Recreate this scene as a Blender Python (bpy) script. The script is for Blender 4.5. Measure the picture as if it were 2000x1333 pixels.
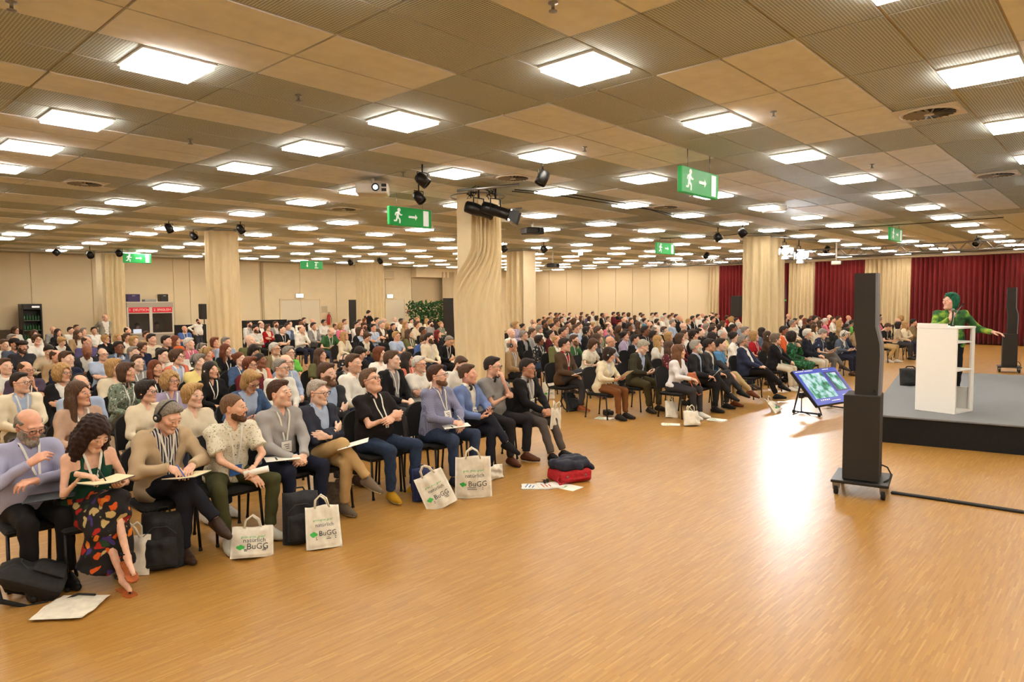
import bpy, math, random
import numpy as np
from mathutils import Vector, Matrix
random.seed(7); RNG = np.random.default_rng(7)
for _o in list(bpy.data.objects): bpy.data.objects.remove(_o)
SC = bpy.context.scene; COL = SC.collection
PI = math.pi

# ------------------------------------------------------------------ camera
F = 1331.86; YAW, PITCH, ROLL = .74273, -.05942, -.00718
CAM = np.array([0., 0., 2.1])
def _axes():
    f = np.array([math.cos(YAW)*math.cos(PITCH), math.sin(YAW)*math.cos(PITCH), math.sin(PITCH)])
    r0 = np.array([math.sin(YAW), -math.cos(YAW), 0]); u0 = np.cross(r0, f)
    return math.cos(ROLL)*r0+math.sin(ROLL)*u0, -math.sin(ROLL)*r0+math.cos(ROLL)*u0, f
AR, AU, AF = _axes()
cd = bpy.data.cameras.new('camera'); cam = bpy.data.objects.new('camera', cd); COL.objects.link(cam)
cd.sensor_width = 36; cd.lens = F/2000*36; cd.clip_end = 200; cd.clip_start = .05
M = Matrix.Identity(4)
for i in range(3):
    M[i][0] = AR[i]; M[i][1] = AU[i]; M[i][2] = -AF[i]; M[i][3] = CAM[i]
cam.matrix_world = M; SC.camera = cam
def ray(px, py): return AF+(px-1000)/F*AR-(py-666.5)/F*AU
def onz(px, py, z): d = ray(px, py); return CAM+d*(z-CAM[2])/d[2]
def ony(px, py, y): d = ray(px, py); return CAM+d*y/d[1]
def onx(px, py, x): d = ray(px, py); return CAM+d*x/d[0]
def atd(px, py, dep): return CAM+ray(px, py)*dep
def proj(p):
    q = np.array(p, float)-CAM; z = q@AF
    return 1000+F*(q@AR)/z, 666.5-F*(q@AU)/z, z

# ------------------------------------------------------------------ world, exposure, stage lights
w = bpy.data.worlds.new('world'); SC.world = w; w.use_nodes = True
w.node_tree.nodes['Background'].inputs[0].default_value = (1, .86, .7, 1)
w.node_tree.nodes['Background'].inputs[1].default_value = .05
SC.view_settings.view_transform = 'Standard'; SC.view_settings.look = 'None'
SC.view_settings.exposure = 0.0; SC.view_settings.gamma = 1.0
SC.view_settings.use_curve_mapping = False
SC.cycles.use_denoising = True
SC.cycles.use_adaptive_sampling = True; SC.cycles.adaptive_threshold = .3; SC.cycles.caustics_reflective = False; SC.cycles.caustics_refractive = False; SC.cycles.adaptive_min_samples = 8
SC.cycles.max_bounces = 4; SC.cycles.diffuse_bounces = 2; SC.cycles.glossy_bounces = 3; SC.cycles.transmission_bounces = 3; SC.cycles.sample_clamp_indirect = 6
PANEL_E = 24.0                       # emission of the ceiling light panels
PANEL_C = (1.0, .92, .80)
def spot(name, loc, target, watts, angle, blend=.25, col=(1, .93, .86), rad=.09):
    l = bpy.data.lights.new(name, 'SPOT'); l.energy = watts; l.spot_size = math.radians(angle); l.spot_blend = blend
    l.color = col; l.shadow_soft_size = rad
    o = bpy.data.objects.new(name, l); COL.objects.link(o); o.location = loc
    o.rotation_euler = (Vector(target)-Vector(loc)).to_track_quat('-Z', 'Y').to_euler()
    return o
ZC = 4.116                           # ceiling height

# ------------------------------------------------------------------ materials
MATS = {}
def lin(c):
    return tuple(((v/255)/12.92 if v/255 <= .04045 else ((v/255+.055)/1.055)**2.4) for v in c[:3])+(1,)
class NT:
    def __init__(s, name):
        s.m = bpy.data.materials.new(name); s.m.use_nodes = True; s.t = s.m.node_tree
        s.b = s.t.nodes['Principled BSDF']; MATS[name] = s.m
    def n(s, typ, **kw):
        nd = s.t.nodes.new('ShaderNode'+typ)
        for k, v in kw.items():
            if k.startswith('i_'):
                nd.inputs[int(k[2:]) if k[2:].isdigit() else k[2:].replace('_', ' ')].default_value = v
            else: setattr(nd, k, v)
        return nd
    def l(s, a, ao, b, bi): s.t.links.new(a.outputs[ao], b.inputs[bi]); return b
    def ramp(s, src, so, stops, interp='LINEAR'):
        r = s.n('ValToRGB'); r.color_ramp.interpolation = interp
        e = r.color_ramp.elements
        while len(e) < len(stops): e.new(.5)
        for i, (p, c) in enumerate(stops): e[i].position = p; e[i].color = c
        s.l(src, so, r, 0); return r
    def coord(s, out='Object', scale=(1, 1, 1), rot=(0, 0, 0), loc=(0, 0, 0)):
        c = s.n('TexCoord'); mp = s.n('Mapping'); mp.inputs['Scale'].default_value = scale
        mp.inputs['Rotation'].default_value = rot; mp.inputs['Location'].default_value = loc
        s.l(c, out, mp, 0); return mp
    def bump(s, src, so, strength=.3, dist=.01):
        b = s.n('Bump'); b.inputs['Strength'].default_value = strength; b.inputs['Distance'].default_value = dist
        s.l(src, so, b, 'Height'); s.l(b, 0, s.b, 'Normal'); return b
    def mix(s, fac, a, b, mode='MIX'):
        m = s.n('Mix', data_type='RGBA', blend_type=mode)
        for sock, v in ((m.inputs[0], fac), (m.inputs[6], a), (m.inputs[7], b)):
            if isinstance(v, tuple) and len(v) == 2 and hasattr(v[0], 'outputs'): s.t.links.new(v[0].outputs[v[1]], sock)
            elif sock == m.inputs[0]: sock.default_value = v
            else: sock.default_value = v
        return m
def plain(name, c, rough=.6, metal=0, emit=None, es=0, noise=0, nscale=30, bump=0, spec=None):
    t = NT(name); t.b.inputs['Base Color'].default_value = lin(c); t.b.inputs['Roughness'].default_value = rough
    t.b.inputs['Metallic'].default_value = metal
    if spec is not None: t.b.inputs['Specular IOR Level'].default_value = spec
    if emit: t.b.inputs['Emission Color'].default_value = lin(emit); t.b.inputs['Emission Strength'].default_value = es
    if noise or bump:
        mp = t.coord(); nz = t.n('TexNoise'); nz.inputs['Scale'].default_value = nscale; t.l(mp, 0, nz, 'Vector')
        if noise:
            a = lin(tuple(max(0, v*(1-noise)) for v in c)); b = lin(tuple(min(255, v*(1+noise)) for v in c))
            r = t.ramp(nz, 0, [(.3, a), (.7, b)]); t.l(r, 0, t.b, 'Base Color')
        if bump: t.bump(nz, 0, bump, .01)
    return t.m
def obj_mat(name, rough=.85, nscale=60, amp=.18, bump=.25, stretch=(1, 1, 1), sheen=0, dist=.004, crease=0):
    t = NT(name); oi = t.n('ObjectInfo'); mp = t.coord(scale=stretch)
    nz = t.n('TexNoise'); nz.inputs['Scale'].default_value = nscale; nz.inputs['Detail'].default_value = 3; t.l(mp, 0, nz, 'Vector')
    r = t.ramp(nz, 0, [(.3, (1-amp,)*3+(1,)), (.7, (1+amp,)*3+(1,))])
    mx = t.mix(1.0, (oi, 'Color'), (r, 0), 'MULTIPLY'); t.l(mx, 2, t.b, 'Base Color')
    t.b.inputs['Roughness'].default_value = rough; t.b.inputs['Specular IOR Level'].default_value = .25
    if sheen: t.b.inputs['Sheen Weight'].default_value = sheen
    b0 = t.bump(nz, 0, bump, dist)
    if crease:
        rd = t.n('TexNoise', noise_type='RIDGED_MULTIFRACTAL'); rd.inputs['Scale'].default_value = 4.5; rd.inputs['Detail'].default_value = 2; rd.inputs['Distortion'].default_value = .8; t.l(mp, 0, rd, 'Vector')
        b1 = t.n('Bump'); b1.inputs['Strength'].default_value = crease; b1.inputs['Distance'].default_value = .012; t.l(rd, 0, b1, 'Height'); t.l(b1, 0, b0, 'Normal')
    return t.m
obj_mat('fabric', .88, 14, .05, .05, crease=.55); obj_mat('suiting', .9, 240, .06, .06, crease=.4); obj_mat('denim', .9, 30, .14, .08, crease=.5)
obj_mat('hair_strands', .55, 22, .45, .6, (6, 6, .8), dist=.01); obj_mat('leather', .45, 40, .1, .2); obj_mat('knit', .95, 70, .12, .6, dist=.008)
def _skin():
    t = NT('skin'); oi = t.n('ObjectInfo'); at = t.n('Attribute', attribute_name='tint'); se = t.n('SeparateColor'); t.l(at, 'Color', se, 0)
    ht = t.n('Attribute', attribute_type='OBJECT', attribute_name='hair_tint')
    nz = t.n('TexNoise'); nz.inputs['Scale'].default_value = 25; mp = t.coord(); t.l(mp, 0, nz, 'Vector')
    r = t.ramp(nz, 0, [(.3, (.9, .86, .84, 1)), (.7, (1.08, 1.05, 1.03, 1))])
    a = t.mix(1.0, (oi, 'Color'), (r, 0), 'MULTIPLY')
    lip = t.mix(1.0, (oi, 'Color'), (.80, .48, .46, 1), 'MULTIPLY'); b = t.mix((se, 0), (a, 2), (lip, 2))
    blush = t.mix(1.0, (oi, 'Color'), (1.0, .72, .66, 1), 'MULTIPLY')
    c = t.mix((se, 2), (b, 2), (blush, 2)); d = t.mix((se, 1), (c, 2), (ht, 'Color')); t.l(d, 2, t.b, 'Base Color')
    t.b.inputs['Roughness'].default_value = .5; t.b.inputs['Specular IOR Level'].default_value = .35
    t.bump(nz, 0, .06, .003)
_skin()
plain('eye_white', (206, 194, 186), .35); plain('iris', (45, 32, 25), .25)
plain('black_plastic', (22, 21, 21), .45); plain('black_metal', (26, 25, 25), .4, .3); plain('chrome', (200, 200, 200), .2, 1)
plain('black_fabric', (24, 23, 24), .95, noise=.2, nscale=120, bump=.3); plain('white_plastic', (226, 222, 214), .4)
plain('cream_wall', (242, 222, 184), .9, noise=.015, nscale=3); plain('cream_panel', (240, 219, 180), .85)
plain('cream_dark', (205, 184, 148), .9); plain('tile_plain', (240, 244, 248), .9, noise=.02, nscale=6, bump=.05)
plain('ceiling_base', (206, 196, 180), .9); plain('green_sign', (28, 150, 72), .45, emit=(28, 150, 72), es=.35)
plain('sign_white', (240, 240, 236), .5, emit=(240, 240, 236), es=.45); plain('red_print', (222, 40, 60), .6)
plain('paper', (244, 241, 232), .8); plain('paper_cream', (240, 226, 186), .85); plain('tote_cotton', (228, 221, 204), .95, noise=.05, nscale=14, bump=.25)
plain('ink_green', (70, 185, 85), .8); plain('ink_grey', (60, 66, 72), .8); plain('ink_red', (205, 60, 50), .8); plain('ink_blue', (60, 110, 190), .8)
plain('navy_bag', (28, 38, 78), .85, noise=.15, nscale=30, bump=.3); plain('red_bag', (176, 24, 34), .8, noise=.1, nscale=30, bump=.3)
plain('black_bag', (24, 24, 26), .8, noise=.2, nscale=30, bump=.4); plain('brown_bag', (86, 72, 58), .85, noise=.15, nscale=30, bump=.3)
plain('tan_leather', (176, 92, 44), .5, noise=.1, nscale=20, bump=.2); plain('rubber', (18, 18, 18), .7); plain('brass', (190, 150, 80), .3, 1)
plain('speaker_box', (44, 40, 36), .75, noise=.12, nscale=250, bump=.3); plain('speaker_side', (120, 122, 128), .55); plain('wheel_blue', (40, 60, 90), .5)
plain('lectern_white', (244, 242, 236), .5); plain('stage_side', (20, 20, 20), .9, noise=.2, nscale=40, bump=.2); plain('carpet_grey', (126, 127, 130), .98, noise=.22, nscale=260, bump=.4)
plain('booth_grey', (170, 160, 146), .8); plain('booth_frame', (206, 200, 188), .5); plain('smoke_pane', (60, 54, 48), .15)
plain('leaf', (34, 84, 36), .5, noise=.35, nscale=12); plain('fridge_black', (30, 27, 26), .4); plain('bottle_green', (40, 92, 50), .2)
plain('purple_case', (62, 48, 88), .6); plain('lens_glow', (255, 255, 255), .3, emit=(255, 250, 240), es=60); plain('lens_dim', (190, 220, 255), .2, emit=(190, 220, 255), es=5)
plain('lens_dark', (30, 30, 36), .15); plain('laptop_glow', (255, 255, 255), .3, emit=(235, 240, 255), es=2.5); plain('door_paint', (238, 224, 196), .7); plain('extinguisher_red', (196, 30, 28), .35)
plain('steel', (140, 140, 140), .35, .9); plain('grey_plastic', (150, 146, 140), .5); plain('exit_glow', (235, 255, 245), .4, emit=(225, 255, 240), es=2.0); plain('yellow_print', (236, 206, 60), .8)

t = NT('panel_glow'); t.b.inputs['Base Color'].default_value = (.9, .88, .84, 1)
t.b.inputs['Emission Color'].default_value = PANEL_C+(1,); t.b.inputs['Emission Strength'].default_value = PANEL_E
def _perf():
    t = NT('tile_perforated'); mp = t.coord('Object', (1, 1, 1))
    v = t.n('TexVoronoi', feature='F1'); v.inputs['Scale'].default_value = 42; v.inputs['Randomness'].default_value = 0.0
    t.l(mp, 0, v, 'Vector')
    r = t.ramp(v, 0, [(.36, lin((140, 152, 148))), (.5, lin((216, 223, 221)))]); t.l(r, 0, t.b, 'Base Color')
    t.b.inputs['Roughness'].default_value = .7; t.bump(r, 0, .4, .004)
_perf()
def _parquet():
    t = NT('parquet'); mp = t.coord('Object', (1, 1, 1), rot=(0, 0, 0))
    b = t.n('TexBrick'); b.offset = .43; b.offset_frequency = 2; b.squash = 1.0
    b.inputs['Scale'].default_value = 1; b.inputs['Mortar Size'].default_value = .0009; b.inputs['Mortar Smooth'].default_value = .3
    b.inputs['Brick Width'].default_value = .20; b.inputs['Row Height'].default_value = .013; b.inputs['Bias'].default_value = 0
    b.inputs['Color1'].default_value = (0, 0, 0, 1); b.inputs['Color2'].default_value = (1, 1, 1, 1); b.inputs['Mortar'].default_value = (.2, .2, .2, 1)
    t.l(mp, 0, b, 'Vector')
    r = t.ramp(b, 0, [(0, lin((172, 125, 58))), (.4, lin((181, 135, 65))), (.85, lin((187, 141, 70))), (1, lin((197, 153, 83)))])
    nz = t.n('TexNoise'); nz.inputs['Scale'].default_value = 1; nz.inputs['Detail'].default_value = 5
    m2 = t.coord('Object', (3, 60, 1)); t.l(m2, 0, nz, 'Vector')
    r2 = t.ramp(nz, 0, [(.3, (.91, .90, .87, 1)), (.7, (1.06, 1.05, 1.04, 1))]); mx = t.mix(1.0, (r, 0), (r2, 0), 'MULTIPLY')
    n3 = t.n('TexNoise'); n3.inputs['Scale'].default_value = .35; m3 = t.coord('Object'); t.l(m3, 0, n3, 'Vector')
    r3 = t.ramp(n3, 0, [(.3, (.87, .85, .83, 1)), (.7, (1.0, 1.0, 1.0, 1))]); mx2 = t.mix(1.0, (mx, 2), (r3, 0), 'MULTIPLY')
    t.l(mx2, 2, t.b, 'Base Color')
    rr = t.ramp(nz, 0, [(.2, (.30,)*3+(1,)), (.8, (.42,)*3+(1,))]); t.l(rr, 0, t.b, 'Roughness'); t.b.inputs['Specular IOR Level'].default_value = .5
    t.bump(b, 0, .05, .002)
_parquet()
def _curt(name, c, c2):
    t = NT(name); nz = t.n('TexNoise'); nz.inputs['Scale'].default_value = 12; mp = t.coord('Object', (1, 1, .3)); t.l(mp, 0, nz, 'Vector')
    r = t.ramp(nz, 0, [(.3, lin(c)), (.7, lin(c2))]); t.l(r, 0, t.b, 'Base Color'); t.b.inputs['Roughness'].default_value = .85
    t.b.inputs['Sheen Weight'].default_value = .15; t.bump(nz, 0, .04, .01)
_curt('curtain_cream', (224, 202, 158), (230, 209, 166)); _curt('curtain_red', (112, 3, 8), (126, 5, 12))
def _spots(name, base, cols, scale, size=.3, rnd=1.0, wp=.05):
    t = NT(name); mp = t.coord(); nz = t.n('TexNoise'); nz.inputs['Scale'].default_value = scale*.6; t.l(mp, 0, nz, 'Vector')
    wv = t.n('VectorMath', operation='MULTIPLY_ADD'); wv.inputs[1].default_value = (wp, wp, wp); t.l(nz, 'Color', wv, 0); t.l(mp, 0, wv, 2)
    v = t.n('TexVoronoi', feature='F1'); v.inputs['Scale'].default_value = scale; v.inputs['Randomness'].default_value = rnd; t.l(wv, 0, v, 'Vector')
    se = t.n('SeparateColor'); t.l(v, 'Color', se, 0)
    k = len(cols); r = t.ramp(se, 0, [((i+.02)/k if i else 0, lin(c)) for i, c in enumerate(cols)], 'CONSTANT')
    mk = t.ramp(v, 'Distance', [(size-.06, (1, 1, 1, 1)), (size+.02, (0, 0, 0, 1))])
    mx = t.mix((mk, 0), lin(base), (r, 0)); t.l(mx, 2, t.b, 'Base Color'); t.b.inputs['Roughness'].default_value = .85
_spots('floral_skirt', (22, 20, 22), [(214, 88, 22), (22, 20, 22), (176, 30, 24), (66, 50, 120), (200, 176, 116), (30, 66, 40), (226, 128, 40), (22, 20, 22)], 15, .5, wp=.16)
_spots('print_white', (226, 220, 200), [(90, 80, 70), (150, 160, 110), (196, 180, 140), (226, 220, 200)], 60, .34)
_spots('print_navy', (28, 36, 62), [(200, 205, 215), (120, 140, 180), (28, 36, 62)], 14, .3)
_spots('print_black', (26, 25, 27), [(222, 216, 205), (26, 25, 27), (190, 184, 175)], 16, .36)
_spots('print_sage', (120, 132, 112), [(60, 80, 64), (200, 204, 190), (90, 70, 60)], 40, .4)
_spots('print_red', (92, 24, 34), [(200, 160, 150), (60, 14, 20), (160, 50, 60)], 30, .35)
_spots('print_green', (24, 78, 48), [(40, 130, 76), (14, 44, 30), (70, 150, 90), (20, 60, 40)], 22, .5)
def _tiedye():
    t = NT('tie_dye'); nz = t.n('TexNoise'); nz.inputs['Scale'].default_value = 7; nz.inputs['Detail'].default_value = 4; mp = t.coord(); t.l(mp, 0, nz, 'Vector')
    r = t.ramp(nz, 0, [(.3, lin((24, 44, 30))), (.45, lin((46, 100, 46))), (.58, lin((120, 160, 50))), (.7, lin((190, 200, 70)))]); t.l(r, 0, t.b, 'Base Color')
    t.b.inputs['Roughness'].default_value = .8
_tiedye()
def _lines(name, base, line, sc, ax=0, thick=.5, ax2=None):
    t = NT(name); mp = t.coord(); w_ = t.n('TexWave', bands_direction='XYZ'[ax]); w_.inputs['Scale'].default_value = sc; w_.inputs['Distortion'].default_value = .6
    t.l(mp, 0, w_, 'Vector'); r = t.ramp(w_, 0, [(thick-.08, lin(base)), (thick+.08, lin(line))])
    if ax2 is None: t.l(r, 0, t.b, 'Base Color')
    else:
        w2 = t.n('TexWave', bands_direction='XYZ'[ax2]); w2.inputs['Scale'].default_value = sc; w2.inputs['Distortion'].default_value = 1.; t.l(mp, 0, w2, 'Vector')
        r2 = t.ramp(w2, 0, [(thick-.08, lin(base)), (thick+.08, lin(line))]); mx = t.mix(.5, (r, 0), (r2, 0)); t.l(mx, 2, t.b, 'Base Color')
    t.b.inputs['Roughness'].default_value = .85
_lines('stripe_shirt', (216, 210, 204), (34, 38, 56), 14, 0); _lines('check_blue', (150, 152, 178), (104, 108, 142), 26, 2, .5, 0); _lines('check_grey', (196, 200, 206), (86, 92, 104), 16, 2, .5, 0)
_lines('stripe_lavender', (176, 176, 204), (160, 162, 194), 40, 0); _lines('crochet', (226, 214, 184), (206, 190, 154), 30, 2)
def _screen():
    t = NT('screen_picture'); mp = t.coord('Object'); nz = t.n('TexNoise'); nz.inputs['Scale'].default_value = 7; nz.inputs['Detail'].default_value = 7; t.l(mp, 0, nz, 'Vector')
    r = t.ramp(nz, 0, [(.3, lin((30, 70, 60))), (.45, lin((70, 170, 120))), (.55, lin((190, 230, 235))), (.7, lin((245, 250, 255)))])
    t.b.inputs['Base Color'].default_value = (0, 0, 0, 1); t.l(r, 0, t.b, 'Emission Color'); t.b.inputs['Emission Strength'].default_value = .9
_screen(); plain('screen_blue', (40, 50, 140), .3, emit=(58, 76, 168), es=.8); plain('screen_navy', (24, 20, 80), .3, emit=(40, 34, 110), es=.7)

# ------------------------------------------------------------------ mesh helpers
def link(o, parent=None):
    COL.objects.link(o)
    if parent is not None: o.parent = parent
    return o
def tag(o, label=None, cat=None, group=None, kind=None):
    if label: o['label'] = label
    if cat: o['category'] = cat
    if group: o['group'] = group
    if kind: o['kind'] = kind
    return o
def empty(name, loc, rz=0):
    o = bpy.data.objects.new(name, None); link(o); o.location = tuple(loc); o.rotation_euler = (0, 0, rz); o.empty_display_size = .1
    return o
class MB:
    def __init__(s): s.v = []; s.f = []; s.m = []; s.sm = []; s.mats = []
    def mi(s, mat):
        if mat not in s.mats: s.mats.append(mat)
        return s.mats.index(mat)
    def add(s, V, Fs, mat, smooth=False):
        b = len(s.v); s.v += [tuple(map(float, p)) for p in V]; k = s.mi(mat)
        for f in Fs: s.f.append([b+i for i in f]); s.m.append(k); s.sm.append(smooth)
        return s
    def box(s, lo, hi, mat, bev=0, Mx=None):
        x0, y0, z0 = lo; x1, y1, z1 = hi
        if bev <= 0:
            V = [(x, y, z) for z in (z0, z1) for y in (y0, y1) for x in (x0, x1)]
            Fs = [(0, 2, 3, 1), (4, 5, 7, 6), (0, 1, 5, 4), (2, 6, 7, 3), (0, 4, 6, 2), (1, 3, 7, 5)]
        else:
            V = []; Fs = []; b = bev
            c = [(x0, y0, z0), (x1, y1, z1)]
            idx = {}
            for X in (0, 1):
                for Y in (0, 1):
                    for Z in (0, 1):
                        p = [c[X][0], c[Y][1], c[Z][2]]; sg = [1 if q == 0 else -1 for q in (X, Y, Z)]
                        for ax in range(3):
                            q = [p[i]+(sg[i]*b if i != ax else 0) for i in range(3)]; idx[(X, Y, Z, ax)] = len(V); V.append(q)
            def I(X, Y, Z, a): return idx[(X, Y, Z, a)]
            for sd in (0, 1):
                q = [I(sd, 0, 0, 0), I(sd, 1, 0, 0), I(sd, 1, 1, 0), I(sd, 0, 1, 0)]; Fs.append(q if sd else q[::-1])
                q = [I(0, sd, 0, 1), I(0, sd, 1, 1), I(1, sd, 1, 1), I(1, sd, 0, 1)]; Fs.append(q if sd else q[::-1])
                q = [I(0, 0, sd, 2), I(1, 0, sd, 2), I(1, 1, sd, 2), I(0, 1, sd, 2)]; Fs.append(q if sd else q[::-1])
            for a in (0, 1):
                for b2 in (0, 1):
                    Fs.append([I(a, b2, 0, 0), I(a, b2, 1, 0), I(a, b2, 1, 1), I(a, b2, 0, 1)])
                    Fs.append([I(a, 0, b2, 0), I(a, 1, b2, 0), I(a, 1, b2, 2), I(a, 0, b2, 2)])
                    Fs.append([I(0, a, b2, 1), I(1, a, b2, 1), I(1, a, b2, 2), I(0, a, b2, 2)])
                    for c2 in (0, 1): Fs.append([I(a, b2, c2, 0), I(a, b2, c2, 1), I(a, b2, c2, 2)])
        if Mx is not None: V = [tuple(Mx @ Vector(p)) for p in V]
        return s.add(V, Fs, mat)
    def tube(s, pts, r, mat, n=8, closed=False, caps=True):
        pts = [np.array(p, float) for p in pts]; k = len(pts); rs = r if hasattr(r, '__len__') else [r]*k
        V = []; Fs = []; up = None
        for i in range(k):
            a = pts[(i-1) % k] if (closed or i > 0) else pts[i]; b = pts[(i+1) % k] if (closed or i < k-1) else pts[i]
            d = b-a; d = d/(np.linalg.norm(d)+1e-12)
            if up is None:
                up = np.array([0, 0, 1.]) if abs(d[2]) < .9 else np.array([1., 0, 0])
            u = up-d*(up@d); u /= np.linalg.norm(u)+1e-12; v = np.cross(d, u); up = u
            for j in range(n):
                an = 2*PI*j/n; V.append(pts[i]+rs[i]*(math.cos(an)*u+math.sin(an)*v))
        for i in range(k if closed else k-1):
            i2 = (i+1) % k
            for j in range(n): Fs.append([i*n+j, i*n+(j+1) % n, i2*n+(j+1) % n, i2*n+j])
        if caps and not closed: Fs.append(list(range(n))[::-1]); Fs.append([(k-1)*n+j for j in range(n)])
        return s.add(V, Fs, mat, True)
    def lathe(s, prof, mat, n=24, Mx=None, smooth=True):
        V = []; Fs = []
        for (r, z) in prof:
            for j in range(n): an = 2*PI*j/n; V.append((r*math.cos(an), r*math.sin(an), z))
        for i in range(len(prof)-1):
            for j in range(n): Fs.append([i*n+j, i*n+(j+1) % n, (i+1)*n+(j+1) % n, (i+1)*n+j])
        Fs.append(list(range(n))[::-1]); Fs.append([(len(prof)-1)*n+j for j in range(n)])
        if Mx is not None: V = [tuple(Mx @ Vector(p)) for p in V]
        return s.add(V, Fs, mat, smooth)
    def prism(s, poly, d0, d1, mat, Mx=None):        # polygon in local x,z extruded along y
        n = len(poly); V = [(x, d0, z) for x, z in poly]+[(x, d1, z) for x, z in poly]
        Fs = [list(range(n)), [n+i for i in range(n)][::-1]]+[[i, n+i, n+(i+1) % n, (i+1) % n] for i in range(n)]
        if Mx is not None: V = [tuple(Mx @ Vector(p)) for p in V]
        return s.add(V, Fs, mat)
    def mesh(s, name):
        me = bpy.data.meshes.new(name); me.from_pydata(s.v, [], s.f)
        for m in s.mats: me.materials.append(MATS[m])
        me.polygons.foreach_set('material_index', s.m); me.polygons.foreach_set('use_smooth', s.sm); me.update(); return me
    def build(s, name, parent=None, loc=None, rot=None):
        o = bpy.data.objects.new(name, s.mesh(name)); link(o, parent)
        if loc is not None: o.location = tuple(loc)
        if rot is not None: o.rotation_euler = rot
        return o
def copy_tree(o, parent=None):
    c = o.copy(); COL.objects.link(c); c.parent = parent
    for ch in list(o.children): copy_tree(ch, c)
    return c
def frame_of(org, xdir, zdir=(0, 0, 1)):
    x = Vector(xdir).normalized(); z = Vector(zdir); z = (z-x*z.dot(x)).normalized(); y = z.cross(x)
    m = Matrix.Identity(4)
    for i in range(3): m[i][0] = x[i]; m[i][1] = y[i]; m[i][2] = z[i]; m[i][3] = org[i]
    return m
def text_part(body, size, mat, parent, loc, rot, name='lettering', thick=.0006, align='CENTER'):
    cu = bpy.data.curves.new(name, 'FONT'); cu.body = body; cu.size = size; cu.align_x = align; cu.align_y = 'CENTER'; cu.extrude = thick; cu.resolution_u = 2
    tmp = bpy.data.objects.new('tmp', cu); COL.objects.link(tmp); dg = bpy.context.evaluated_depsgraph_get()
    me = bpy.data.meshes.new_from_object(tmp.evaluated_get(dg)); bpy.data.objects.remove(tmp); bpy.data.curves.remove(cu)
    me.name = name; me.materials.clear(); me.materials.append(MATS[mat])
    o = bpy.data.objects.new(name, me); link(o, parent); o.location = loc; o.rotation_euler = rot; return o

# ------------------------------------------------------------------ the room
XW, YW, X0, Y0 = 36.5, 32.5, -6.0, -9.0
def struct(name, mb, parent=None, **kw):
    o = mb.build(name, parent, **kw)
    if parent is None: o['kind'] = 'structure'
    return o
struct('floor', MB().box((X0, Y0, -.1), (XW, YW, 0), 'parquet'))
ceiling = struct('ceiling', MB().box((X0, Y0, ZC+.02), (XW, YW, ZC+.2), 'ceiling_base'))
wall_back = struct('wall_back', MB().box((X0, YW, 0), (XW+.2, YW+.2, ZC+.1), 'cream_wall'))
wall_right = struct('wall_right', MB().box((XW, Y0, 0), (XW+.2, YW, ZC+.1), 'cream_wall'))
struct('wall_left', MB().box((X0-.2, Y0, 0), (X0, YW, ZC+.1), 'cream_wall')); struct('wall_front', MB().box((X0, Y0-.2, 0), (XW, Y0, ZC+.1), 'cream_wall'))
# ceiling tiles: module 1.257 x 0.627 m
HCU = 2.016; TX, TY = .6235*HCU, .311*HCU; OX, OY = .245*HCU, .70*HCU
LROWS = [-1, 3, 7, 10, 14, 17, 21, 24, 28, 31, 35, 38, 42, 45]
BEIGE = {-2, 1, 2, 5, 6, 9, 12, 13, 15, 16, 19, 22, 23, 26, 29, 30, 33, 36, 37, 40, 43, 44, 47, -5, -6, -9, -10}
LIGHTS = []
for c in range(1, 29, 2):
    rows = list(LROWS)
    if c == 1: rows = [7, 11, 14, 17, 21, 24, 28, 31, 35]
    if c == 3: rows = [3, 7, 10, 13, 17, 21, 24, 28, 31, 35, 38]
    for n in rows: LIGHTS.append((c, n))
for c in range(-3, 12, 2):                # unseen panels overhead and behind the camera, added to light the near rows
    for n in ([3, -1] if c == 1 else [])+([-1, 3, 7, 10, 14, 17] if c < 0 else [])+([-1] if c == 3 else [])+[-5, -8, -12]:
        x, y = OX+(c+.5)*TX, OY+(n+.5)*TY; px, py, z = proj((x, y, ZC))
        if (c, n) not in LIGHTS and x > X0+.5 and y > Y0+.5 and (z < .2 or py < -45 or px < -60 or px > 2060): LIGHTS.append((c, n))
LSET = set(LIGHTS)
def plain_tile(c, n):
    if (c, n) in LSET or c % 4 == 3 and c < 12: return False
    if c % 8 == 7: return n in (9, 15, 22, 29)
    return n in BEIGE
def tile_box(x, y, perf, mb, org=(0, 0, 0)):
    g = .011; z = ZC+(.006 if perf else 0)
    mb.box((x+g-org[0], y+g-org[1], z), (x+TX-g-org[0], y+TY-g-org[1], z+.019), 'tile_perforated' if perf else 'tile_plain')
tiles = []
for c in range(-5, 29):
    for n in range(-16, 50):
        x, y = OX+c*TX, OY+n*TY
        if x < X0 or x+TX > XW or y < Y0 or y+TY > YW: continue
        px, py, z = proj((x+TX/2, y+TY/2, ZC))
        vis = z > .5 and -150 < px < 2150 and -120 < py < 560
        tiles.append((z if vis else 1e9, c, n, x, y))
tiles.sort(); rest = MB(); tm = {}
for k, (z, c, n, x, y) in enumerate(tiles):
    perf = not plain_tile(c, n)
    if k < 300 and z < 1e8:
        if perf not in tm:
            b = MB(); tile_box(0, 0, perf, b); tm[perf] = b.mesh('ceiling_tile')
        o = bpy.data.objects.new('ceiling_tile', tm[perf]); link(o, ceiling); o.location = (x, y, 0)
    else: tile_box(x, y, perf, rest)
o = rest.build('ceiling_tiles_far', ceiling); o['kind'] = 'stuff'
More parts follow.
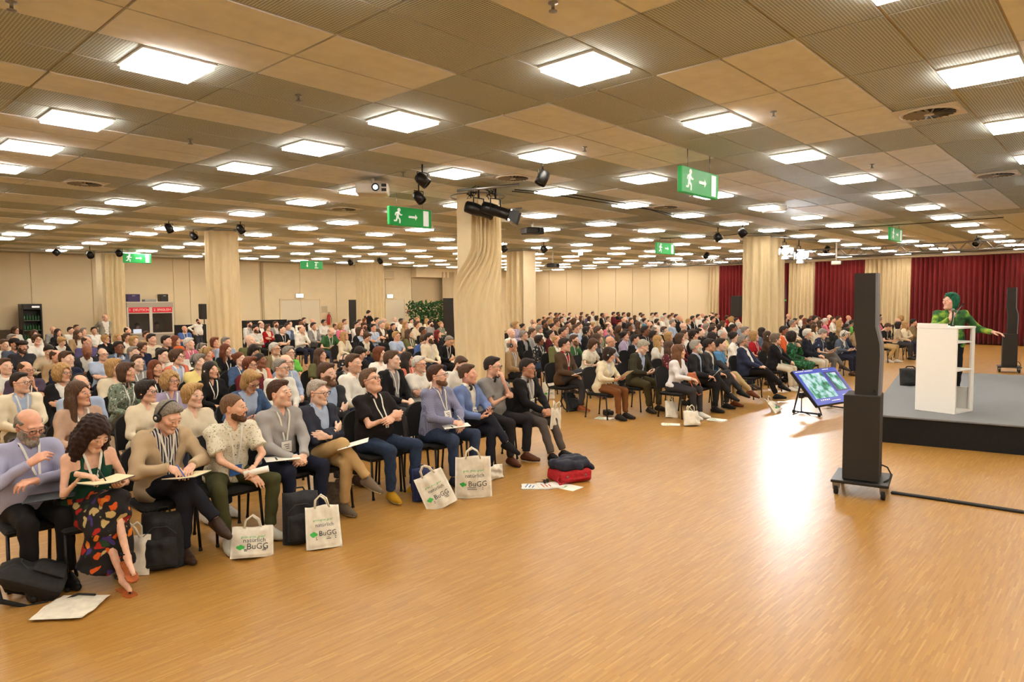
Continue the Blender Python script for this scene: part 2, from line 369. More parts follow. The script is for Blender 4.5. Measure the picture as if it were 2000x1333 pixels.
# light panels
fb = MB(); h = .295
for (a, b) in (((-h, -h), (h, -h+.02)), ((-h, h-.02), (h, h)), ((-h, -h+.02), (-h+.02, h-.02)), ((h-.02, -h+.02), (h, h-.02))):
    fb.box((a[0], a[1], -.014), (b[0], b[1], .004), 'white_plastic')
fm = fb.mesh('panel_frame'); dm = MB(); hh = h-.02; dm.add([(x, y, z) for z in (-.045, 0) for x, y in ((-hh, -hh), (hh, -hh), (hh, hh), (-hh, hh))], [(3, 2, 1, 0), (0, 1, 5, 4), (1, 2, 6, 5), (2, 3, 7, 6), (3, 0, 4, 7)], 'panel_glow'); dm = dm.mesh('diffuser')  # diffuser drops below the frame; its glowing sides are added to brighten the ceiling
LROW_NAMES = {}
vl = []
for (c, n) in LIGHTS:
    x, y = OX+(c+.5)*TX, OY+(n+.5)*TY
    if x > XW-.5 or y > YW-.5: continue
    px, py, z = proj((x, y, ZC)); vl.append((c, n, x, y, z > .3 and -60 < px < 2060 and -60 < py))
ORD = ['first', 'second', 'third', 'fourth', 'fifth', 'sixth', 'seventh', 'eighth', 'ninth', 'tenth', 'eleventh', 'twelfth', 'thirteenth', 'fourteenth', 'fifteenth', 'sixteenth', 'seventeenth', 'eighteenth', 'nineteenth', 'twentieth']
ORD += ['twenty-'+q for q in ORD[:9]]+['thirtieth']+['thirty-'+q for q in ORD[:9]]+['fortieth']
cols_seen = sorted({c for c, n, x, y, v in vl if v}); cnt = {}
for (c, n, x, y, v) in vl:
    o = bpy.data.objects.new('ceiling_light', fm); link(o); o.location = (x, y, ZC)
    d = bpy.data.objects.new('diffuser', dm); link(d, o)
    if v:
        cnt[c] = cnt.get(c, -1)+1
        lb = f'square white ceiling light panel, {ORD[cols_seen.index(c)]} line from the left, {ORD[cnt[c]]} nearest'
    else: lb = 'square white ceiling light panel outside the picture'
    tag(o, lb, 'ceiling light', 'square ceiling light panels')
# sprinklers, vents
sp = MB(); sp.lathe([(.035, 0), (.035, -.006), (.012, -.01), (.012, -.05), (.03, -.055), (.03, -.06)], 'steel', 10); spm = sp.mesh('sprinkler')
for k, (px, py, w_) in enumerate([(22, 3, 'above the far left seats'), (583, 186, 'left of the near light panel'), (372, 272, 'over the left block'), (1080, 5, 'at the top middle'), (1511, 218, 'on a plain tile near the top right'), (1142, 287, 'beyond the second middle light panel'), (788, 337, 'above the white projector'), (1703, 321, 'over the stage approach')]):
    p = onz(px, py, ZC); o = bpy.data.objects.new('sprinkler', spm); link(o); o.location = tuple(p)
    tag(o, 'small metal ceiling sprinkler head '+w_, 'sprinkler', 'ceiling sprinklers')
vb = MB(); vb.box((-.31, -.31, -.004), (.31, .31, .0), 'white_plastic'); vb.lathe([(.29, -.004), (.29, -.012), (.27, -.02), (.255, -.02), (.25, -.012)], 'white_plastic', 32)
vm = vb.mesh('ceiling_vent'); vane = MB()
vane.box((.05, -.012, -.024), (.25, .012, -.020), 'grey_plastic', Mx=Matrix.Rotation(.5, 4, 'X')); vnm = vane.mesh('vane')
vd = MB(); vd.lathe([(.25, -.013), (.25, -.0125)], 'rubber', 32); vd.lathe([(.05, -.013), (.05, -.026)], 'white_plastic', 16); vdm = vd.mesh('vent_core')
for px, py, w_ in [(1815, 220, 'nearest the stage'), (165, 358, 'at the far left'), (1945, 341, 'at the right edge'), (1002, 347, 'beside the curtained middle column'), (1300, 404, 'over the right block'), (672, 408, 'near the white projector'), (282, 456, 'over the back left seats')]:
    p = onz(px, py, ZC); o = bpy.data.objects.new('ceiling_vent', vm); link(o); o.location = tuple(p); q = bpy.data.objects.new('vent_core', vdm); link(q, o)
    for j in range(20): a = bpy.data.objects.new('vane', vnm); link(a, o); a.rotation_euler = (0, 0, 2*PI*j/20)
    tag(o, 'round swirl air vent in the ceiling '+w_, 'vent', 'ceiling air vents')

# ------------------------------------------------------------------ wall panels, doors, trims
def wall_panel_x(px0, px1, name='wall_panel', z0=.0, z1=ZC, mat='cream_panel', t=.035):
    y0, y1 = onx(px1, 560, XW)[1], onx(px0, 560, XW)[1]
    return MB().box((XW-t, y0+.012, z0), (XW-.001, y1-.012, z1), mat, .006).build(name, wall_right)
bx = [1045, 1073, 1107, 1137, 1169, 1203, 1236, 1270, 1307, 1344, 1386]
for a, b in zip(bx[:-1], bx[1:]): wall_panel_x(a, b)
def yb(px): return ony(px, 560, YW)[0]
wb = [-60, 60, 180, 338, 370, 405, 458, 507, 585, 656, 700, 752, 803]
for a, b in zip(wb[:-1], wb[1:]):
    MB().box((yb(a)+.012, YW-.035, 0), (yb(b)-.012, YW-.001, ZC), 'cream_panel' if a < 500 else 'cream_wall', .006).build('wall_panel', wall_back)
o = MB().box((yb(509), YW-.12, 0), (yb(513), YW-.03, ZC), 'cream_dark').build('trim_1'); o['kind'] = 'structure'
def door(name, px0, px1, z1, leaves):
    a, b = yb(px0), yb(px1); y = YW-.04; m = MB()
    for lo, hi in (((a-.08, 0), (a, z1+.08)), ((b, 0), (b+.08, z1+.08)), ((a, z1), (b, z1+.08))): m.box((lo[0], y-.06, lo[1]), (hi[0], y, hi[1]), 'cream_wall', .004)
    d = struct(name, m); w_ = (b-a)/leaves
    for k in range(leaves):
        l = MB().box((a+k*w_+.006, y-.045, .01), (a+(k+1)*w_-.006, y-.005, z1-.01), 'door_paint', .004).build('door_leaf', d)
        x = a+(k+1)*w_-.1 if k == 0 else a+k*w_+.1
        hm = MB(); hm.tube([(x, y-.05, 1.05), (x, y-.1, 1.05), (x-.12, y-.1, 1.05)], .011, 'steel'); hm.build('door_handle', l)
door('door_1', 547, 622, 2.2, 2); door('door_2', 752, 787, 2.2, 1)
def lit_exit(px, py, w_):
    p = ony(px, py, YW-.15); m = MB().box((p[0]-.22, p[1]-.03, p[2]-.11), (p[0]+.22, p[1]+.03, p[2]+.11), 'white_plastic', .01)
    o = m.build('exit_light'); MB().box((p[0]-.2, p[1]-.036, p[2]-.09), (p[0]+.2, p[1]-.03, p[2]+.09), 'exit_glow').build('glowing_face', o)
    MB().box((p[0]-.02, p[1]-.01, p[2]+.1), (p[0]+.02, YW, p[2]+.14), 'white_plastic').build('bracket', o)
    tag(o, 'small lit white emergency exit lamp '+w_, 'exit sign', 'small lit exit lamps')
lit_exit(585, 578, 'above the double door'); lit_exit(761, 579, 'above the single door')
p = atd(1134, 496, 26)
m = MB().box((p[0]-.02, p[1]-.1, p[2]-.06), (p[0]+.02, p[1]+.1, p[2]+.06), 'exit_glow', .01); o = m.build('exit_light'); MB().tube([(p[0], p[1], p[2]+.05), (p[0], p[1], ZC)], .01, 'white_plastic').build('hanging_rod', o)
tag(o, 'small glowing exit lamp hanging in front of the folding wall panels', 'exit sign')
# recess with grey niche right of the plain door
xa, xb = yb(803), yb(868)
o = MB().box((xa, YW-.5, 3.55), (xb, YW-.002, ZC), 'cream_wall').build('trim_2'); o['kind'] = 'structure'
o = MB().box((xa, YW-.06, 0), (xb, YW-.002, 3.55), 'cream_dark').build('trim_3'); o['kind'] = 'structure'
p = ony(758, 536, YW-.2); m = MB().box((p[0]-.4, YW-.3, p[2]-.25), (p[0]+.4, YW-.04, p[2]+.25), 'cream_wall', .01); ac = m.build('air_grille')
for k in range(8): MB().box((p[0]-.36, YW-.315, p[2]-.2+k*.052), (p[0]+.36, YW-.3, p[2]-.175+k*.052), 'cream_dark').build('slat', ac)
tag(ac, 'square ventilation grille box high on the back wall', 'grille')

# ------------------------------------------------------------------ columns and curtains
def sheet(name, path, z0, z1, mat, label, cat='curtain', group=None, nz=14, amp=.05, flare=0, seed=0, per=.22, center=None, gather=0):
    """a pleated curtain following a floor path of points"""
    rg = np.random.default_rng(seed); P = np.array(path, float); seg = np.linalg.norm(np.diff(P, axis=0), axis=1); L = np.concatenate([[0], np.cumsum(seg)]); tot = L[-1]
    n = max(12, int(tot/per*8)); s_ = np.linspace(0, tot, n); X = np.interp(s_, L, P[:, 0]); Y = np.interp(s_, L, P[:, 1])
    T = np.stack([np.gradient(X), np.gradient(Y)], 1); T /= np.linalg.norm(T, axis=1)[:, None]; N = np.stack([T[:, 1], -T[:, 0]], 1)
    ph = np.cumsum(rg.uniform(.7, 1.3, n))*(2*PI/8); am = amp*(.7+.6*np.interp(s_, np.linspace(0, tot, 9), rg.uniform(0, 1, 9)))
    V = []; Fs = []; th = .006
    for side in (1, -1):
        for k in range(nz+1):
            t_ = k/nz; z = z1+(z0-z1)*t_; a = am*(.55+.45*t_+.15*np.sin(3*t_+s_*2)); sn = np.sin(ph+.35*np.sin(t_*2.2+s_)); off = a*np.sign(sn)*np.abs(sn)**.75+side*th
            sc = 1+flare*t_-gather*(1-abs(2*t_-1))*0
            for i in range(n):
                x, y = X[i]+N[i, 0]*off[i], Y[i]+N[i, 1]*off[i]
                if center is not None: x, y = center[0]+(x-center[0])*sc, center[1]+(y-center[1])*sc
                V.append((x, y, z))
    W = n*(nz+1)
    for k in range(nz):
        for i in range(n-1):
            a = k*n+i; Fs.append([a, a+1, a+n+1, a+n]); Fs.append([W+a, W+a+n, W+a+n+1, W+a+1])
    for k in range(nz):
        for i in (0, n-1): a = k*n+i; Fs.append([a, a+n, W+a+n, W+a])
    for i in range(n-1):
        for k in (0, nz): a = k*n+i; Fs.append([a, a+1, W+a+1, W+a])
    m = MB(); m.add(V, Fs, mat, True); o = m.build(name); return tag(o, label, cat, group)
def arc(c, r, a0, a1, n=40): return [(c[0]+r*math.cos(math.radians(a0+(a1-a0)*i/n)), c[1]+r*math.sin(math.radians(a0+(a1-a0)*i/n))) for i in range(n+1)]
def column(c, hw, desc):
    m = MB().box((c[0]-hw, c[1]-hw, 0), (c[0]+hw, c[1]+hw, ZC+.01), 'cream_wall', .02); o = m.build('column'); tag(o, 'square cream column '+desc, 'column', 'hall columns')
    rail = MB(); rail.tube([(x, y, ZC-.06) for x, y in arc(c, hw*1.42+.1, 0, 360, 36)[:-1]], .012, 'steel', 6, closed=True); rail.build('curtain_rail', o); return o
def frompx(px, dep): p = atd(px, 600, dep); return (p[0], p[1])
CA = frompx(437, 18.9); CB = frompx(935, 13.0); CC = frompx(1490, 21.6); CD = frompx(214, 26.7); CE = frompx(723, 34.0); CF = frompx(1021, 27.4)
def dirto(c): return math.degrees(math.atan2(-c[1], -c[0]))       # direction to camera
column(CA, .24, 'inside the full drape left of the middle'); sheet('curtain', arc(CA, .40, 0, 360), .03, ZC-.08, 'curtain_cream', 'floor length cream drape wrapped all round the left column', per=.19, amp=.055, seed=1)
a = dirto(CB); column(CB, .29, 'bare on its left side beside the two stage lanterns')
def swag(c, a):
    """one drape: gathered on the right of the column at the top, sweeping round it lower down"""
    n, nz, th_ = 150, 40, .006; V = []; Fs = []; rg = np.random.default_rng(2); ph = np.cumsum(rg.uniform(.5, 1.5, n))*.46
    for side in (1, -1):
        for k in range(nz+1):
            t_ = k/nz; z = (ZC-.36)+(.03-(ZC-.36))*t_; f = min(1, max(0, (t_-.16)/.34)); f = f*f*(3-2*f)
            for i in range(n):
                q = i/(n-1); an = math.radians(a+(-18-96*f*(1-q)**.7 if True else 0)+(q)*(136+96*f*(1-q)**.7*0)); an = math.radians(a+(-18-96*f)+q*(136+96*f-4))
                r = .39+.05*t_+.05*f*(1-q)+(.042*(1-f*(.85-.6*q)))*math.sin(ph[i]+.5*math.sin(2*t_+q*4))+.03*f*math.sin(3.1*q*(1+t_)+5*t_)+side*th_
                V.append((c[0]+r*math.cos(an), c[1]+r*math.sin(an), z))
    W = n*(nz+1)
    for k in range(nz):
        for i in range(n-1): b_ = k*n+i; Fs += [[b_, b_+1, b_+n+1, b_+n], [W+b_, W+b_+n, W+b_+n+1, W+b_+1]]
        for i in (0, n-1): b_ = k*n+i; Fs.append([b_, b_+n, W+b_+n, W+b_])
    for i in range(n-1):
        for k in (0, nz): b_ = k*n+i; Fs.append([b_, b_+1, W+b_+1, W+b_])
    m = MB(); m.add(V, Fs, 'curtain_cream', True); tag(m.build('curtain'), 'cream drape gathered under the stage lanterns and swept across the middle column', 'curtain')
swag(CB, a)
column(CC, .4, 'inside the drape beside the bright floodlights'); sheet('curtain', arc(CC, .57, 0, 360), .03, ZC-.1, 'curtain_cream', 'floor length cream drape wrapped round the column with bright floodlights', per=.24, amp=.07, seed=3)
a = dirto(CD); column(CD, .33, 'at the far left behind the standing man'); sheet('curtain', arc(CD, .52, a-10, a+130), .03, ZC-.12, 'curtain_cream', 'cream drape behind the standing man in the grey vest', per=.2, amp=.06, seed=4)
column(CE, .4, 'inside the drape near the single door'); sheet('curtain', arc(CE, .63, 0, 360), .03, ZC-.1, 'curtain_cream', 'cream drape wrapped round the far column near the single door', per=.22, amp=.07, seed=5)
a = dirto(CF); column(CF, .38, 'half bare behind the middle drape'); sheet('curtain', arc(CF, .6, a-140, a-2), .03, ZC-.1, 'curtain_cream', 'shaded cream drape on the far column behind the middle one', per=.2, amp=.07, seed=6)
def wcurt(px0, px1, mat, desc, x=XW-.35, seed=0, z1=3.95):
    y0, y1 = onx(px0, 600, x)[1], onx(px1, 600, x)[1]
    sheet('curtain', [(x, y0), (x, y1)], .03, z1, mat, desc, seed=seed, per=.19, amp=.09, nz=8)
wcurt(1386, 1404, 'curtain_cream', 'narrow cream curtain ending the folding wall panels', seed=21); wcurt(1405, 1540, 'curtain_red', 'dark red curtain behind the column with bright floodlights', seed=22)
wcurt(1541, 1591, 'curtain_cream', 'cream curtain strip just right of the floodlit column', seed=23); wcurt(1591, 1688, 'curtain_red', 'dark red curtain left of the near speaker tower', seed=24)
wcurt(1688, 1778, 'curtain_cream', 'cream curtain just right of the near speaker tower', seed=25); wcurt(1778, 2150, 'curtain_red', 'wide dark red curtain behind the lectern', seed=26)
sheet('curtain', [(yb(853), YW-.5), (yb(876), YW-.5)], .03, 3.9, 'cream_dark', 'short grey curtain in the niche above the plants', seed=27, per=.3, amp=.06, nz=6)
rl = MB(); rl.box((XW-.42, Y0, 3.97), (XW-.28, onx(1386, 600, XW-.35)[1], 4.05), 'cream_dark'); o = rl.build('trim_4'); o['kind'] = 'structure'

# ------------------------------------------------------------------ exit signs
def man_poly():
    b = []
    def limb(p, q, w_):
        d = np.array(q, float)-p; d /= np.linalg.norm(d); n = np.array([-d[1], d[0]])*w_; b.append([tuple(p+n), tuple(p-n), tuple(q-n), tuple(q+n)])
    P = lambda x, y: np.array([x, y], float)
    b.append([(-.02+.035*math.cos(a*PI/6), .115+.035*math.sin(a*PI/6)) for a in range(12)])
    limb(P(-.035, .08), P(-.06, -.02), .026); limb(P(-.035, .07), P(.02, .02), .012); limb(P(.02, .02), P(.055, .03), .011)
    limb(P(-.04, .07), P(-.095, .055), .012); limb(P(-.095, .055), P(-.11, .01), .011); limb(P(-.055, -.02), P(.0, -.06), .016); limb(P(.0, -.06), P(-.005, -.13), .014)
    limb(P(-.065, -.02), P(-.085, -.09), .015); limb(P(-.085, -.09), P(-.14, -.09), .013)
    return b
def exit_sign(px0, px1, pym, dep, H, desc, kind='side'):
    c = atd((px0+px1)/2, pym, dep); y = c[1]; x0, x1 = ony(px0, pym, y)[0], ony(px1, pym, y)[0]; W = x1-x0; cx = (x0+x1)/2
    r = empty('exit_sign', (cx, y, c[2]-H/2)); tag(r, desc, 'exit sign', 'hanging green exit signs')
    MB().box((-W/2, -.035, 0), (W/2, .035, H), 'green_sign', .012).build('sign_box', r)
    s_ = H/.35
    def pic(polys, dx, name):
        m = MB()
        for pl in polys: m.prism([(dx+x*s_, H/2+z*s_) for x, z in pl], -.0385, -.034, 'sign_white')
        m.build(name, r)
    mp = man_poly()
    if kind == 'side':
        pic(mp, -W*.26, 'running_figure'); pic([[(-.1, -.014), (.06, -.014), (.06, -.05), (.11, .005), (.06, .06), (.06, .024), (-.1, .024)]], W*.04, 'arrow')
        pic([[(-.07, -.145), (.06, -.145), (.06, .145), (-.07, .145)]], W*.36, 'doorway')
    else:
        pic([[(-.02, .1), (.02, .1), (.02, -.03), (.06, -.03), (0, -.1), (-.06, -.03), (-.02, -.03)]], -W*.22, 'arrow')
        pic([[(-.09, -.13), (.09, -.13), (.09, -.1), (-.09, -.1)], [(-.09, .1), (.09, .1), (.09, .13), (-.09, .13)]]+[[(x*.6, z*.6) for x, z in q] for q in mp], W*.2, 'running_figure')
    for sx in (-.3, .3): MB().tube([(sx*W, 0, H-.01), (sx*W, 0, ZC-(c[2]-H/2))], .006, 'steel', 6).build('hanging_rod', r)
exit_sign(758, 841, 425, 13.0, .35, 'green hanging exit sign left of the middle column'); exit_sign(1327, 1399, 358, 9.4, .35, 'largest green exit sign hanging over the right block')
exit_sign(1281, 1316, 486, 22.0, .36, 'small green exit sign far off in front of the folding wall'); exit_sign(1737, 1760, 459, 19.0, .36, 'green exit sign hanging near the stage curtain')
exit_sign(240, 295, 505, 26.0, .36, 'green exit sign beside the far left column'); exit_sign(587, 630, 518, 30.0, .36, 'green exit sign with a downward arrow above the double door', 'down')

# ------------------------------------------------------------------ implicit surface engine (people, bags, shoes)
A3 = lambda *v: np.array(v, float)
def smin(a, b, k):
    if k <= 0: return np.minimum(a, b)
    h = np.clip(.5+.5*(b-a)/k, 0, 1); return b*(1-h)+a*h-k*h*(1-h)
def cap(a, b, ra, rb=None):
    a = np.asarray(a, float); b = np.asarray(b, float); rb = ra if rb is None else rb; ab = b-a; L2 = ab@ab+1e-12
    lo = np.minimum(a-ra, b-rb); hi = np.maximum(a+ra, b+rb)
    def f(P):
        q = P-a; t_ = np.clip(q@ab/L2, 0, 1); return np.sqrt(((q-t_[..., None]*ab)**2).sum(-1))-(ra+(rb-ra)*t_)
    return f, lo, hi
def capcut(a, b, ra, rb=None):
    f0, lo, hi = cap(a, b, ra, rb); a = np.asarray(a, float); d = np.asarray(b, float)-a; L = np.linalg.norm(d); d = d/L
    return (lambda P: np.maximum(f0(P), (P-a)@d-L)), lo, hi
def rbox(c, b, r):
    c = np.asarray(c, float); b = np.asarray(b, float)
    def f(P): q = np.abs(P-c)-b+r; return np.sqrt((np.maximum(q, 0)**2).sum(-1))+np.minimum(q.max(-1), 0)-r
    return f, c-b, c+b
def ell(c, r, Rm=None):
    c = np.asarray(c, float); r = np.asarray(r, float); e = r if Rm is None else np.abs(Rm)@r
    def f(P):
        q = P-c
        if Rm is not None: q = q@Rm
        k0 = np.sqrt(((q/r)**2).sum(-1)); k1 = np.sqrt(((q/(r*r))**2).sum(-1))+1e-9; return k0*(k0-1)/k1
    return f, c-e, c+e
class Field:
    def __init__(s, lo, hi, h):
        s.h = h; s.lo = np.asarray(lo, float)-2*h; n = np.ceil((np.asarray(hi)+2*h-s.lo)/h).astype(int)+1; s.n = n
        s.F = np.full(tuple(n), 1., np.float32); s.ax = [s.lo[i]+h*np.arange(n[i]) for i in range(3)]
    def pts(s, sl=None):
        ax = s.ax if sl is None else [s.ax[i][sl[i]] for i in range(3)]
        return np.stack(np.meshgrid(*ax, indexing='ij'), -1)
    def slc(s, lo, hi, m):
        a = np.clip(np.floor((lo-m-s.lo)/s.h).astype(int), 0, s.n); b = np.clip(np.ceil((hi+m-s.lo)/s.h).astype(int)+1, 0, s.n); return tuple(slice(a[i], b[i]) for i in range(3))
    def add(s, pr, k=.0, infl=0.):
        f, lo, hi = pr; sl = s.slc(lo, hi, infl+2*k+2.5*s.h); P = s.pts(sl)
        if P.size: s.F[sl] = smin(s.F[sl], f(P)-infl, k)
        return s
    def sub(s, pr, k=.0, infl=0.):
        f, lo, hi = pr; sl = s.slc(lo, hi, infl+2*k+2*s.h); P = s.pts(sl)
        if P.size: s.F[sl] = -smin(-s.F[sl], f(P)-infl, k)
        return s
    def mesh(s):
        F = s.F; S = F < 0; n = s.n
        ins = sum(S[i:n[0]-1+i, j:n[1]-1+j, k:n[2]-1+k].astype(np.int8) for i in (0, 1) for j in (0, 1) for k in (0, 1))
        act = (ins > 0) & (ins < 8); C = np.argwhere(act)
        if len(C) == 0: return np.zeros((0, 3)), np.zeros((0, 4), int)
        vid = np.full(act.shape, -1, np.int64); vid[act] = np.arange(len(C))
        cor = [(i, j, k) for i in (0, 1) for j in (0, 1) for k in (0, 1)]
        val = {c: F[C[:, 0]+c[0], C[:, 1]+c[1], C[:, 2]+c[2]] for c in cor}
        acc = np.zeros((len(C), 3)); cn = np.zeros(len(C))
        for c in cor:
            for ax in range(3):
                if c[ax]: continue
                d = list(c); d[ax] = 1; d = tuple(d); a, b = val[c], val[d]; m = (a < 0) != (b < 0)
                t_ = np.where(m, a/np.where(m, a-b, 1), 0); p = np.array(c, float)[None].repeat(len(C), 0); p[:, ax] += t_
                acc[m] += p[m]; cn += m
        V = s.lo+s.h*(C+acc/cn[:, None]); Q = []
        for ax in range(3):
            o1, o2 = [q for q in range(3) if q != ax]
            sl0 = [slice(1, None)]*3; sl1 = [slice(1, None)]*3; sl0[ax] = slice(0, -1); sl1[ax] = slice(1, None)
            a, b = S[tuple(sl0)], S[tuple(sl1)]; E = np.argwhere(a != b)
            if len(E) == 0: continue
            inside = a[E[:, 0], E[:, 1], E[:, 2]]; E = E.copy(); off = np.zeros(3, int); off[o1] = 1; off[o2] = 1; E = E+off
            ok = np.all(E < np.array(act.shape), 1) & np.all(E >= 0, 1); E = E[ok]; inside = inside[ok]
            e1 = np.zeros(3, int); e1[o1] = 1; e2 = np.zeros(3, int); e2[o2] = 1
            g = lambda e: vid[e[:, 0], e[:, 1], e[:, 2]]
            q = np.stack([g(E-e1-e2), g(E-e2), g(E), g(E-e1)], 1); fl = inside if ax != 1 else ~inside
            q[~fl] = q[~fl][:, ::-1]; Q.append(q[(q >= 0).all(1)])
        return V, np.concatenate(Q) if Q else np.zeros((0, 4), int)
def mk(name, V, Q, mats, mi=None, tint=None):
    me = bpy.data.meshes.new(name); nv, nq = len(V), len(Q)
    me.vertices.add(nv); me.vertices.foreach_set('co', np.ascontiguousarray(V, np.float32).ravel())
    me.loops.add(nq*4); me.loops.foreach_set('vertex_index', np.ascontiguousarray(Q, np.int32).ravel())
    me.polygons.add(nq); me.polygons.foreach_set('loop_start', np.arange(0, nq*4, 4, dtype=np.int32))
    me.polygons.foreach_set('use_smooth', np.ones(nq, bool))
    for m in mats: me.materials.append(MATS[m])
    if mi is not None: me.polygons.foreach_set('material_index', np.ascontiguousarray(mi, np.int32))
    me.update(calc_edges=True)
    if tint is not None:
        at = me.attributes.new('tint', 'FLOAT_COLOR', 'POINT'); c = np.ones((nv, 4), np.float32); c[:, :3] = tint; at.data.foreach_set('color', c.ravel())
    return me
def uvsphere(c, r, nu=10, nv=7):
    V = []; Q = []
    for i in range(nv+1):
        th = PI*i/nv
        for j in range(nu): ph = 2*PI*j/nu; V.append((c[0]+r*math.sin(th)*math.cos(ph), c[1]+r*math.cos(th), c[2]+r*math.sin(th)*math.sin(ph)))
    for i in range(nv):
        for j in range(nu): Q.append([i*nu+j, i*nu+(j+1) % nu, (i+1)*nu+(j+1) % nu, (i+1)*nu+j])
    return np.array(V), np.array(Q)[:, ::-1]
def rotm(yaw, pitch=0, roll=0):
    y, p, r = map(math.radians, (yaw, pitch, roll))
    Rz = np.array([[math.cos(y), -math.sin(y), 0], [math.sin(y), math.cos(y), 0], [0, 0, 1]])
    Rx = np.array([[1, 0, 0], [0, math.cos(-p), -math.sin(-p)], [0, math.sin(-p), math.cos(-p)]])
    Ry = np.array([[math.cos(r), 0, math.sin(r)], [0, 1, 0], [-math.sin(r), 0, math.cos(r)]])
    return Rz@Rx@Ry

# ---------------------------------------------------------------- heads (face towards -y, origin at head centre)
def head_prims(v):
    f = v == 'f'; o = v == 'o'; jw = {'m': 1.0, 'f': .88, 'o': 1.06}[v]
    pr = [(ell((0, .018, .034), (.073 if not f else .070, .093, .086)), .0), (ell((0, -.022, -.028), (.061*jw, .070, .082)), .03),
          (cap((-.047*jw, .0, -.062), (-.014, -.068, -.099), .021, .017), .025), (cap((.047*jw, .0, -.062), (.014, -.068, -.099), .021, .017), .025),
          (cap((-.012, -.074, -.098), (.012, -.074, -.098), .017 if not f else .014), .02),
          (cap((-.040, -.074, .026), (.040, -.074, .026), .014 if not f else .011), .016),
          (ell((-.043, -.060, -.016), (.024, .022, .020)), .02), (ell((.043, -.060, -.016), (.024, .022, .020)), .02)]
    ns = 1.0 if not f else .85
    sub1 = [(ell((-.032, -.103, .006), (.019, .02, .0135)), .012), (ell((.032, -.103, .006), (.019, .02, .0135)), .012)]
    pr2 = [(cap((0, -.085, .018), (0, -.108*(.97+.03*ns), -.022), .0065*ns, .0105*ns), .010), (ell((-.0115*ns, -.098, -.027), (.009, .011, .007)), .006), (ell((.0115*ns, -.098, -.027), (.009, .011, .007)), .006),
           (cap((-.020, -.085, -.0565), (0, -.0925, -.0545), .0035, .0048), .006), (cap((.020, -.085, -.0565), (0, -.0925, -.0545), .0035, .0048), .006), (cap((-.012, -.089, -.0655), (.012, -.089, -.0655), .0055), .008),
           (cap((-.046, -.082, .0125), (-.019, -.0905, .0135), .0055), .005), (cap((.046, -.082, .0125), (.019, -.0905, .0135), .0055), .005), (cap((-.044, -.082, -.0045), (-.020, -.088, -.0048), .004), .005), (cap((.044, -.082, -.0045), (.020, -.088, -.0048), .004), .005),
           (ell((-.075, .014, -.004), (.009, .019, .031), rotm(-14)), .008), (ell((.075, .014, -.004), (.009, .019, .031), rotm(14)), .008)]
    sub2 = [(cap((-.021, -.0945, -.0608), (.021, -.0945, -.0608), .003), .003), (ell((-.083, .008, -.002), (.006, .009, .014)), .004), (ell((.083, .008, -.002), (.006, .009, .014)), .004)]
    nk = [(cap((0, .022, -.06), (0, .036, -.17), .046 if not f else .037, .049 if not f else .038), .03)]
    if o: nk.append((ell((0, -.035, -.105), (.045, .04, .025)), .03))
    return pr, sub1, pr2, sub2, nk
HEADC = {}
def head_mesh(v, h):
    if (v, h) in HEADC: return HEADC[(v, h)]
    fd = Field((-.1, -.13, -.2), (.1, .13, .135), h); pr, s1, p2, s2, nk = head_prims(v)
    for p, k in pr+nk: fd.add(p, k)
    for p, k in s1: fd.sub(p, k)
    for p, k in p2: fd.add(p, k)
    for p, k in s2: fd.sub(p, k)
    V, Q = fd.mesh(); x, y, z = V.T; ax = np.abs(x); T = np.zeros((len(V), 3)); g = lambda d, w_: np.clip(1-d/w_, 0, 1)
    lipd = np.sqrt((ax/.022)**2+((z+.0605)/.0105)**2); T[:, 0] = np.where(y < -.08, np.clip((1.15-lipd)*4, 0, 1), 0)*(.9 if v == 'f' else .55)
    brow = np.where(y < -.06, np.clip(1.6-np.abs(z-(.0285-.16*np.maximum(ax-.035, 0)))/.0038, 0, 1)*np.clip((.053-ax)/.006, 0, 1)*np.clip((ax-.013)/.004, 0, 1), 0)
    T[:, 1] = brow*.85
    if v != 'f': T[:, 1] = np.maximum(T[:, 1], np.where((z < -.035) & (y < .0) & (z > -.125), .16*np.clip((-.035-z)/.02, 0, 1)*(1-T[:, 0]), 0))
    T[:, 2] = np.clip(.4*g(np.sqrt((ax-.045)**2+(z+.025)**2), .03)*(y < -.03)+.35*g(np.sqrt(ax**2+(z+.024)**2), .02)*(y < -.09)+.6*(ax > .074), 0, .8)
    Vs, Qs, Ms, Ts = [V], [Q], [np.zeros(len(Q), int)], [T]; b = len(V)
    for sx in (-1, 1):
        for c, r, m in (((sx*.032, -.0795, .0065), .0118, 1), ((sx*.032, -.0858, .0052), .0068, 2)):
            a, q = uvsphere(c, r); Vs.append(a); Qs.append(q+b); Ms.append(np.full(len(q), m)); Ts.append(np.zeros((len(a), 3))); b += len(a)
    HEADC[(v, h)] = (np.concatenate(Vs), np.concatenate(Qs), np.concatenate(Ms), np.concatenate(Ts)); return HEADC[(v, h)]
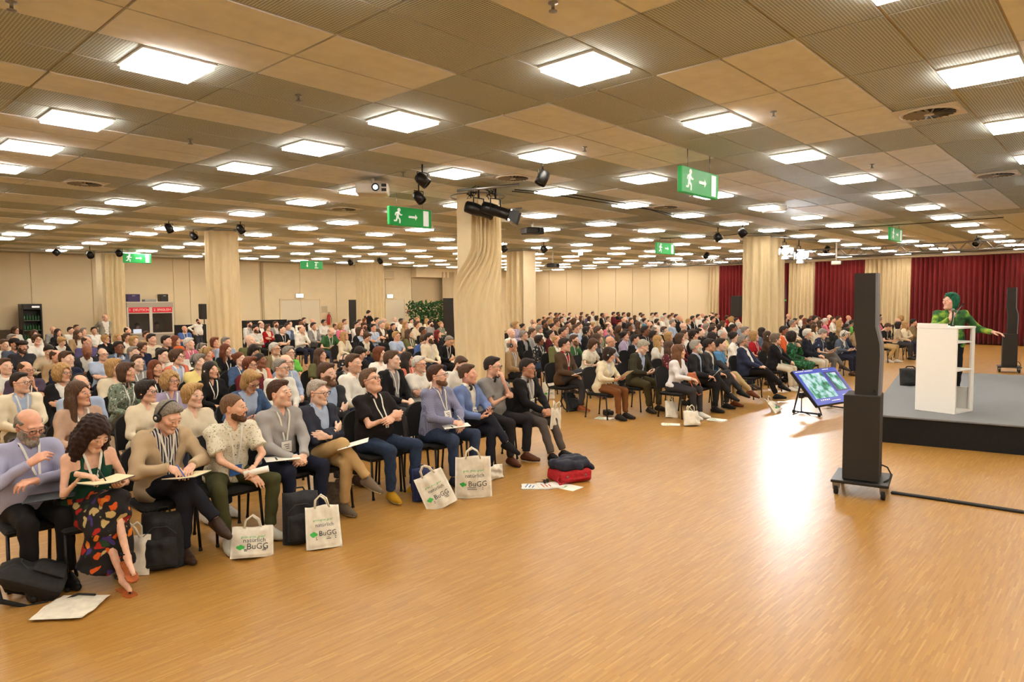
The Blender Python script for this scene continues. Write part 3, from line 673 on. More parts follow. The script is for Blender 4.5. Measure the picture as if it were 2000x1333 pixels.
# ---------------------------------------------------------------- hands (wrist at origin, fingers +y, palm -z, right hand)
HANDC = {}
def hand_mesh(curl, h, spread=.0):
    key = (round(curl, 2), h)
    if key in HANDC: return HANDC[key]
    xs = [-.029, -.010, .010, .028]; ls = [(.042, .026, .022), (.047, .03, .023), (.043, .028, .022), (.033, .021, .018)]
    fd = Field((-.09, -.05, -.12), (.05, .22, .04), h)
    fd.add(cap((0, -.05, 0), (0, .015, 0), .023, .022))
    for i, x in enumerate(xs):
        kn = A3(x, .085-.008*abs(i-1.2), 0); fd.add(cap((x*.55, .005, -.003), kn, .0165, .0125), .014)
        p = kn; an = 0
        for j, l in enumerate(ls[i]):
            an += curl*(.75, 1.0, .7)[j]*(1+.06*i); d = A3(x*.9*(1-min(1, curl)), math.cos(an), -math.sin(an)); d /= np.linalg.norm(d); q = p+d*l
            fd.add(cap(p, q, .0092-.0008*j, .0084-.0009*j), .004 if j else .008); p = q
    tp = [A3(-.018, .022, -.006), A3(-.046, .048, -.018-.012*curl), A3(-.055+.018*curl, .076, -.028-.022*curl), A3(-.056+.034*curl, .098, -.034-.03*curl)]
    for j in range(3): fd.add(cap(tp[j], tp[j+1], (.0165, .0115, .0098)[j], (.0115, .0098, .0082)[j]), .010 if j == 0 else .004)
    V, Q = fd.mesh(); HANDC[key] = (V, Q); return V, Q
def ik(a, c, l1, l2, pole):
    d = c-a; L = np.linalg.norm(d); d = d/(L+1e-9)
    if L > (l1+l2)*.995: c = a+d*(l1+l2)*.995; L = (l1+l2)*.995
    x = (l1*l1-l2*l2+L*L)/(2*L); hgt = math.sqrt(max(l1*l1-x*x, 1e-6)); p = np.asarray(pole, float); p = p-d*(p@d); p /= np.linalg.norm(p)+1e-9
    return a+d*x+p*hgt, c
# hand presets: (wrist, finger direction, palm direction, curl, elbow pole) for right (-x); left is mirrored unless given
HP = {'lap': ((-.075, -.33, .665), (.55, -.7, -.15), (0, .1, -1), .55, (-.6, .5, -.4)), 'crossR': ((.075, -.19, .80), (.95, .3, .25), (-.1, 1, .1), .35, (-.75, -.1, -.8)), 'crossL': ((-.085, -.215, .755), (-.95, .35, .2), (.1, 1, 0), .35, (.75, -.1, -.8)),
      'chin': ((-.07, -.17, 1.025), (.25, .05, 1), (.2, .9, -.2), 1.0, (-.35, -.5, -1)), 'hold': ((-.12, -.34, .70), (.35, -.9, .15), (.4, .1, .9), .7, (-.8, .4, -.5)), 'write': ((-.04, -.34, .72), (.25, -.9, -.25), (.3, -.1, -.95), .9, (-.9, .3, -.4)),
      'knee': ((-.13, -.44, .66), (.1, -.85, -.5), (0, -.3, -1), .4, (-.7, .4, -.3)), 'forearm': ((-.03, -.24, .76), (.9, -.2, -.1), (0, .5, -.8), .5, (-.7, .3, -.6)), 'chest': ((-.02, -.18, .93), (.8, .1, .35), (.1, 1, .1), .35, (-.6, -.3, -.9)),
      'side': ((-.27, .03, .72), (-.1, -.1, -1), (1, 0, 0), .5, (-.5, .8, 0)), 'clasp': ((-.055, -.40, .64), (.75, -.55, -.25), (.5, .3, -.7), .8, (-.7, .5, -.3)), 'behind': ((-.10, .17, .62), (.8, .1, -.5), (0, 1, 0), .5, (-.5, .8, -.3))}
LP = {'flat': ((-.11, -.43, .09), (-.15, -1, 0), (-.05, -.5, 1)), 'apart': ((-.19, -.42, .09), (-.35, -1, 0), (-.35, -.5, 1)), 'ext': ((-.12, -.60, .09), (-.2, -1, .1), (0, -.5, 1)), 'tuck': ((-.10, -.24, .10), (-.1, -1, -.15), (0, -.8, 1)),
      'over': ((.23, -.62, .36), (.35, -.9, -.45), (-.15, -.2, 1)), 'under': ((-.02, -.40, .09), (-.05, -1, 0), (0, -.5, 1)), 'stand': ((-.09, .0, .09), (-.2, -1, 0), (0, -1, 0))}
def mir(v): return (-v[0],)+tuple(v[1:])
class Sk: pass
def skeleton(sex='M', lean=4, tyaw=0, head=(20, 0, 0), hr='lap', hl='lap', lr='flat', ll='flat', stand=False, hipz=.54, bulk=1.0, slump=0, hold=None, side=0):
    s = Sk(); f = sex == 'F'; s.f = f; s.bulk = bulk; hz = .93 if stand else hipz; s.H = A3(0, 0, hz)
    le, ty, sd = math.radians(lean), math.radians(tyaw), math.radians(side)
    Rz = rotm(tyaw); up = Rz@A3(math.sin(sd), -math.sin(le), math.cos(le)); up /= np.linalg.norm(up); r = Rz@A3(-1, 0, 0); r = r-up*(r@up); r /= np.linalg.norm(r); fw = np.cross(r, up)*1.0
    if (fw@(Rz@A3(0, -1, 0))) < 0: fw = -fw
    s.up, s.r, s.fw = up, r, fw; tl = .50 if not f else .465; sw = .175*bulk**.4 if not f else .152
    s.N = s.H+up*tl; s.SR = s.H+up*(tl-.055)+r*sw; s.SL = s.H+up*(tl-.055)-r*sw; s.tl = tl; s.sw = sw
    s.Rh = rotm(*head); hu = s.Rh@A3(0, 0, 1); hf = s.Rh@A3(0, -1, 0); s.hc = s.N+up*.05+hu*.093+hf*.022
    s.hs = 1.05 if not f else 1.0
    la, lf = (.285, .255) if not f else (.265, .235)
    def hand(p, left):
        q = HP[p] if isinstance(p, str) else p; w_, d, pn, cu, po = q
        if left and p not in ('crossL',): w_, d, pn, po = mir(w_), mir(d), mir(pn), mir(po)
        w_ = A3(*w_); d, pn, po = A3(*d), A3(*pn), A3(*po)
        if p == 'chin':
            sx = 1 if left else -1; w_ = s.hc+s.Rh@A3(sx*.035, -.075, -.185); d = s.Rh@A3(-sx*.25, -.1, 1.); pn = s.Rh@A3(-sx*.3, 1., 0)
        elif p in ('crossR', 'crossL', 'chest', 'forearm', 'behind') :
            fr = lambda v: -r*v[0]-fw*v[1]+up*v[2]; w_ = s.H+fr(w_-A3(0, 0, .54)); d, pn, po = fr(d), fr(pn), fr(po)
        elif stand and isinstance(p, str): w_ = w_+A3(0, 0, hz-.54)
        return w_, d, pn, cu, po
    s.ER = s.EL = None; s.hands = []
    for S_, p, left in ((s.SR, hr, False), (s.SL, hl, True)):
        w_, d, pn, cu, po = hand(p, left); E_, w_ = ik(S_, w_, la, lf, po); s.hands.append((w_, d, pn, cu, left))
        if left: s.EL, s.WL = E_, w_
        else: s.ER, s.WR = E_, w_
    s.legs = []
    for p, left in ((lr, False), (ll, True)):
        q = LP[p] if isinstance(p, str) else p; a, d, po = q
        if left: a, d, po = mir(a), mir(d), mir(po)
        hj = s.H+A3(.088 if left else -.088, 0, 0); K, a2 = ik(hj, A3(*a), .43 if not f else .41, .43 if not f else .405, A3(*po)); s.legs.append((hj, K, a2, A3(*d)/np.linalg.norm(d)))
    return s
def torso_prims(s, e=0, belly=0.):
    H, up, r, fw = s.H, s.up, s.r, s.fw; b = s.bulk; t_ = s.tl
    if not s.f:
        pr = [(cap(H-r*.075+up*.01, H+r*.075+up*.01, .115*b), 0), (cap(H+up*.15-r*.062+fw*.012, H+up*.15+r*.062+fw*.012, (.098+belly*.45)*b), .06), (ell(H+up*.16+fw*(.04+belly*.5), A3(.09+belly*.5, .07+belly*.5, .11+belly*.4)*b), .05),
              (cap(H+up*.30-r*.072, H+up*.30+r*.072, .100*b), .06), (cap(H+up*.385-r*.085, H+up*.385+r*.085, .082), .05), (cap(s.SR-r*.012, s.SL+r*.012, .054), .045), (cap(H+up*(t_-.05), s.N+up*.03, .055, .044), .045)]
    else:
        pr = [(cap(H-r*.085+up*.0, H+r*.085+up*.0, .112*b), 0), (cap(H+up*.16-r*.052, H+up*.16+r*.052, .088*b), .07), (cap(H+up*.29-r*.065, H+up*.29+r*.065, .09*b), .06),
              (ell(H+up*.275-r*.065+fw*.075, A3(.055, .052, .055)), .03), (ell(H+up*.275+r*.065+fw*.075, A3(.055, .052, .055)), .03), (cap(H+up*.365-r*.075, H+up*.365+r*.075, .078), .06), (cap(s.SR-r*.012, s.SL+r*.012, .05), .05), (cap(H+up*(t_-.05), s.N+up*.025, .048, .036), .04)]
    return pr
def arm_prims(s, e, long=True, frac=.62):
    k = .88 if s.f else 1.0; o = []
    for S_, E_, W_ in ((s.SR, s.ER, s.WR), (s.SL, s.EL, s.WL)):
        if long: o += [(cap(S_, E_, .052*k+e, .043*k+e), .03), (capcut(E_, E_+(W_-E_)*.97, .042*k+e, .030*k+e), .015)]
        else: o += [(capcut(S_, S_+(E_-S_)*(frac+.1), .054*k+e, .055*k+e*1.5), .03)]
    return o
def leg_prims(s, e, end=.93, cutl=False):
    k = .95 if s.f else 1.0; o = []
    for hj, K, a, d in s.legs: o += [(cap(hj, K, .083*k+e, .060*k+e), .035), ((capcut if cutl else cap)(K, K+(a-K)*end, .057*k+e, .042*k+e), .02)]
    return o
def folds(P, amp, seed):
    x, y, z = P[..., 0], P[..., 1], P[..., 2]; a = seed*1.7
    w_ = x*6+np.sin(9*z+a)*.8; return amp*(1.3*np.sin(44*z+9*y+3*np.sin(7*x+a)+a)*np.sin(11*x-9*y+2*a+w_)+.7*np.sin(31*x+17*z+a)*np.sin(23*y-19*z+2*a))
def bounds(prims, m=.05):
    lo = np.min([p[0][1] for p in prims], 0)-m; hi = np.max([p[0][2] for p in prims], 0)+m; return lo, hi
def evalp(prims, P, infl=0):
    d = np.full(P.shape[:-1], 1.)
    for (f, lo, hi), k in prims: d = smin(d, f(P)-infl, k)
    return d
def garment(core, h, infl, seed=0, amp=.004, cutters=(), extra=(), post=None):
    lo, hi = bounds(list(core)+list(extra), infl+.03); fd = Field(lo, hi, h)
    for p, k in core: fd.add(p, k, infl)
    if cutters:
        P = fd.pts()
        for fn in cutters: fd.F = np.maximum(fd.F, fn(P).astype(np.float32))
    if post is not None: fd.F = (fd.F-post(fd.pts())).astype(np.float32)
    for p, k in extra: fd.add(p, k)
    near = np.abs(fd.F) < 4*h; P = fd.lo+h*np.argwhere(near); fd.F[near] += folds(P, amp, seed).astype(np.float32)
    return fd.mesh()
def tcoord(s, P): q = P-s.H; return q@s.r, q@s.fw, q@s.up
def cut_neck(s, depth=.07, w_=.05, top=.03):
    def fn(P):
        u, v, w2 = tcoord(s, P); t_ = s.tl
        vee = np.minimum(w_*np.clip((w2-(t_-depth))/depth, -.2, 1.3)-np.abs(u), v)
        return np.maximum(vee, w2-(t_+top))
    return fn
def cut_jacket(s, w0=.13, top=.075, low=.0, gap=.012):
    def fn(P):
        u, v, w2 = tcoord(s, P); hw = gap+top*np.clip((w2-w0)/(s.tl-w0-.02), 0, 1.15)+.10*np.clip((w0-w2-.02)/.25, 0, 1)*low
        return np.maximum(np.minimum(hw-np.abs(u), v-.01), w2-(s.tl+.025))
    return fn
def lapels(s, w0=.13, top=.075, gap=.012):
    def fn(P):
        u, v, w2 = tcoord(s, P); hw = gap+top*np.clip((w2-w0)/(s.tl-w0-.02), 0, 1.15); t_ = np.clip((w2-w0)/(s.tl-w0), 0, 1); wd = .015+.055*np.sin(np.clip(t_*1.25, 0, 1)*PI*.62)
        e = np.minimum(np.clip((hw+wd-np.abs(u))/.012, 0, 1), np.clip((v-.02)/.02, 0, 1))*np.clip(t_*12, 0, 1); return .008*e
    return fn
def collar_prim(s, r=None):
    r = (.072 if not s.f else .058) if r is None else r; a = s.N-s.up*.05; f0, lo, hi = cap(a, s.N+s.up*.05+s.fw*.006, r+.016, r-.010)
    def f(P):
        u, v, w2 = tcoord(s, P); return np.maximum(np.maximum(f0(P), np.minimum(.006+.04*np.clip((w2-s.tl+.06)/.09, 0, 2)-np.abs(u), v-.0)), w2-(s.tl+.042))
    return f, lo, hi
def floor_cut(z): return lambda P: z-P[..., 2]
def limb_end(a, b, t_):                       # cut beyond fraction t on a segment (sleeve ends)
    d = b-a; L = np.linalg.norm(d); d = d/L
    def fn(P):
        q = P-a; al = q@d; rad = np.sqrt(np.maximum((q**2).sum(-1)-al*al, 0)); return np.where(rad < .09, al-L*t_, -1.)
    return fn
def shoe(s, legs=(0, 1), hcell=.009):
    pr = []; LG = [s.legs[i] for i in legs]
    for hj, K, a, d in LG:
        sd = np.cross(d, A3(0, 0, 1)); sd /= np.linalg.norm(sd)+1e-9; dn = np.cross(d, sd); dn = dn if dn[2] < 0 else -dn
        heel = a-d*.045+dn*.045; ball = a+d*.10+dn*.052; toe = a+d*.165+dn*.058
        pr += [(cap(heel, ball, .036, .040), .0), (cap(ball, toe, .036, .027), .02), (cap(a+dn*.01, a+d*.05+dn*.03, .043, .040), .03)]
    lo, hi = bounds(pr); fd = Field(lo, hi, hcell)
    for p, k in pr: fd.add(p, k)
    for hj, K, a, d in LG:                   # flat sole
        sd = np.cross(d, A3(0, 0, 1)); sd /= np.linalg.norm(sd)+1e-9; dn = np.cross(d, sd); dn = dn if dn[2] < 0 else -dn
        P = fd.pts(); near = ((P-(a+d*.05))**2).sum(-1) < .15**2
        fd.F = np.where(near, np.maximum(fd.F, ((P-a)@dn-.082)), fd.F).astype(np.float32)
    V, Q = fd.mesh(); c = V[Q].mean(1); mi = np.zeros(len(Q), int)
    for hj, K, a, d in LG:
        sd = np.cross(d, A3(0, 0, 1)); sd /= np.linalg.norm(sd)+1e-9; dn = np.cross(d, sd); dn = dn if dn[2] < 0 else -dn
        near = ((c-(a+d*.05))**2).sum(-1) < .15**2; mi[near & (((c-a)@dn) > .066)] = 1
    return V, Q, mi
def body_mesh(s, v, h, hh, hhand, arms=True):
    pr = torso_prims(s)+arm_prims(s, -.008)+[(cap(s.N-s.up*.02, s.hc+s.Rh@A3(0, .024, -.06), .042 if not s.f else .034), .03)]+leg_prims(s, -.012, 1.0)
    for hj, K, a, d in s.legs: pr.append((cap(a+A3(0, 0, -.02), a+d*.14+A3(0, 0, -.055), .032, .022), .02))
    lo, hi = bounds(pr, .02); fd = Field(lo, hi, h)
    for p, k in pr: fd.add(p, k, -.004)
    V, Q = fd.mesh(); Vs, Qs, Ms, Ts = [V], [Q], [np.zeros(len(Q), int)], [np.zeros((len(V), 3))]; b = len(V)
    hv, hq, hm, ht = head_mesh(v, hh); Vs.append((hv*s.hs)@s.Rh.T+s.hc); Qs.append(hq+b); Ms.append(hm); Ts.append(ht); b += len(hv)
    for (w_, d, pn, cu, left) in s.hands:
        hv, hq = hand_mesh(cu, hhand); y = d/np.linalg.norm(d); z = -(pn-y*(pn@y)); z /= np.linalg.norm(z)+1e-9; x = np.cross(y, z); k = .9 if s.f else 1.
        vv = hv.copy()*k
        if left: vv[:, 0] *= -1; hq = hq[:, ::-1]
        Vs.append(vv@np.stack([x, y, z])+w_); Qs.append(hq+b); Ms.append(np.zeros(len(hq), int)); Ts.append(np.zeros((len(hv), 3))); b += len(hv)
    return mk('person', np.concatenate(Vs), np.concatenate(Qs), ['skin', 'eye_white', 'iris'], np.concatenate(Ms), np.concatenate(Ts))
# ---------------------------------------------------------------- hair, beards, headgear in head space
HAIRC = {}
def hair_mesh(style, h=.0075):
    key = (style, h)
    if key in HAIRC: return HAIRC[key]
    lo, hi = A3(-.17, -.14, -.2), A3(.17, .19, .21)
    if style in ('long', 'curly', 'tail'): lo = A3(-.2, -.15, -.42)
    fd = Field(lo, hi, h); P = fd.pts(); x, y, z = P[..., 0], P[..., 1], P[..., 2]; ax = np.abs(x)
    zl = np.interp(y, [-.12, -.066, -.05, -.02, .02, .05, .085, .12], [.085, .074, .062, .024, -.004, -.030, -.046, -.055])   # hairline
    def cut(m, sub=0): fd.F = np.maximum(fd.F, m.astype(np.float32))
    strand = .0035*np.sin(ax*330+y*60)*np.sin(y*180+z*70)
    if style in ('short', 'recede', 'buzz', 'side'):
        i = {'short': .008, 'recede': .007, 'buzz': .004, 'side': .011}[style]
        fd.add(ell((0, .018, .034), (.074+i*.7, .094+i*.8, .086+i*1.25)), 0); fd.add(ell((0, .03, -.01), (.074+i*.6, .07+i, .07)), .02)
        if style in ('short', 'side'): fd.add(ell((.012 if style == 'side' else 0, -.045, .098), (.054, .042, .024 if style == 'side' else .018)), .02)
        fd.F = fd.F+(strand*(.4 if style == 'buzz' else 1)).astype(np.float32); cut((zl-z)*.8)
        if style == 'recede': fd.sub(ell((0, -.045, .12), (.062, .105, .065)), .008)
        fd.sub(ell((-.08, .012, -.006), (.02, .024, .034)), .004); fd.sub(ell((.08, .012, -.006), (.02, .024, .034)), .004)
    elif style == 'fringe':                     # thin horseshoe of hair
        fd.add(ell((0, .018, .034), (.081, .10, .092)), 0); fd.add(ell((0, .03, -.01), (.080, .08, .07)), .02); fd.F = fd.F+strand.astype(np.float32); cut((zl-z)*.8); cut(z-.055+.3*np.maximum(-y-.0, 0)); cut(-y-.035)
        fd.sub(ell((-.08, .012, -.006), (.02, .024, .034)), .004); fd.sub(ell((.08, .012, -.006), (.02, .024, .034)), .004)
    else:
        cu = style in ('curly', 'afro'); i = .028 if cu else .012
        fd.add(ell((0, .024, .036), (.076+i, .097+i, .088+i)), 0)
        if style == 'crop': fd.add(ell((0, .04, -.03), (.082, .072, .072)), .02); fd.add(ell((.02, -.05, .10), (.06, .045, .03)), .02); zz = -.07
        elif style == 'bob': fd.add(ell((0, .03, -.045), (.096, .084, .095)), .03); fd.add(ell((.02, -.05, .10), (.06, .04, .025)), .02); zz = -.12
        elif style in ('long', 'curly'):
            fd.add(ell((0, .04, -.06), (.106 if not cu else .13, .085 if not cu else .105, .13)), .03)
            for sx in (-1, 1):
                fd.add(cap((sx*.085, .01, -.05), (sx*.098, -.015, -.27), .035 if not cu else .05, .026 if not cu else .05), .03); fd.add(cap((sx*.05, .07, -.08), (sx*.06, .085, -.30), .045 if not cu else .06, .035), .03)
            zz = -.34
        elif style == 'afro': fd.add(ell((0, .03, -.02), (.118, .115, .11)), .03); zz = -.12
        elif style in ('bun', 'tail'):
            fd = Field(lo, hi, h); fd.add(ell((0, .02, .036), (.084, .104, .098)), 0); fd.add(ell((0, .03, -.01), (.082, .085, .07)), .02); zz = -.08
            if style == 'bun': fd.add(ell((0, .12, .06), (.042, .04, .042)), .015)
            else: fd.add(cap((0, .12, .03), (0, .165, -.02), .026, .03), .012); fd.add(cap((0, .165, -.02), (0, .14, -.22), .03, .014), .01)
        n2 = (.010*np.sin(x*95+z*40)*np.sin(y*85+x*30)*np.sin(z*75+y*20)) if cu else .0045*np.sin(ax*240+y*110)*np.sin(z*30+y*25+2)
        fd.F = fd.F+n2.astype(np.float32); cut(zz-z)
        # opening for the face
        fw = .060 if style not in ('bun', 'tail') else .066
        face = np.sqrt((x/fw)**2+((z+.04)/(.108 if style not in ('bun', 'tail') else .112))**2); cut(np.where((y < .0), (1-face)*.05, -.05+0*x)); cut(np.where((z < -.02) & (ax < fw), (-.02-y)*.8, -1.))
        if style in ('bun', 'tail'): cut((zl-z)*.8*(y < .09)-1.*(y >= .09))
        # throat and shoulders stay free
        if style in ('long', 'curly'): cut(np.where((z < -.12), .05-np.sqrt((x*.9)**2+(y-.0)**2), -1.))
    V, Q = fd.mesh(); HAIRC[key] = mk('hair', V, Q, ['hair_strands']); return HAIRC[key]
def beard_mesh(style, h=.006):
    key = ('beard'+style, h)
    if key in HAIRC: return HAIRC[key]
    fd = Field((-.09, -.14, -.15), (.09, .05, .02), h); pr, s1, p2, s2, nk = head_prims('m'); e = .006 if style == 'full' else .0025
    for p, k in pr[1:]: fd.add(p, k, e)
    if style == 'full': fd.add(ell((0, -.07, -.105), (.038, .03, .028)), .02)
    P = fd.pts(); x, y, z = P[..., 0], P[..., 1], P[..., 2]; ax = np.abs(x)
    top = np.interp(ax, [0, .02, .03, .045, .056, .075], [-.036, -.038, -.052, -.045, -.01, .0] if style == 'full' else [-.036, -.039, -.058, -.062, -.045, -.015]) if style != 'goatee' else np.interp(ax, [0, .024, .03], [-.036, -.038, -.2])
    fd.F = (fd.F+.0018*np.sin(x*400)*np.sin(z*200+y*300)).astype(np.float32)
    fd.F = np.maximum(fd.F, ((z-top)*.8)).astype(np.float32); fd.F = np.maximum(fd.F, (y-.005)).astype(np.float32)
    fd.sub(ell((0, -.1, -.061), (.021, .03, .0085)), .003); V, Q = fd.mesh(); HAIRC[key] = mk('beard', V, Q, ['hair_strands']); return HAIRC[key]
ACC = {}
def acc_mesh(kind):
    if kind in ACC: return ACC[kind]
    m = MB()
    if kind == 'glasses':
        for sx in (-1, 1):
            c = A3(sx*.033, -.106, .004); m.tube([c+A3(.024*math.copysign(abs(math.cos(a))**.6, math.cos(a)), .004*abs(math.cos(a)), .0165*math.copysign(abs(math.sin(a))**.6, math.sin(a))) for a in np.linspace(0, 2*PI, 17)[:-1]], .0022, 'black_plastic', 6, closed=True)
            m.tube([c+A3(sx*.024, 0, .006), A3(sx*.078, -.07, .008), A3(sx*.083, .01, .006), A3(sx*.08, .035, -.012)], .0022, 'black_plastic', 6)
        m.tube([(-.009, -.108, .008), (0, -.112, .011), (.009, -.108, .008)], .002, 'black_plastic', 6)
    elif kind == 'headphones':
        m.tube([(.094*math.cos(a), .02, .005+.128*math.sin(a)) for a in np.linspace(.05, PI-.05, 15)], .0075, 'black_plastic', 8)
        for sx in (-1, 1): m.lathe([(.02, -.012), (.033, -.012), (.036, 0), (.033, .012), (.022, .016), (.02, .013)], 'black_plastic', 16, Matrix.Translation((sx*.09, .014, -.004)) @ Matrix.Rotation(PI/2*sx, 4, 'Y')); m.lathe([(.014, .0), (.014, .003)], 'white_plastic', 12, Matrix.Translation((sx*.105, .014, -.004)) @ Matrix.Rotation(PI/2*sx, 4, 'Y'))
    elif kind == 'neckphones':
        m.tube([(.085*math.sin(a), .045+.075*math.cos(a), -.15-.012*math.cos(a)) for a in np.linspace(-2.3, 2.3, 17)], .007, 'black_plastic', 8)
        for sx in (-1, 1): m.lathe([(.02, -.012), (.033, -.012), (.036, 0), (.033, .012), (.02, .013)], 'black_plastic', 16, Matrix.Translation((sx*.058, -.035, -.152)) @ Matrix.Rotation(.9*sx, 4, 'Z') @ Matrix.Rotation(PI/2*sx, 4, 'Y')); m.lathe([(.014, .012), (.014, .016)], 'white_plastic', 12, Matrix.Translation((sx*.058, -.035, -.152)) @ Matrix.Rotation(.9*sx, 4, 'Z') @ Matrix.Rotation(PI/2*sx, 4, 'Y'))
    elif kind == 'cap':
        m.lathe([(.087, .045), (.09, .06), (.086, .09), (.068, .115), (.03, .13), (.004, .134)], 'cap_cloth', 20, Matrix.Translation((0, .012, 0)) @ Matrix.Scale(1.14, 4, (0, 1, 0)))
        V = []; 
        for k in range(9): a = PI+PI*k/8; V.append((.08*math.cos(a), -.02+.09*math.sin(a), .055)); V.append((.082*math.cos(a), -.045+.13*math.sin(a), .046))
        m.add(V, [(2*k, 2*k+1, 2*k+3, 2*k+2) for k in range(8)], 'cap_cloth', True); m.add([(x, y, z-.006) for x, y, z in V], [(2*k+2, 2*k+3, 2*k+1, 2*k) for k in range(8)], 'cap_cloth', True)
    elif kind == 'beret': m.lathe([(.085, .055), (.1, .065), (.108, .085), (.095, .11), (.05, .125), (.004, .128)], 'cap_cloth', 20, Matrix.Translation((0, .01, 0)) @ Matrix.Rotation(.12, 4, 'X'))
    ACC[kind] = m.mesh(kind); return ACC[kind]
obj_mat('cap_cloth', .9, 80, .1, .2)
def lanyard_meshes(s, prims, infl, badge='paper', drop=.20, ww=.0085):
    """ribbon laid on the chest surface plus a name badge"""
    def surf(u, w2):
        o = s.H+s.r*u+s.up*w2; lo, hi = 0., .45
        vs = np.linspace(.42, .0, 64); P = o[None]+vs[:, None]*s.fw[None]; d = evalp(prims, P, infl); k = np.argmax(d < .004); return P[k] if d[k] < .004 else o+s.fw*.1
    m = MB(); t_ = s.tl
    bot = surf(0, drop); 
    for sx in (-1, 1):
        us = np.linspace(.062, .012, 9); ws = np.linspace(t_-.005, drop+.0, 9); c = [s.N+s.r*sx*.06+s.up*.03-s.fw*.02]+[surf(sx*u, w_) for u, w_ in zip(us, ws)]
        V = []
        for p in c: V += [p-s.r*ww+s.fw*.004, p+s.r*ww+s.fw*.004]
        m.add(V, [(2*k, 2*k+1, 2*k+3, 2*k+2) for k in range(len(c)-1)], 'lanyard_ribbon', True); m.add([v-s.fw*.002 for v in V], [(2*k+2, 2*k+3, 2*k+1, 2*k) for k in range(len(c)-1)], 'lanyard_ribbon', True)
    b = MB(); top = surf(0, drop-.005)+s.fw*.008; lowp = surf(0, drop-.10)+s.fw*.008; d = top-lowp; d /= np.linalg.norm(d); nn = np.cross(s.r, d); nn = nn if nn@s.fw > 0 else -nn
    Vb = [top-d*.10-s.r*.054, top-d*.10+s.r*.054, top+s.r*.054, top-s.r*.054]; V2 = [v+nn*.003 for v in Vb]
    b.add(Vb+V2, [(0, 1, 2, 3), (7, 6, 5, 4), (0, 4, 5, 1), (1, 5, 6, 2), (2, 6, 7, 3), (3, 7, 4, 0)], badge)
    q = [top-d*(.03+.018*i)+nn*.0036 for i in range(3)]
    for i, p in enumerate(q): b.add([p-s.r*.03-d*.004, p+s.r*(.03-.012*i)-d*.004, p+s.r*(.03-.012*i)+d*.002, p-s.r*.03+d*.002], [(0, 1, 2, 3)], 'ink_grey')
    return m.mesh('lanyard'), b.mesh('badge')
plain('lanyard_ribbon', (232, 230, 220), .8)

# ------------------------------------------------------------------ chairs
def chair_parts():
    d = {}
    m = MB(); m.box((-.22, -.27, .415), (.22, .19, .455), 'black_fabric', .02); d['seat'] = m.mesh('seat')
    poly = [(-.21, .50), (.21, .50)]+[(.21*math.cos(a)**.8 if math.cos(a) > 0 else -.21*abs(math.cos(a))**.8, .76+.13*math.sin(a)) for a in np.linspace(0, PI, 13)]
    m = MB(); m.prism(poly, -.022, .022, 'black_fabric', Matrix.Translation((0, .22, 0)) @ Matrix.Translation((0, 0, .45)) @ Matrix.Rotation(-.16, 4, 'X') @ Matrix.Translation((0, 0, -.45))); d['backrest'] = m.mesh('backrest')
    for nm, sx, sy in (('leg', -1, -1), ('leg1', 1, -1), ('leg2', -1, 1), ('leg3', 1, 1)):
        m = MB(); m.tube([(sx*.2, sy*.2-.03, .42), (sx*.21, sy*.235-.03, .02)], .0125, 'black_metal', 8); m.lathe([(.016, 0), (.017, .012), (.013, .03)], 'rubber', 8, Matrix.Translation((sx*.21, sy*.236-.03, 0))); d[nm] = m.mesh('leg')
    m = MB(); m.tube([(-.2, -.23, .41), (.2, -.23, .41), (.2, .17, .41), (-.2, .17, .41)], .011, 'black_metal', 8, closed=True); d['seat_frame'] = m.mesh('seat_frame')
    for nm, sx in (('back_post', -1), ('back_post1', 1)):
        m = MB(); m.tube([(sx*.205, .17, .41), (sx*.215, .235, .52), (sx*.205, .275, .74)], .0115, 'black_metal', 8); d[nm] = m.mesh('back_post')
    return d
CHP = chair_parts()
def joined(meshes, name):
    V = []; Fs = []; Mi = []; mats = []
    for me in meshes:
        b = len(V); V += [tuple(v.co) for v in me.vertices]
        for p in me.polygons:
            mt = me.materials[p.material_index]
            if mt not in mats: mats.append(mt)
            Fs.append([b+i for i in p.vertices]); Mi.append(mats.index(mt))
    o = bpy.data.meshes.new(name); o.from_pydata(V, [], Fs)
    for m in mats: o.materials.append(m)
    o.polygons.foreach_set('material_index', Mi); return o
CHJ = joined(list(CHP.values()), 'chair')
def chair(x, y, rz, label, parts=True, group='black audience chairs'):
    if not parts:
        o = bpy.data.objects.new('chair', CHJ); link(o)
    else:
        o = empty('chair', (0, 0, 0))
        for k, me in CHP.items():
            c = bpy.data.objects.new(me.name.split('.')[0], me); link(c, o)
    o.location = (x, y, 0); o.rotation_euler = (0, 0, rz); return tag(o, label, 'chair', group)

# ------------------------------------------------------------------ people
CC_ = {'white': (232, 228, 218), 'cream': (228, 214, 186), 'beige': (206, 186, 156), 'tan': (168, 140, 104), 'khaki': (134, 116, 84), 'grey': (150, 148, 146), 'dgrey': (74, 74, 78), 'charcoal': (52, 52, 56), 'black': (26, 25, 27), 'navy': (32, 38, 62), 'blue': (78, 104, 160), 'lblue': (170, 186, 212),
       'teal': (62, 134, 160), 'denim': (72, 96, 132), 'slate': (88, 98, 116), 'green': (62, 104, 62), 'sage': (130, 146, 118), 'olive': (104, 104, 66), 'moss': (58, 56, 42), 'lime': (104, 180, 72), 'red': (178, 26, 36), 'pink': (218, 116, 138), 'coral': (224, 124, 100), 'orange': (226, 104, 56), 'purple': (92, 84, 128), 'plum': (76, 62, 80),
       'lilac': (178, 166, 196), 'brown': (86, 64, 48), 'maroon': (96, 28, 38), 'yellow': (226, 206, 130), 'blush': (206, 172, 148), 'ivory': (226, 214, 186), 'lavender': (170, 172, 204), 'floral': (30, 28, 30), 'print': (150, 146, 150), 'check': (150, 154, 164), 'floralred': (96, 28, 38)}
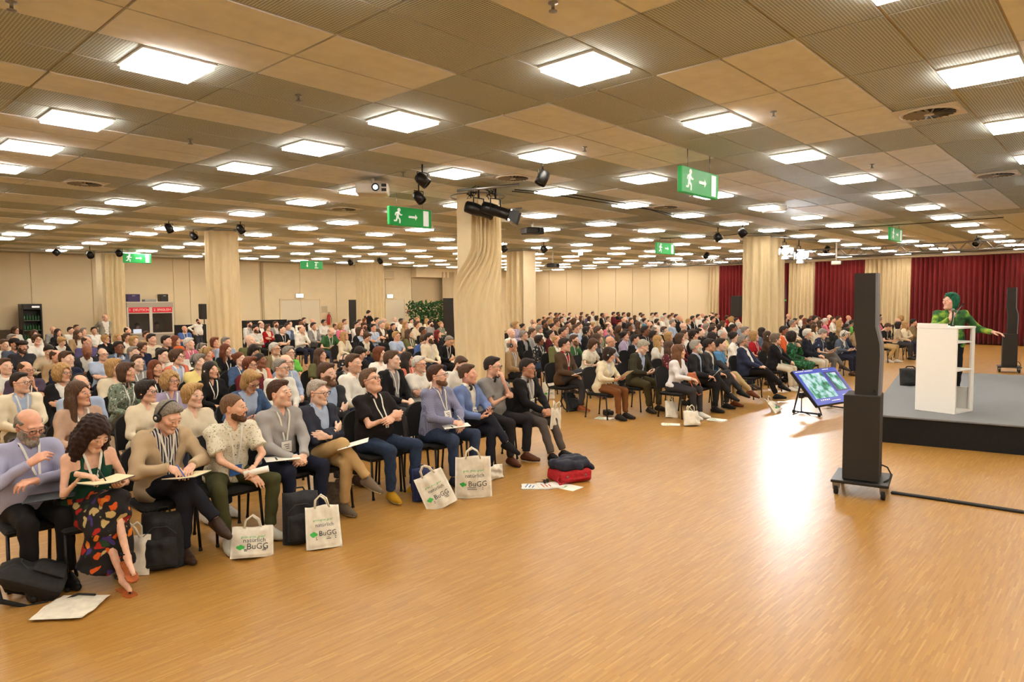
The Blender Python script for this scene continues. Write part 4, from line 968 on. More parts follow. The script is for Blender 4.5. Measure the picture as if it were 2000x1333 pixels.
HC_ = {'k': (44, 35, 31), 'b': (82, 58, 42), 'a': (112, 60, 36), 'y': (176, 138, 88), 'g': (136, 128, 118), 'w': (206, 200, 190), 'r': (110, 26, 22), 'o': (196, 92, 40)}
HN_ = {'k': 'dark', 'b': 'brown', 'a': 'auburn', 'y': 'blonde', 'g': 'grey', 'w': 'white', 'r': 'red', 'o': 'dark'}
SKIN = [(238, 196, 170), (234, 188, 162), (228, 178, 150), (242, 204, 180), (220, 168, 138)]
plain('sole_white', (222, 216, 204), .7)
def part(name, me, parent, col=None, mat=None, Mx=None):
    o = bpy.data.objects.new(name, me); link(o, parent)
    if col is not None: o.color = lin(col)
    if Mx is not None: o.matrix_basis = Mx
    return o
def head_matrix(s):
    m = Matrix.Identity(4)
    for i in range(3):
        for j in range(3): m[i][j] = s.Rh[i, j]*s.hs
        m[i][3] = s.hc[i]
    return m
def gm(name, vq, mat): return mk(name, vq[0], vq[1], [mat])
SHIRT_CORE = lambda s, belly=0: torso_prims(s, belly=belly)
def dress(s, q, h, seed):
    """clothes meshes for a skeleton: returns list of (name, mesh, colour)"""
    out = []; kind = q['top']; belly = q.get('belly', 0.); tp = torso_prims(s, belly=belly); col = CC_.get(q['col'], (128, 128, 128)) if isinstance(q['col'], str) else q['col']; mat = q.get('mat', 'fabric')
    hem = [lambda P: -(tcoord(s, P)[2]+(.02 if q.get('tuck', True) else .10))]
    if kind == 'jacket':
        sc = q.get('shirt', (196, 204, 222)); sm = q.get('smat', 'fabric')
        out.append(('shirt', gm('shirt', garment(tp, h, .010, seed, .002, [cut_neck(s, .05, .035)]+hem, [(collar_prim(s), .004)]), sm), sc))
        jh = [lambda P: -(tcoord(s, P)[2]+.09)]
        out.append(('jacket', gm('jacket', garment(tp, h, .020, seed+3, .005, [cut_jacket(s, q.get('jw', .13), q.get('jt', .08), 1.0, q.get('gap', .012))]+jh, [(p, k) for p, k in arm_prims(s, .013)], post=lapels(s, q.get('jw', .13), q.get('jt', .08), q.get('gap', .012))), mat), col))
    elif kind in ('shirt', 'tee', 'tank', 'dress'):
        cs = [cut_neck(s, *(q.get('neck', (.07, .04) if kind == 'shirt' else (.045, .06))))]+(hem if kind != 'dress' else [])
        if kind == 'tank':
            def straps(P):
                u, v, w2 = tcoord(s, P); au = np.abs(u); lv = s.tl-.125; return np.where(w2 > lv, np.maximum(np.maximum(au-.085, .058-au), -.02), -1.)
            cs = [straps, cs[0]]+hem
        ex = []
        if kind == 'shirt' or (kind == 'tee' and q.get('collar')): ex.append((collar_prim(s), .004))
        if kind in ('shirt', 'dress'): ex += arm_prims(s, .009)
        elif kind == 'tee': ex += arm_prims(s, .013, False, q.get('sleeve', .6))
        nm = {'shirt': 'shirt', 'tee': 'shirt', 'tank': 'top', 'dress': 'dress'}[kind]
        out.append((nm, gm(nm, garment(tp, h, .012, seed, .0055, cs, ex), mat), col))
    lc = q.get('legcol', (40, 42, 54))
    if q.get('skirt'):
        K0, K1 = s.legs[0][1], s.legs[1][1]; hem_z = q['skirt']; mid = (K0+K1)/2+A3(0, .05, 0)
        core = [(cap(s.H-s.r*.09, s.H+s.r*.09, .125), 0), (cap(s.legs[0][0], K0, .10, .085), .06), (cap(s.legs[1][0], K1, .10, .085), .06), (cap(K0, K1, .08), .06), (cap((s.H+mid)/2, mid, .11, .09), .08)]
        if hem_z < .45:
            for K, dx in ((K0, -.04), (K1, .04), (mid, 0)): core.append((capcut(K, (K[0]*.8+dx, K[1]+.06, hem_z), .085, .12), .06))
        out.append(('skirt', gm('skirt', garment(core, h, .004, seed+5, .007, []), q.get('legmat', 'fabric')), lc))
    else:
        core = torso_prims(s)[:2]; top_cut = [lambda P: tcoord(s, P)[2]-.10]
        out.append(('trousers', gm('trousers', garment(core, h, .010, seed+7, .0035, top_cut, leg_prims(s, .008, q.get('legend', .93), True)), q.get('legmat', 'fabric')), lc))
    return out
def adorn(root, s, q, fine=True):
    HM = head_matrix(s); hc = HC_[q.get('hc', 'b')]
    if q.get('hcol'): hc = q['hcol']
    if q.get('hair'): part('hair', hair_mesh(q['hair'], .0065 if fine else .011), root, hc, Mx=HM)
    if q.get('beard'): part('beard', beard_mesh(q['beard']), root, q.get('bcol', tuple(.72*c+.28*k for c, k in zip(hc, (200, 150, 120)))), Mx=HM)
    if q.get('glasses'): part('glasses', acc_mesh('glasses'), root, Mx=HM)
    if q.get('phones'): part('headphones', acc_mesh('headphones' if q['phones'] == 1 else 'neckphones'), root, Mx=HM)
    if q.get('cap'): part('cap' if q['cap'] == 'cap' else 'beret', acc_mesh(q['cap']), root, q['capcol'], Mx=HM)
def person(x, y, rz, s, q, label, hb=.019, hh=.0058, hd=.0058, hg=.0145, seed=1, scale=1.0, z=0, cat='person', group='people in the audience'):
    o = bpy.data.objects.new('person', body_mesh(s, q.get('face', 'm' if not s.f else 'f'), hb, hh, hd)); link(o); o.location = (x, y, z); o.rotation_euler = (0, 0, rz); o.scale = (scale,)*3
    o.color = lin(q.get('skin', SKIN[seed % 5])); hc = q.get('hcol', HC_[q.get('hc', 'b')]); o['hair_tint'] = list(lin(hc)[:3])
    for nm, me, col in dress(s, q, hg, seed): part(nm, me, o, col)
    if q.get('shoe', True):
        for k in (0, 1):
            V, Q, mi = shoe(s, (k,)); c = part('shoe', mk('shoe', V, Q, [q.get('shoemat', 'leather'), 'sole_white' if sum(q.get('shoecol', (36, 30, 28))) > 260 else 'rubber'], mi), o, q.get('shoecol', (36, 30, 28)))
    adorn(o, s, q)
    if q.get('lanyard'):
        infl = .024 if q['top'] == 'jacket' and q.get('lan_over') else .014
        lm, bm = lanyard_meshes(s, torso_prims(s, belly=q.get('belly', 0.)), infl, q.get('badge', 'paper') or 'paper', q.get('drop', .26)); part('lanyard', lm, o)
        if q.get('badge', 'paper'): part('badge', bm, o)
    return tag(o, label, cat, group)
def pt(o, s, p): return o.matrix_world @ Vector(tuple(p))
ROW0, PITCHR = 6.05, .92
def seatx(px, y, z=1.2): return ony(px, 640, y)[0]
def K(**k): return k
FRONT = []
def front(px, y, label, sk, q, rz=0, scale=1.0, seed=1, near=True, dx=0, chair_desc=None):
    x = seatx(px, y)+dx; s = skeleton(**sk); R_ = math.radians(rz)
    # keep the head on its sight line
    hx = s.hc[0]*math.cos(R_)-s.hc[1]*math.sin(R_); hy = s.hc[0]*math.sin(R_)+s.hc[1]*math.cos(R_); x = seatx(px, y+hy*scale)-hx*scale+dx
    dt = {} if near else dict(hb=.024, hh=.0075, hd=.0075, hg=.02)
    o = person(x, y, R_, s, q, label, scale=scale, seed=seed, **dt); FRONT.append((x, y)); bpy.context.view_layer.update()
    wds = label.split(',')[0].split()[:10]
    while wds[-1] in ('and', 'with', 'in', 'a', 'the', 'his', 'her', 'an', 'of', 'at', 'to'): wds.pop()
    chair(x, y, R_, 'black fabric chair under the '+' '.join(wds), True)
    return o, s

def lc(n): return CC_[n]
# ---- left block, front row, from the left edge to the aisle
P1, S1 = front(48, ROW0+.18, 'bearded man in glasses and lavender shirt touching his watch, leftmost in front', K(sex='M', lean=-4, tyaw=8, head=(18, -22, 0), hr=((-.05, -.26, .93), (.75, -.3, .5), (.3, .5, -.6), .6, (-.7, -.2, -.8)), hl=((.02, -.28, .80), (.85, -.35, .05), (.1, .2, -1), .6, (-.8, -.1, -.6)), lr='flat', ll='flat', bulk=1.1),
  K(top='shirt', col='lavender', mat='stripe_lavender', belly=.06, legcol=(24, 23, 25), hair='fringe', hc='g', beard='full', bcol=(150, 140, 130), glasses=1, phones=2, lanyard=1, badge=None, shoecol=(26, 24, 24), face='o', skin=(232, 178, 152), tuck=True), seed=3)
P2, S2 = front(176, ROW0-.10, 'woman with long dark curly hair, dark green top and floral skirt writing in a notebook', K(sex='F', lean=13, tyaw=6, head=(16, -30, 3), hr=((-.10, -.34, .855), (.75, -.6, -.2), (.1, -.2, -1), .75, (-.35, .35, -.8)), hl=((-.14, -.36, .738), (.45, -.85, .05), (.3, .1, 1), .5, (-.5, .4, -.7)), lr=((.07, -.54, .09), (.05, -1, 0), (0, -.5, 1)), ll=((-.09, -.60, .27), (.05, -.9, -.35), (.05, -.3, 1))),
  K(top='tank', col=(24, 66, 50), neck=(.11, .075), legcol=(255, 255, 255), legmat='floral_skirt', skirt=.15, hair='curly', hcol=(44, 26, 22), lanyard=1, badge=None, shoe=False, skin=(234, 190, 164)), seed=2)
P3, S3 = front(322, ROW0, 'grey haired man with headphones in a beige jacket and striped shirt writing', K(sex='M', lean=9, tyaw=8, head=(22, -27, 0), hr=((-.05, -.37, .775), (.35, -.9, -.2), (.3, -.1, -.95), .8, (-.9, .3, -.4)), hl=((-.12, -.37, .765), (.6, -.75, -.15), (.1, -.1, -1), .45, (-.8, .3, -.5)), lr=((.20, -.63, .34), (.2, -.9, -.3), (-.1, -.2, 1)), ll='under'),
  K(top='jacket', col=(190, 168, 136), mat='suiting', shirt=(255, 255, 255), smat='stripe_shirt', legcol=(30, 32, 42), hair='side', hc='g', phones=1, lanyard=1, badge=None, shoecol=(58, 42, 34), jt=.085, gap=.03), seed=1)
P4, S4 = front(452, ROW0-.02, 'man with cropped hair and beard in a pale floral short-sleeved shirt and olive trousers', K(sex='M', lean=15, tyaw=4, head=(44, 2, 0), hr=((-.02, -.47, .63), (.45, -.75, -.45), (.3, .1, -.9), .35, (-.8, .2, -.3)), hl=((-.04, -.44, .66), (.4, -.8, -.1), (.6, .2, -.7), .9, (-.8, .2, -.3)), lr='apart', ll='apart', bulk=1.05),
  K(top='tee', col='white', mat='print_white', collar=1, sleeve=.66, legcol=(72, 72, 44), hair='buzz', hc='b', hcol=(112, 84, 62), bcol=(92, 62, 46), beard='short', lanyard=1, badge='ink_blue', drop=.17, shoecol=(206, 202, 188), shoemat='fabric', legend=.9, skin=(230, 184, 156)), seed=4)
P5, S5 = front(543, ROW0+.08, 'young man with brown hair in a plain grey shirt and navy trousers', K(sex='M', lean=7, tyaw=6, head=(28, 8, 0), hr='clasp', hl='clasp', lr='flat', ll='apart'),
  K(top='shirt', col=(166, 164, 162), legcol=(30, 34, 52), hair='side', hc='b', hcol=(66, 40, 28), lanyard=1, drop=.23, shoecol=(72, 50, 38)), seed=0, scale=1.03)
P6, S6 = front(618, ROW0+.05, 'grey haired man with glasses and navy blazer, arms folded, legs crossed in khaki trousers', K(sex='M', lean=-3, tyaw=10, head=(24, -3, 0), hr='crossR', hl='crossL', lr=((.17, -.60, .36), (.3, -.9, -.3), (-.15, -.2, 1)), ll='under'),
  K(top='jacket', col=(50, 54, 68), mat='suiting', shirt=lc('lblue'), legcol=(190, 158, 108), hair='short', hc='w', hcol=(168, 158, 146), glasses=1, shoecol=(112, 98, 82), shoemat='suiting', gap=.02), seed=3)
P7, S7 = front(722, ROW0+.10, 'broad man with glasses in black shirt and jeans looking up, yellow trainers', K(sex='M', lean=-2, tyaw=8, head=(18, 18, 0), hr=((.04, -.27, .83), (.85, -.2, .2), (-.1, .9, -.3), .5, (-.8, 0, -.7)), hl=((-.02, -.29, .80), (.7, -.5, .1), (.1, .8, -.5), .5, (-.8, 0, -.7)), lr='flat', ll='apart', bulk=1.12),
  K(top='tee', col=(32, 28, 28), collar=1, belly=.07, sleeve=.62, legcol=(44, 58, 82), legmat='denim', hair='side', hc='b', hcol=(104, 82, 62), glasses=1, lanyard=1, badge=None, drop=.16, shoecol=(196, 152, 40), shoemat='suiting', face='o'), seed=1, scale=1.04)
P9, S9 = front(853, ROW0+.02, 'bearded man with brown hair and glasses in a blue checked shirt and jeans', K(sex='M', lean=4, tyaw=8, head=(30, 10, 0), hr=((-.03, -.36, .70), (.5, -.7, -.2), (.4, .1, -.8), .9, (-.9, .3, -.4)), hl=((-.05, -.38, .69), (.6, -.6, -.3), (.2, .2, -.9), .7, (-.9, .3, -.4)), lr='flat', ll='apart', bulk=1.12),
  K(top='shirt', col='lblue', mat='check_blue', belly=.05, legcol=(52, 64, 88), legmat='denim', hair='side', hc='b', hcol=(70, 44, 30), beard='short', glasses=1, lanyard=1, drop=.28, shoecol=(40, 42, 56), shoemat='suiting', skin=(238, 194, 170)), seed=3, scale=1.03)
P10, S10 = front(913, ROW0+.12, 'man in a light blue blazer and white shirt with headphones round his neck', K(sex='M', lean=3, tyaw=14, head=(36, 2, 0), hr=((-.06, -.35, .69), (.5, -.8, .1), (.4, .2, .8), .8, (-.9, .2, -.5)), hl=((-.05, -.36, .73), (.4, -.8, .2), (.4, .3, .8), .7, (-.9, .2, -.5)), lr=((.16, -.58, .36), (.3, -.9, -.3), (-.15, -.2, 1)), ll='under'),
  K(top='jacket', col=(110, 130, 178), mat='suiting', shirt=lc('white'), legcol=(36, 38, 50), hair='short', hc='b', phones=2, lanyard=1, drop=.25, shoecol=(28, 28, 32), shoemat='suiting', gap=.02, skin=(234, 180, 156)), seed=2)
P11, S11 = front(962, ROW0+.22, 'man with goatee and glasses in a grey T-shirt, hand at his mouth', K(sex='M', lean=0, tyaw=8, head=(30, -2, 0), hr=((.10, -.20, .82), (.9, .1, 0), (0, .9, -.4), .5, (-.8, 0, -.7)), hl=((-.02, -.19, 1.03), (.1, .3, 1), (.3, .9, 0), 1.1, (-.3, -.4, -1)), lr='flat', ll='apart', bulk=1.05),
  K(top='tee', col=(140, 138, 138), belly=.05, legcol=(40, 38, 42), hair='short', hc='k', beard='goatee', glasses=1, phones=2, shoecol=(94, 52, 34)), seed=1, scale=1.04)
P12, S12 = front(1030, ROW0+.10, 'man with black hair and glasses in black blazer, last seat before the aisle', K(sex='M', lean=5, tyaw=6, head=(14, -2, 0), hr='clasp', hl='clasp', lr='ext', ll='ext', bulk=1.05),
  K(top='jacket', col=(28, 27, 29), mat='suiting', shirt=(158, 156, 154), legcol=(88, 80, 76), legmat='suiting', hair='side', hc='k', glasses=1, phones=2, lanyard=1, drop=.25, shoecol=(24, 23, 24), gap=.03, skin=(206, 152, 122)), seed=4)
chair(seatx(795, ROW0), ROW0+.15, 0, 'empty black fabric chair between the men in black and checked shirts')
# ---- right block, front row
FR = [
 (1327, 'woman with long brown hair in a white blouse, first in the right front row', K(sex='F', lean=6, tyaw=4, head=(34, -2, 0), hr=((-.06, -.36, .70), (.5, -.7, -.3), (.3, .1, -.9), .5, (-.8, .4, -.5)), hl='lap', lr='flat', ll='flat'), K(top='shirt', col=(232, 230, 232), legcol=(58, 56, 60), hair='long', hc='b', hcol=(112, 76, 50), shoecol=(230, 228, 222), shoemat='fabric')),
 (1360, 'man with grey hair and white beard in a black suit holding a sheet', K(sex='M', lean=2, tyaw=8, head=(38, 6, 0), hr='lap', hl='lap', lr=((.18, -.62, .34), (.3, -.9, -.3), (-.15, -.2, 1)), ll='under'), K(top='jacket', col=(38, 37, 40), mat='suiting', shirt=lc('lblue'), legcol=(36, 36, 38), hair='short', hc='g', hcol=(160, 154, 144), beard='full', bcol=(206, 200, 190), shoecol=(24, 23, 24))),
 (1386, 'dark haired man with glasses in a charcoal suit and open white shirt', K(sex='M', lean=4, tyaw=8, head=(34, 0, 0), hr='lap', hl='knee', lr=((.18, -.62, .34), (.3, -.9, -.3), (-.15, -.2, 1)), ll='under'), K(top='jacket', col=(58, 57, 60), mat='suiting', shirt=lc('white'), legcol=(54, 54, 58), hair='short', hc='k', glasses=1, shoecol=(28, 26, 26))),
 (1408, 'man with dark hair in a sky blue polo and khaki trousers', K(sex='M', lean=10, tyaw=10, head=(30, 0, 0), hr='crossR', hl='crossL', lr=((.18, -.66, .30), (.3, -.9, -.3), (-.15, -.2, 1)), ll='under'), K(top='tee', col=(86, 142, 190), collar=1, legcol=(196, 170, 124), hair='short', hc='k', shoecol=(120, 64, 38))),
 (1452, 'grey bearded man in a navy blazer and white shirt sprawled back', K(sex='M', lean=-8, tyaw=8, head=(36, 4, 0), hr='lap', hl='lap', lr=((.16, -.70, .30), (.3, -.9, -.3), (-.15, -.2, 1)), ll='ext', bulk=1.1), K(top='jacket', col=(44, 50, 74), mat='suiting', shirt=lc('white'), legcol=(30, 29, 32), hair='short', hc='g', beard='short', glasses=1, belly=.05, shoecol=(24, 23, 24), gap=.05)),
 (1516, 'woman with grey brown hair in a black cardigan and white trousers with name badge', K(sex='F', lean=2, tyaw=8, head=(36, 2, 0), hr='clasp', hl='clasp', lr='flat', ll='flat', bulk=1.25), K(top='jacket', col=(30, 29, 33), mat='knit', shirt=(34, 33, 37), legcol=(222, 212, 190), hair='crop', hc='g', hcol=(112, 98, 84), lanyard=1, lan_over=1, drop=.16, shoecol=(230, 226, 218), shoemat='fabric')),
 (1548, 'woman with dark curly hair in a green leafy dress, hand on her chest', K(sex='F', lean=0, tyaw=8, head=(40, 6, 0), hr='lap', hl='chest', lr='flat', ll='flat'), K(top='dress', col='green', mat='print_green', skirt=.5, legcol=(255, 255, 255), legmat='print_green', hair='afro', hc='k', shoecol=(80, 60, 50))),
 (1578, 'man with white hair in a dark navy jumper and white trousers', K(sex='M', lean=2, tyaw=8, head=(36, 2, 0), hr='lap', hl='lap', lr='flat', ll='flat', bulk=1.1), K(top='shirt', col=(34, 36, 48), mat='knit', legcol=(224, 214, 194), hair='side', hc='w', beard='short', shoecol=(150, 130, 110))),
 (1607, 'grey haired man in a navy patterned shirt reading a programme', K(sex='M', lean=9, tyaw=6, head=(26, -24, 0), hr='hold', hl='hold', lr=((.18, -.60, .36), (.3, -.9, -.3), (-.15, -.2, 1)), ll='under', bulk=1.05), K(top='tee', col='navy', mat='print_navy', collar=1, legcol=(120, 118, 116), hair='short', hc='g', lanyard=1, shoecol=(60, 50, 46)))]
RP = {}
for k, (px, lb, sk, q) in enumerate(FR):
    RP[px] = front(px, ROW0+(.02, .06, .1, .1, .05, .1, .1, .05, .05)[k], lb, sk, q, seed=k, near=False, scale=1.02)
P20, S20 = front(1190, ROW0+.98, 'dark haired woman with headphones in an ivory cardigan reading a sheet, brown trousers', K(sex='F', lean=10, tyaw=2, head=(30, -22, 0), hr='hold', hl='hold', lr='flat', ll='flat'), K(top='jacket', col=(226, 212, 182), mat='knit', shirt=(224, 220, 206), legcol=(124, 78, 44), hair='bob', hc='k', hcol=(48, 32, 26), phones=1, lanyard=1, badge=None, shoecol=(36, 30, 28)), seed=2, near=False)
P21, S21 = front(1256, ROW0+.98, 'grey haired man in an olive jacket bowed over his phone', K(sex='M', lean=10, tyaw=2, head=(34, -26, 0), hr='hold', hl='hold', lr='apart', ll='flat', bulk=1.1), K(top='jacket', col=(58, 54, 40), mat='suiting', shirt=lc('lblue'), legcol=(76, 68, 44), hair='side', hc='g', hcol=(164, 156, 140), shoecol=(40, 32, 28)), seed=3, near=False, scale=1.04)
P22, S22 = front(1103, ROW0+2.05, 'man with glasses in a brown jacket and red shirt at the aisle', K(sex='M', lean=2, tyaw=6, head=(36, 0, 0), hr='lap', hl='lap', lr=((.16, -.58, .36), (.3, -.9, -.3), (-.15, -.2, 1)), ll='under'), K(top='jacket', col=(84, 64, 48), mat='suiting', shirt=lc('red'), legcol=(66, 66, 72), hair='short', hc='k', glasses=1, phones=2, lanyard=1, badge=None, shoecol=(150, 78, 44)), seed=1, near=False, scale=1.05)
P23, S23 = front(1734, ROW0+.1, 'man in a black T-shirt and khaki trousers bowed over a phone beyond the tower', K(sex='M', lean=12, tyaw=0, head=(30, -34, 0), hr='hold', hl='hold', lr='tuck', ll='flat'), K(top='tee', col='black', legcol=(200, 172, 120), hair='side', hc='b', lanyard=1, badge=None, shoecol=(220, 216, 208)), seed=0, near=False)
# ---- speaker at the lectern on the stage
SPX, SPY, STZ = 12.75, 2.20, .40
sk_ = skeleton(sex='M', lean=2, stand=True, tyaw=-6, head=(-50, 4, 0), hr=((-.04, -.20, 1.30), (.3, -.2, .9), (.6, .5, 0), 1.1, (-.7, -.2, -.8)), hl=((-.50, -.22, 1.12), (-.75, -.5, -.1), (0, -.2, -1), .35, (-.4, .4, -.8)), lr='stand', ll='stand', bulk=.98)
person(SPX, SPY, math.radians(-72), sk_, K(top='shirt', col='green', mat='tie_dye', legcol=(26, 26, 30), hair='bob', hcol=(18, 92, 66), hc='k', tuck=False, belly=.02, skin=(236, 184, 162), face='o'), 'speaker with green hair and tie-dye shirt holding a microphone behind the white lectern', hb=.022, hh=.0065, hd=.0065, hg=.018, seed=2, z=STZ, scale=1.04, group='people standing')
SPK = bpy.context.scene.objects[-1] if False else None
def standing(px, dep, rz, label, sk, q, seed=1, scale=1.0):
    p = atd(px, 640, dep); s = skeleton(stand=True, lr='stand', ll='stand', **sk); return person(p[0], p[1], math.radians(rz), s, q, label, hb=.03, hh=.011, hd=.011, hg=.028, seed=seed, scale=scale, group='people standing')
standing(205, 25.2, 8, 'standing man in white shirt and grey vest, hands behind him, at far column', K(sex='M', lean=0, head=(10, -14, 0), hr='behind', hl='behind', bulk=1.1), K(top='jacket', col=(150, 144, 130), shirt=lc('white'), legcol=(36, 38, 52), hair='fringe', hc='g', lanyard=1, gap=.05), 2)
standing(718, 31.5, 95, 'man in black T-shirt walking past the far drape', K(sex='M', lean=3, head=(0, -14, 0), hr='hold', hl='hold'), K(top='tee', col='black', legcol=(36, 36, 40), hair='short', hc='k'), 3)
standing(387, 27.5, 20, 'bearded man in a white shirt standing by the black screen at the back', K(sex='M', lean=0, head=(10, -8, 0), hr='side', hl='side', bulk=1.15), K(top='shirt', col='white', legcol=(60, 62, 70), hair='recede', hc='k', beard='full', belly=.05), 1, .86)

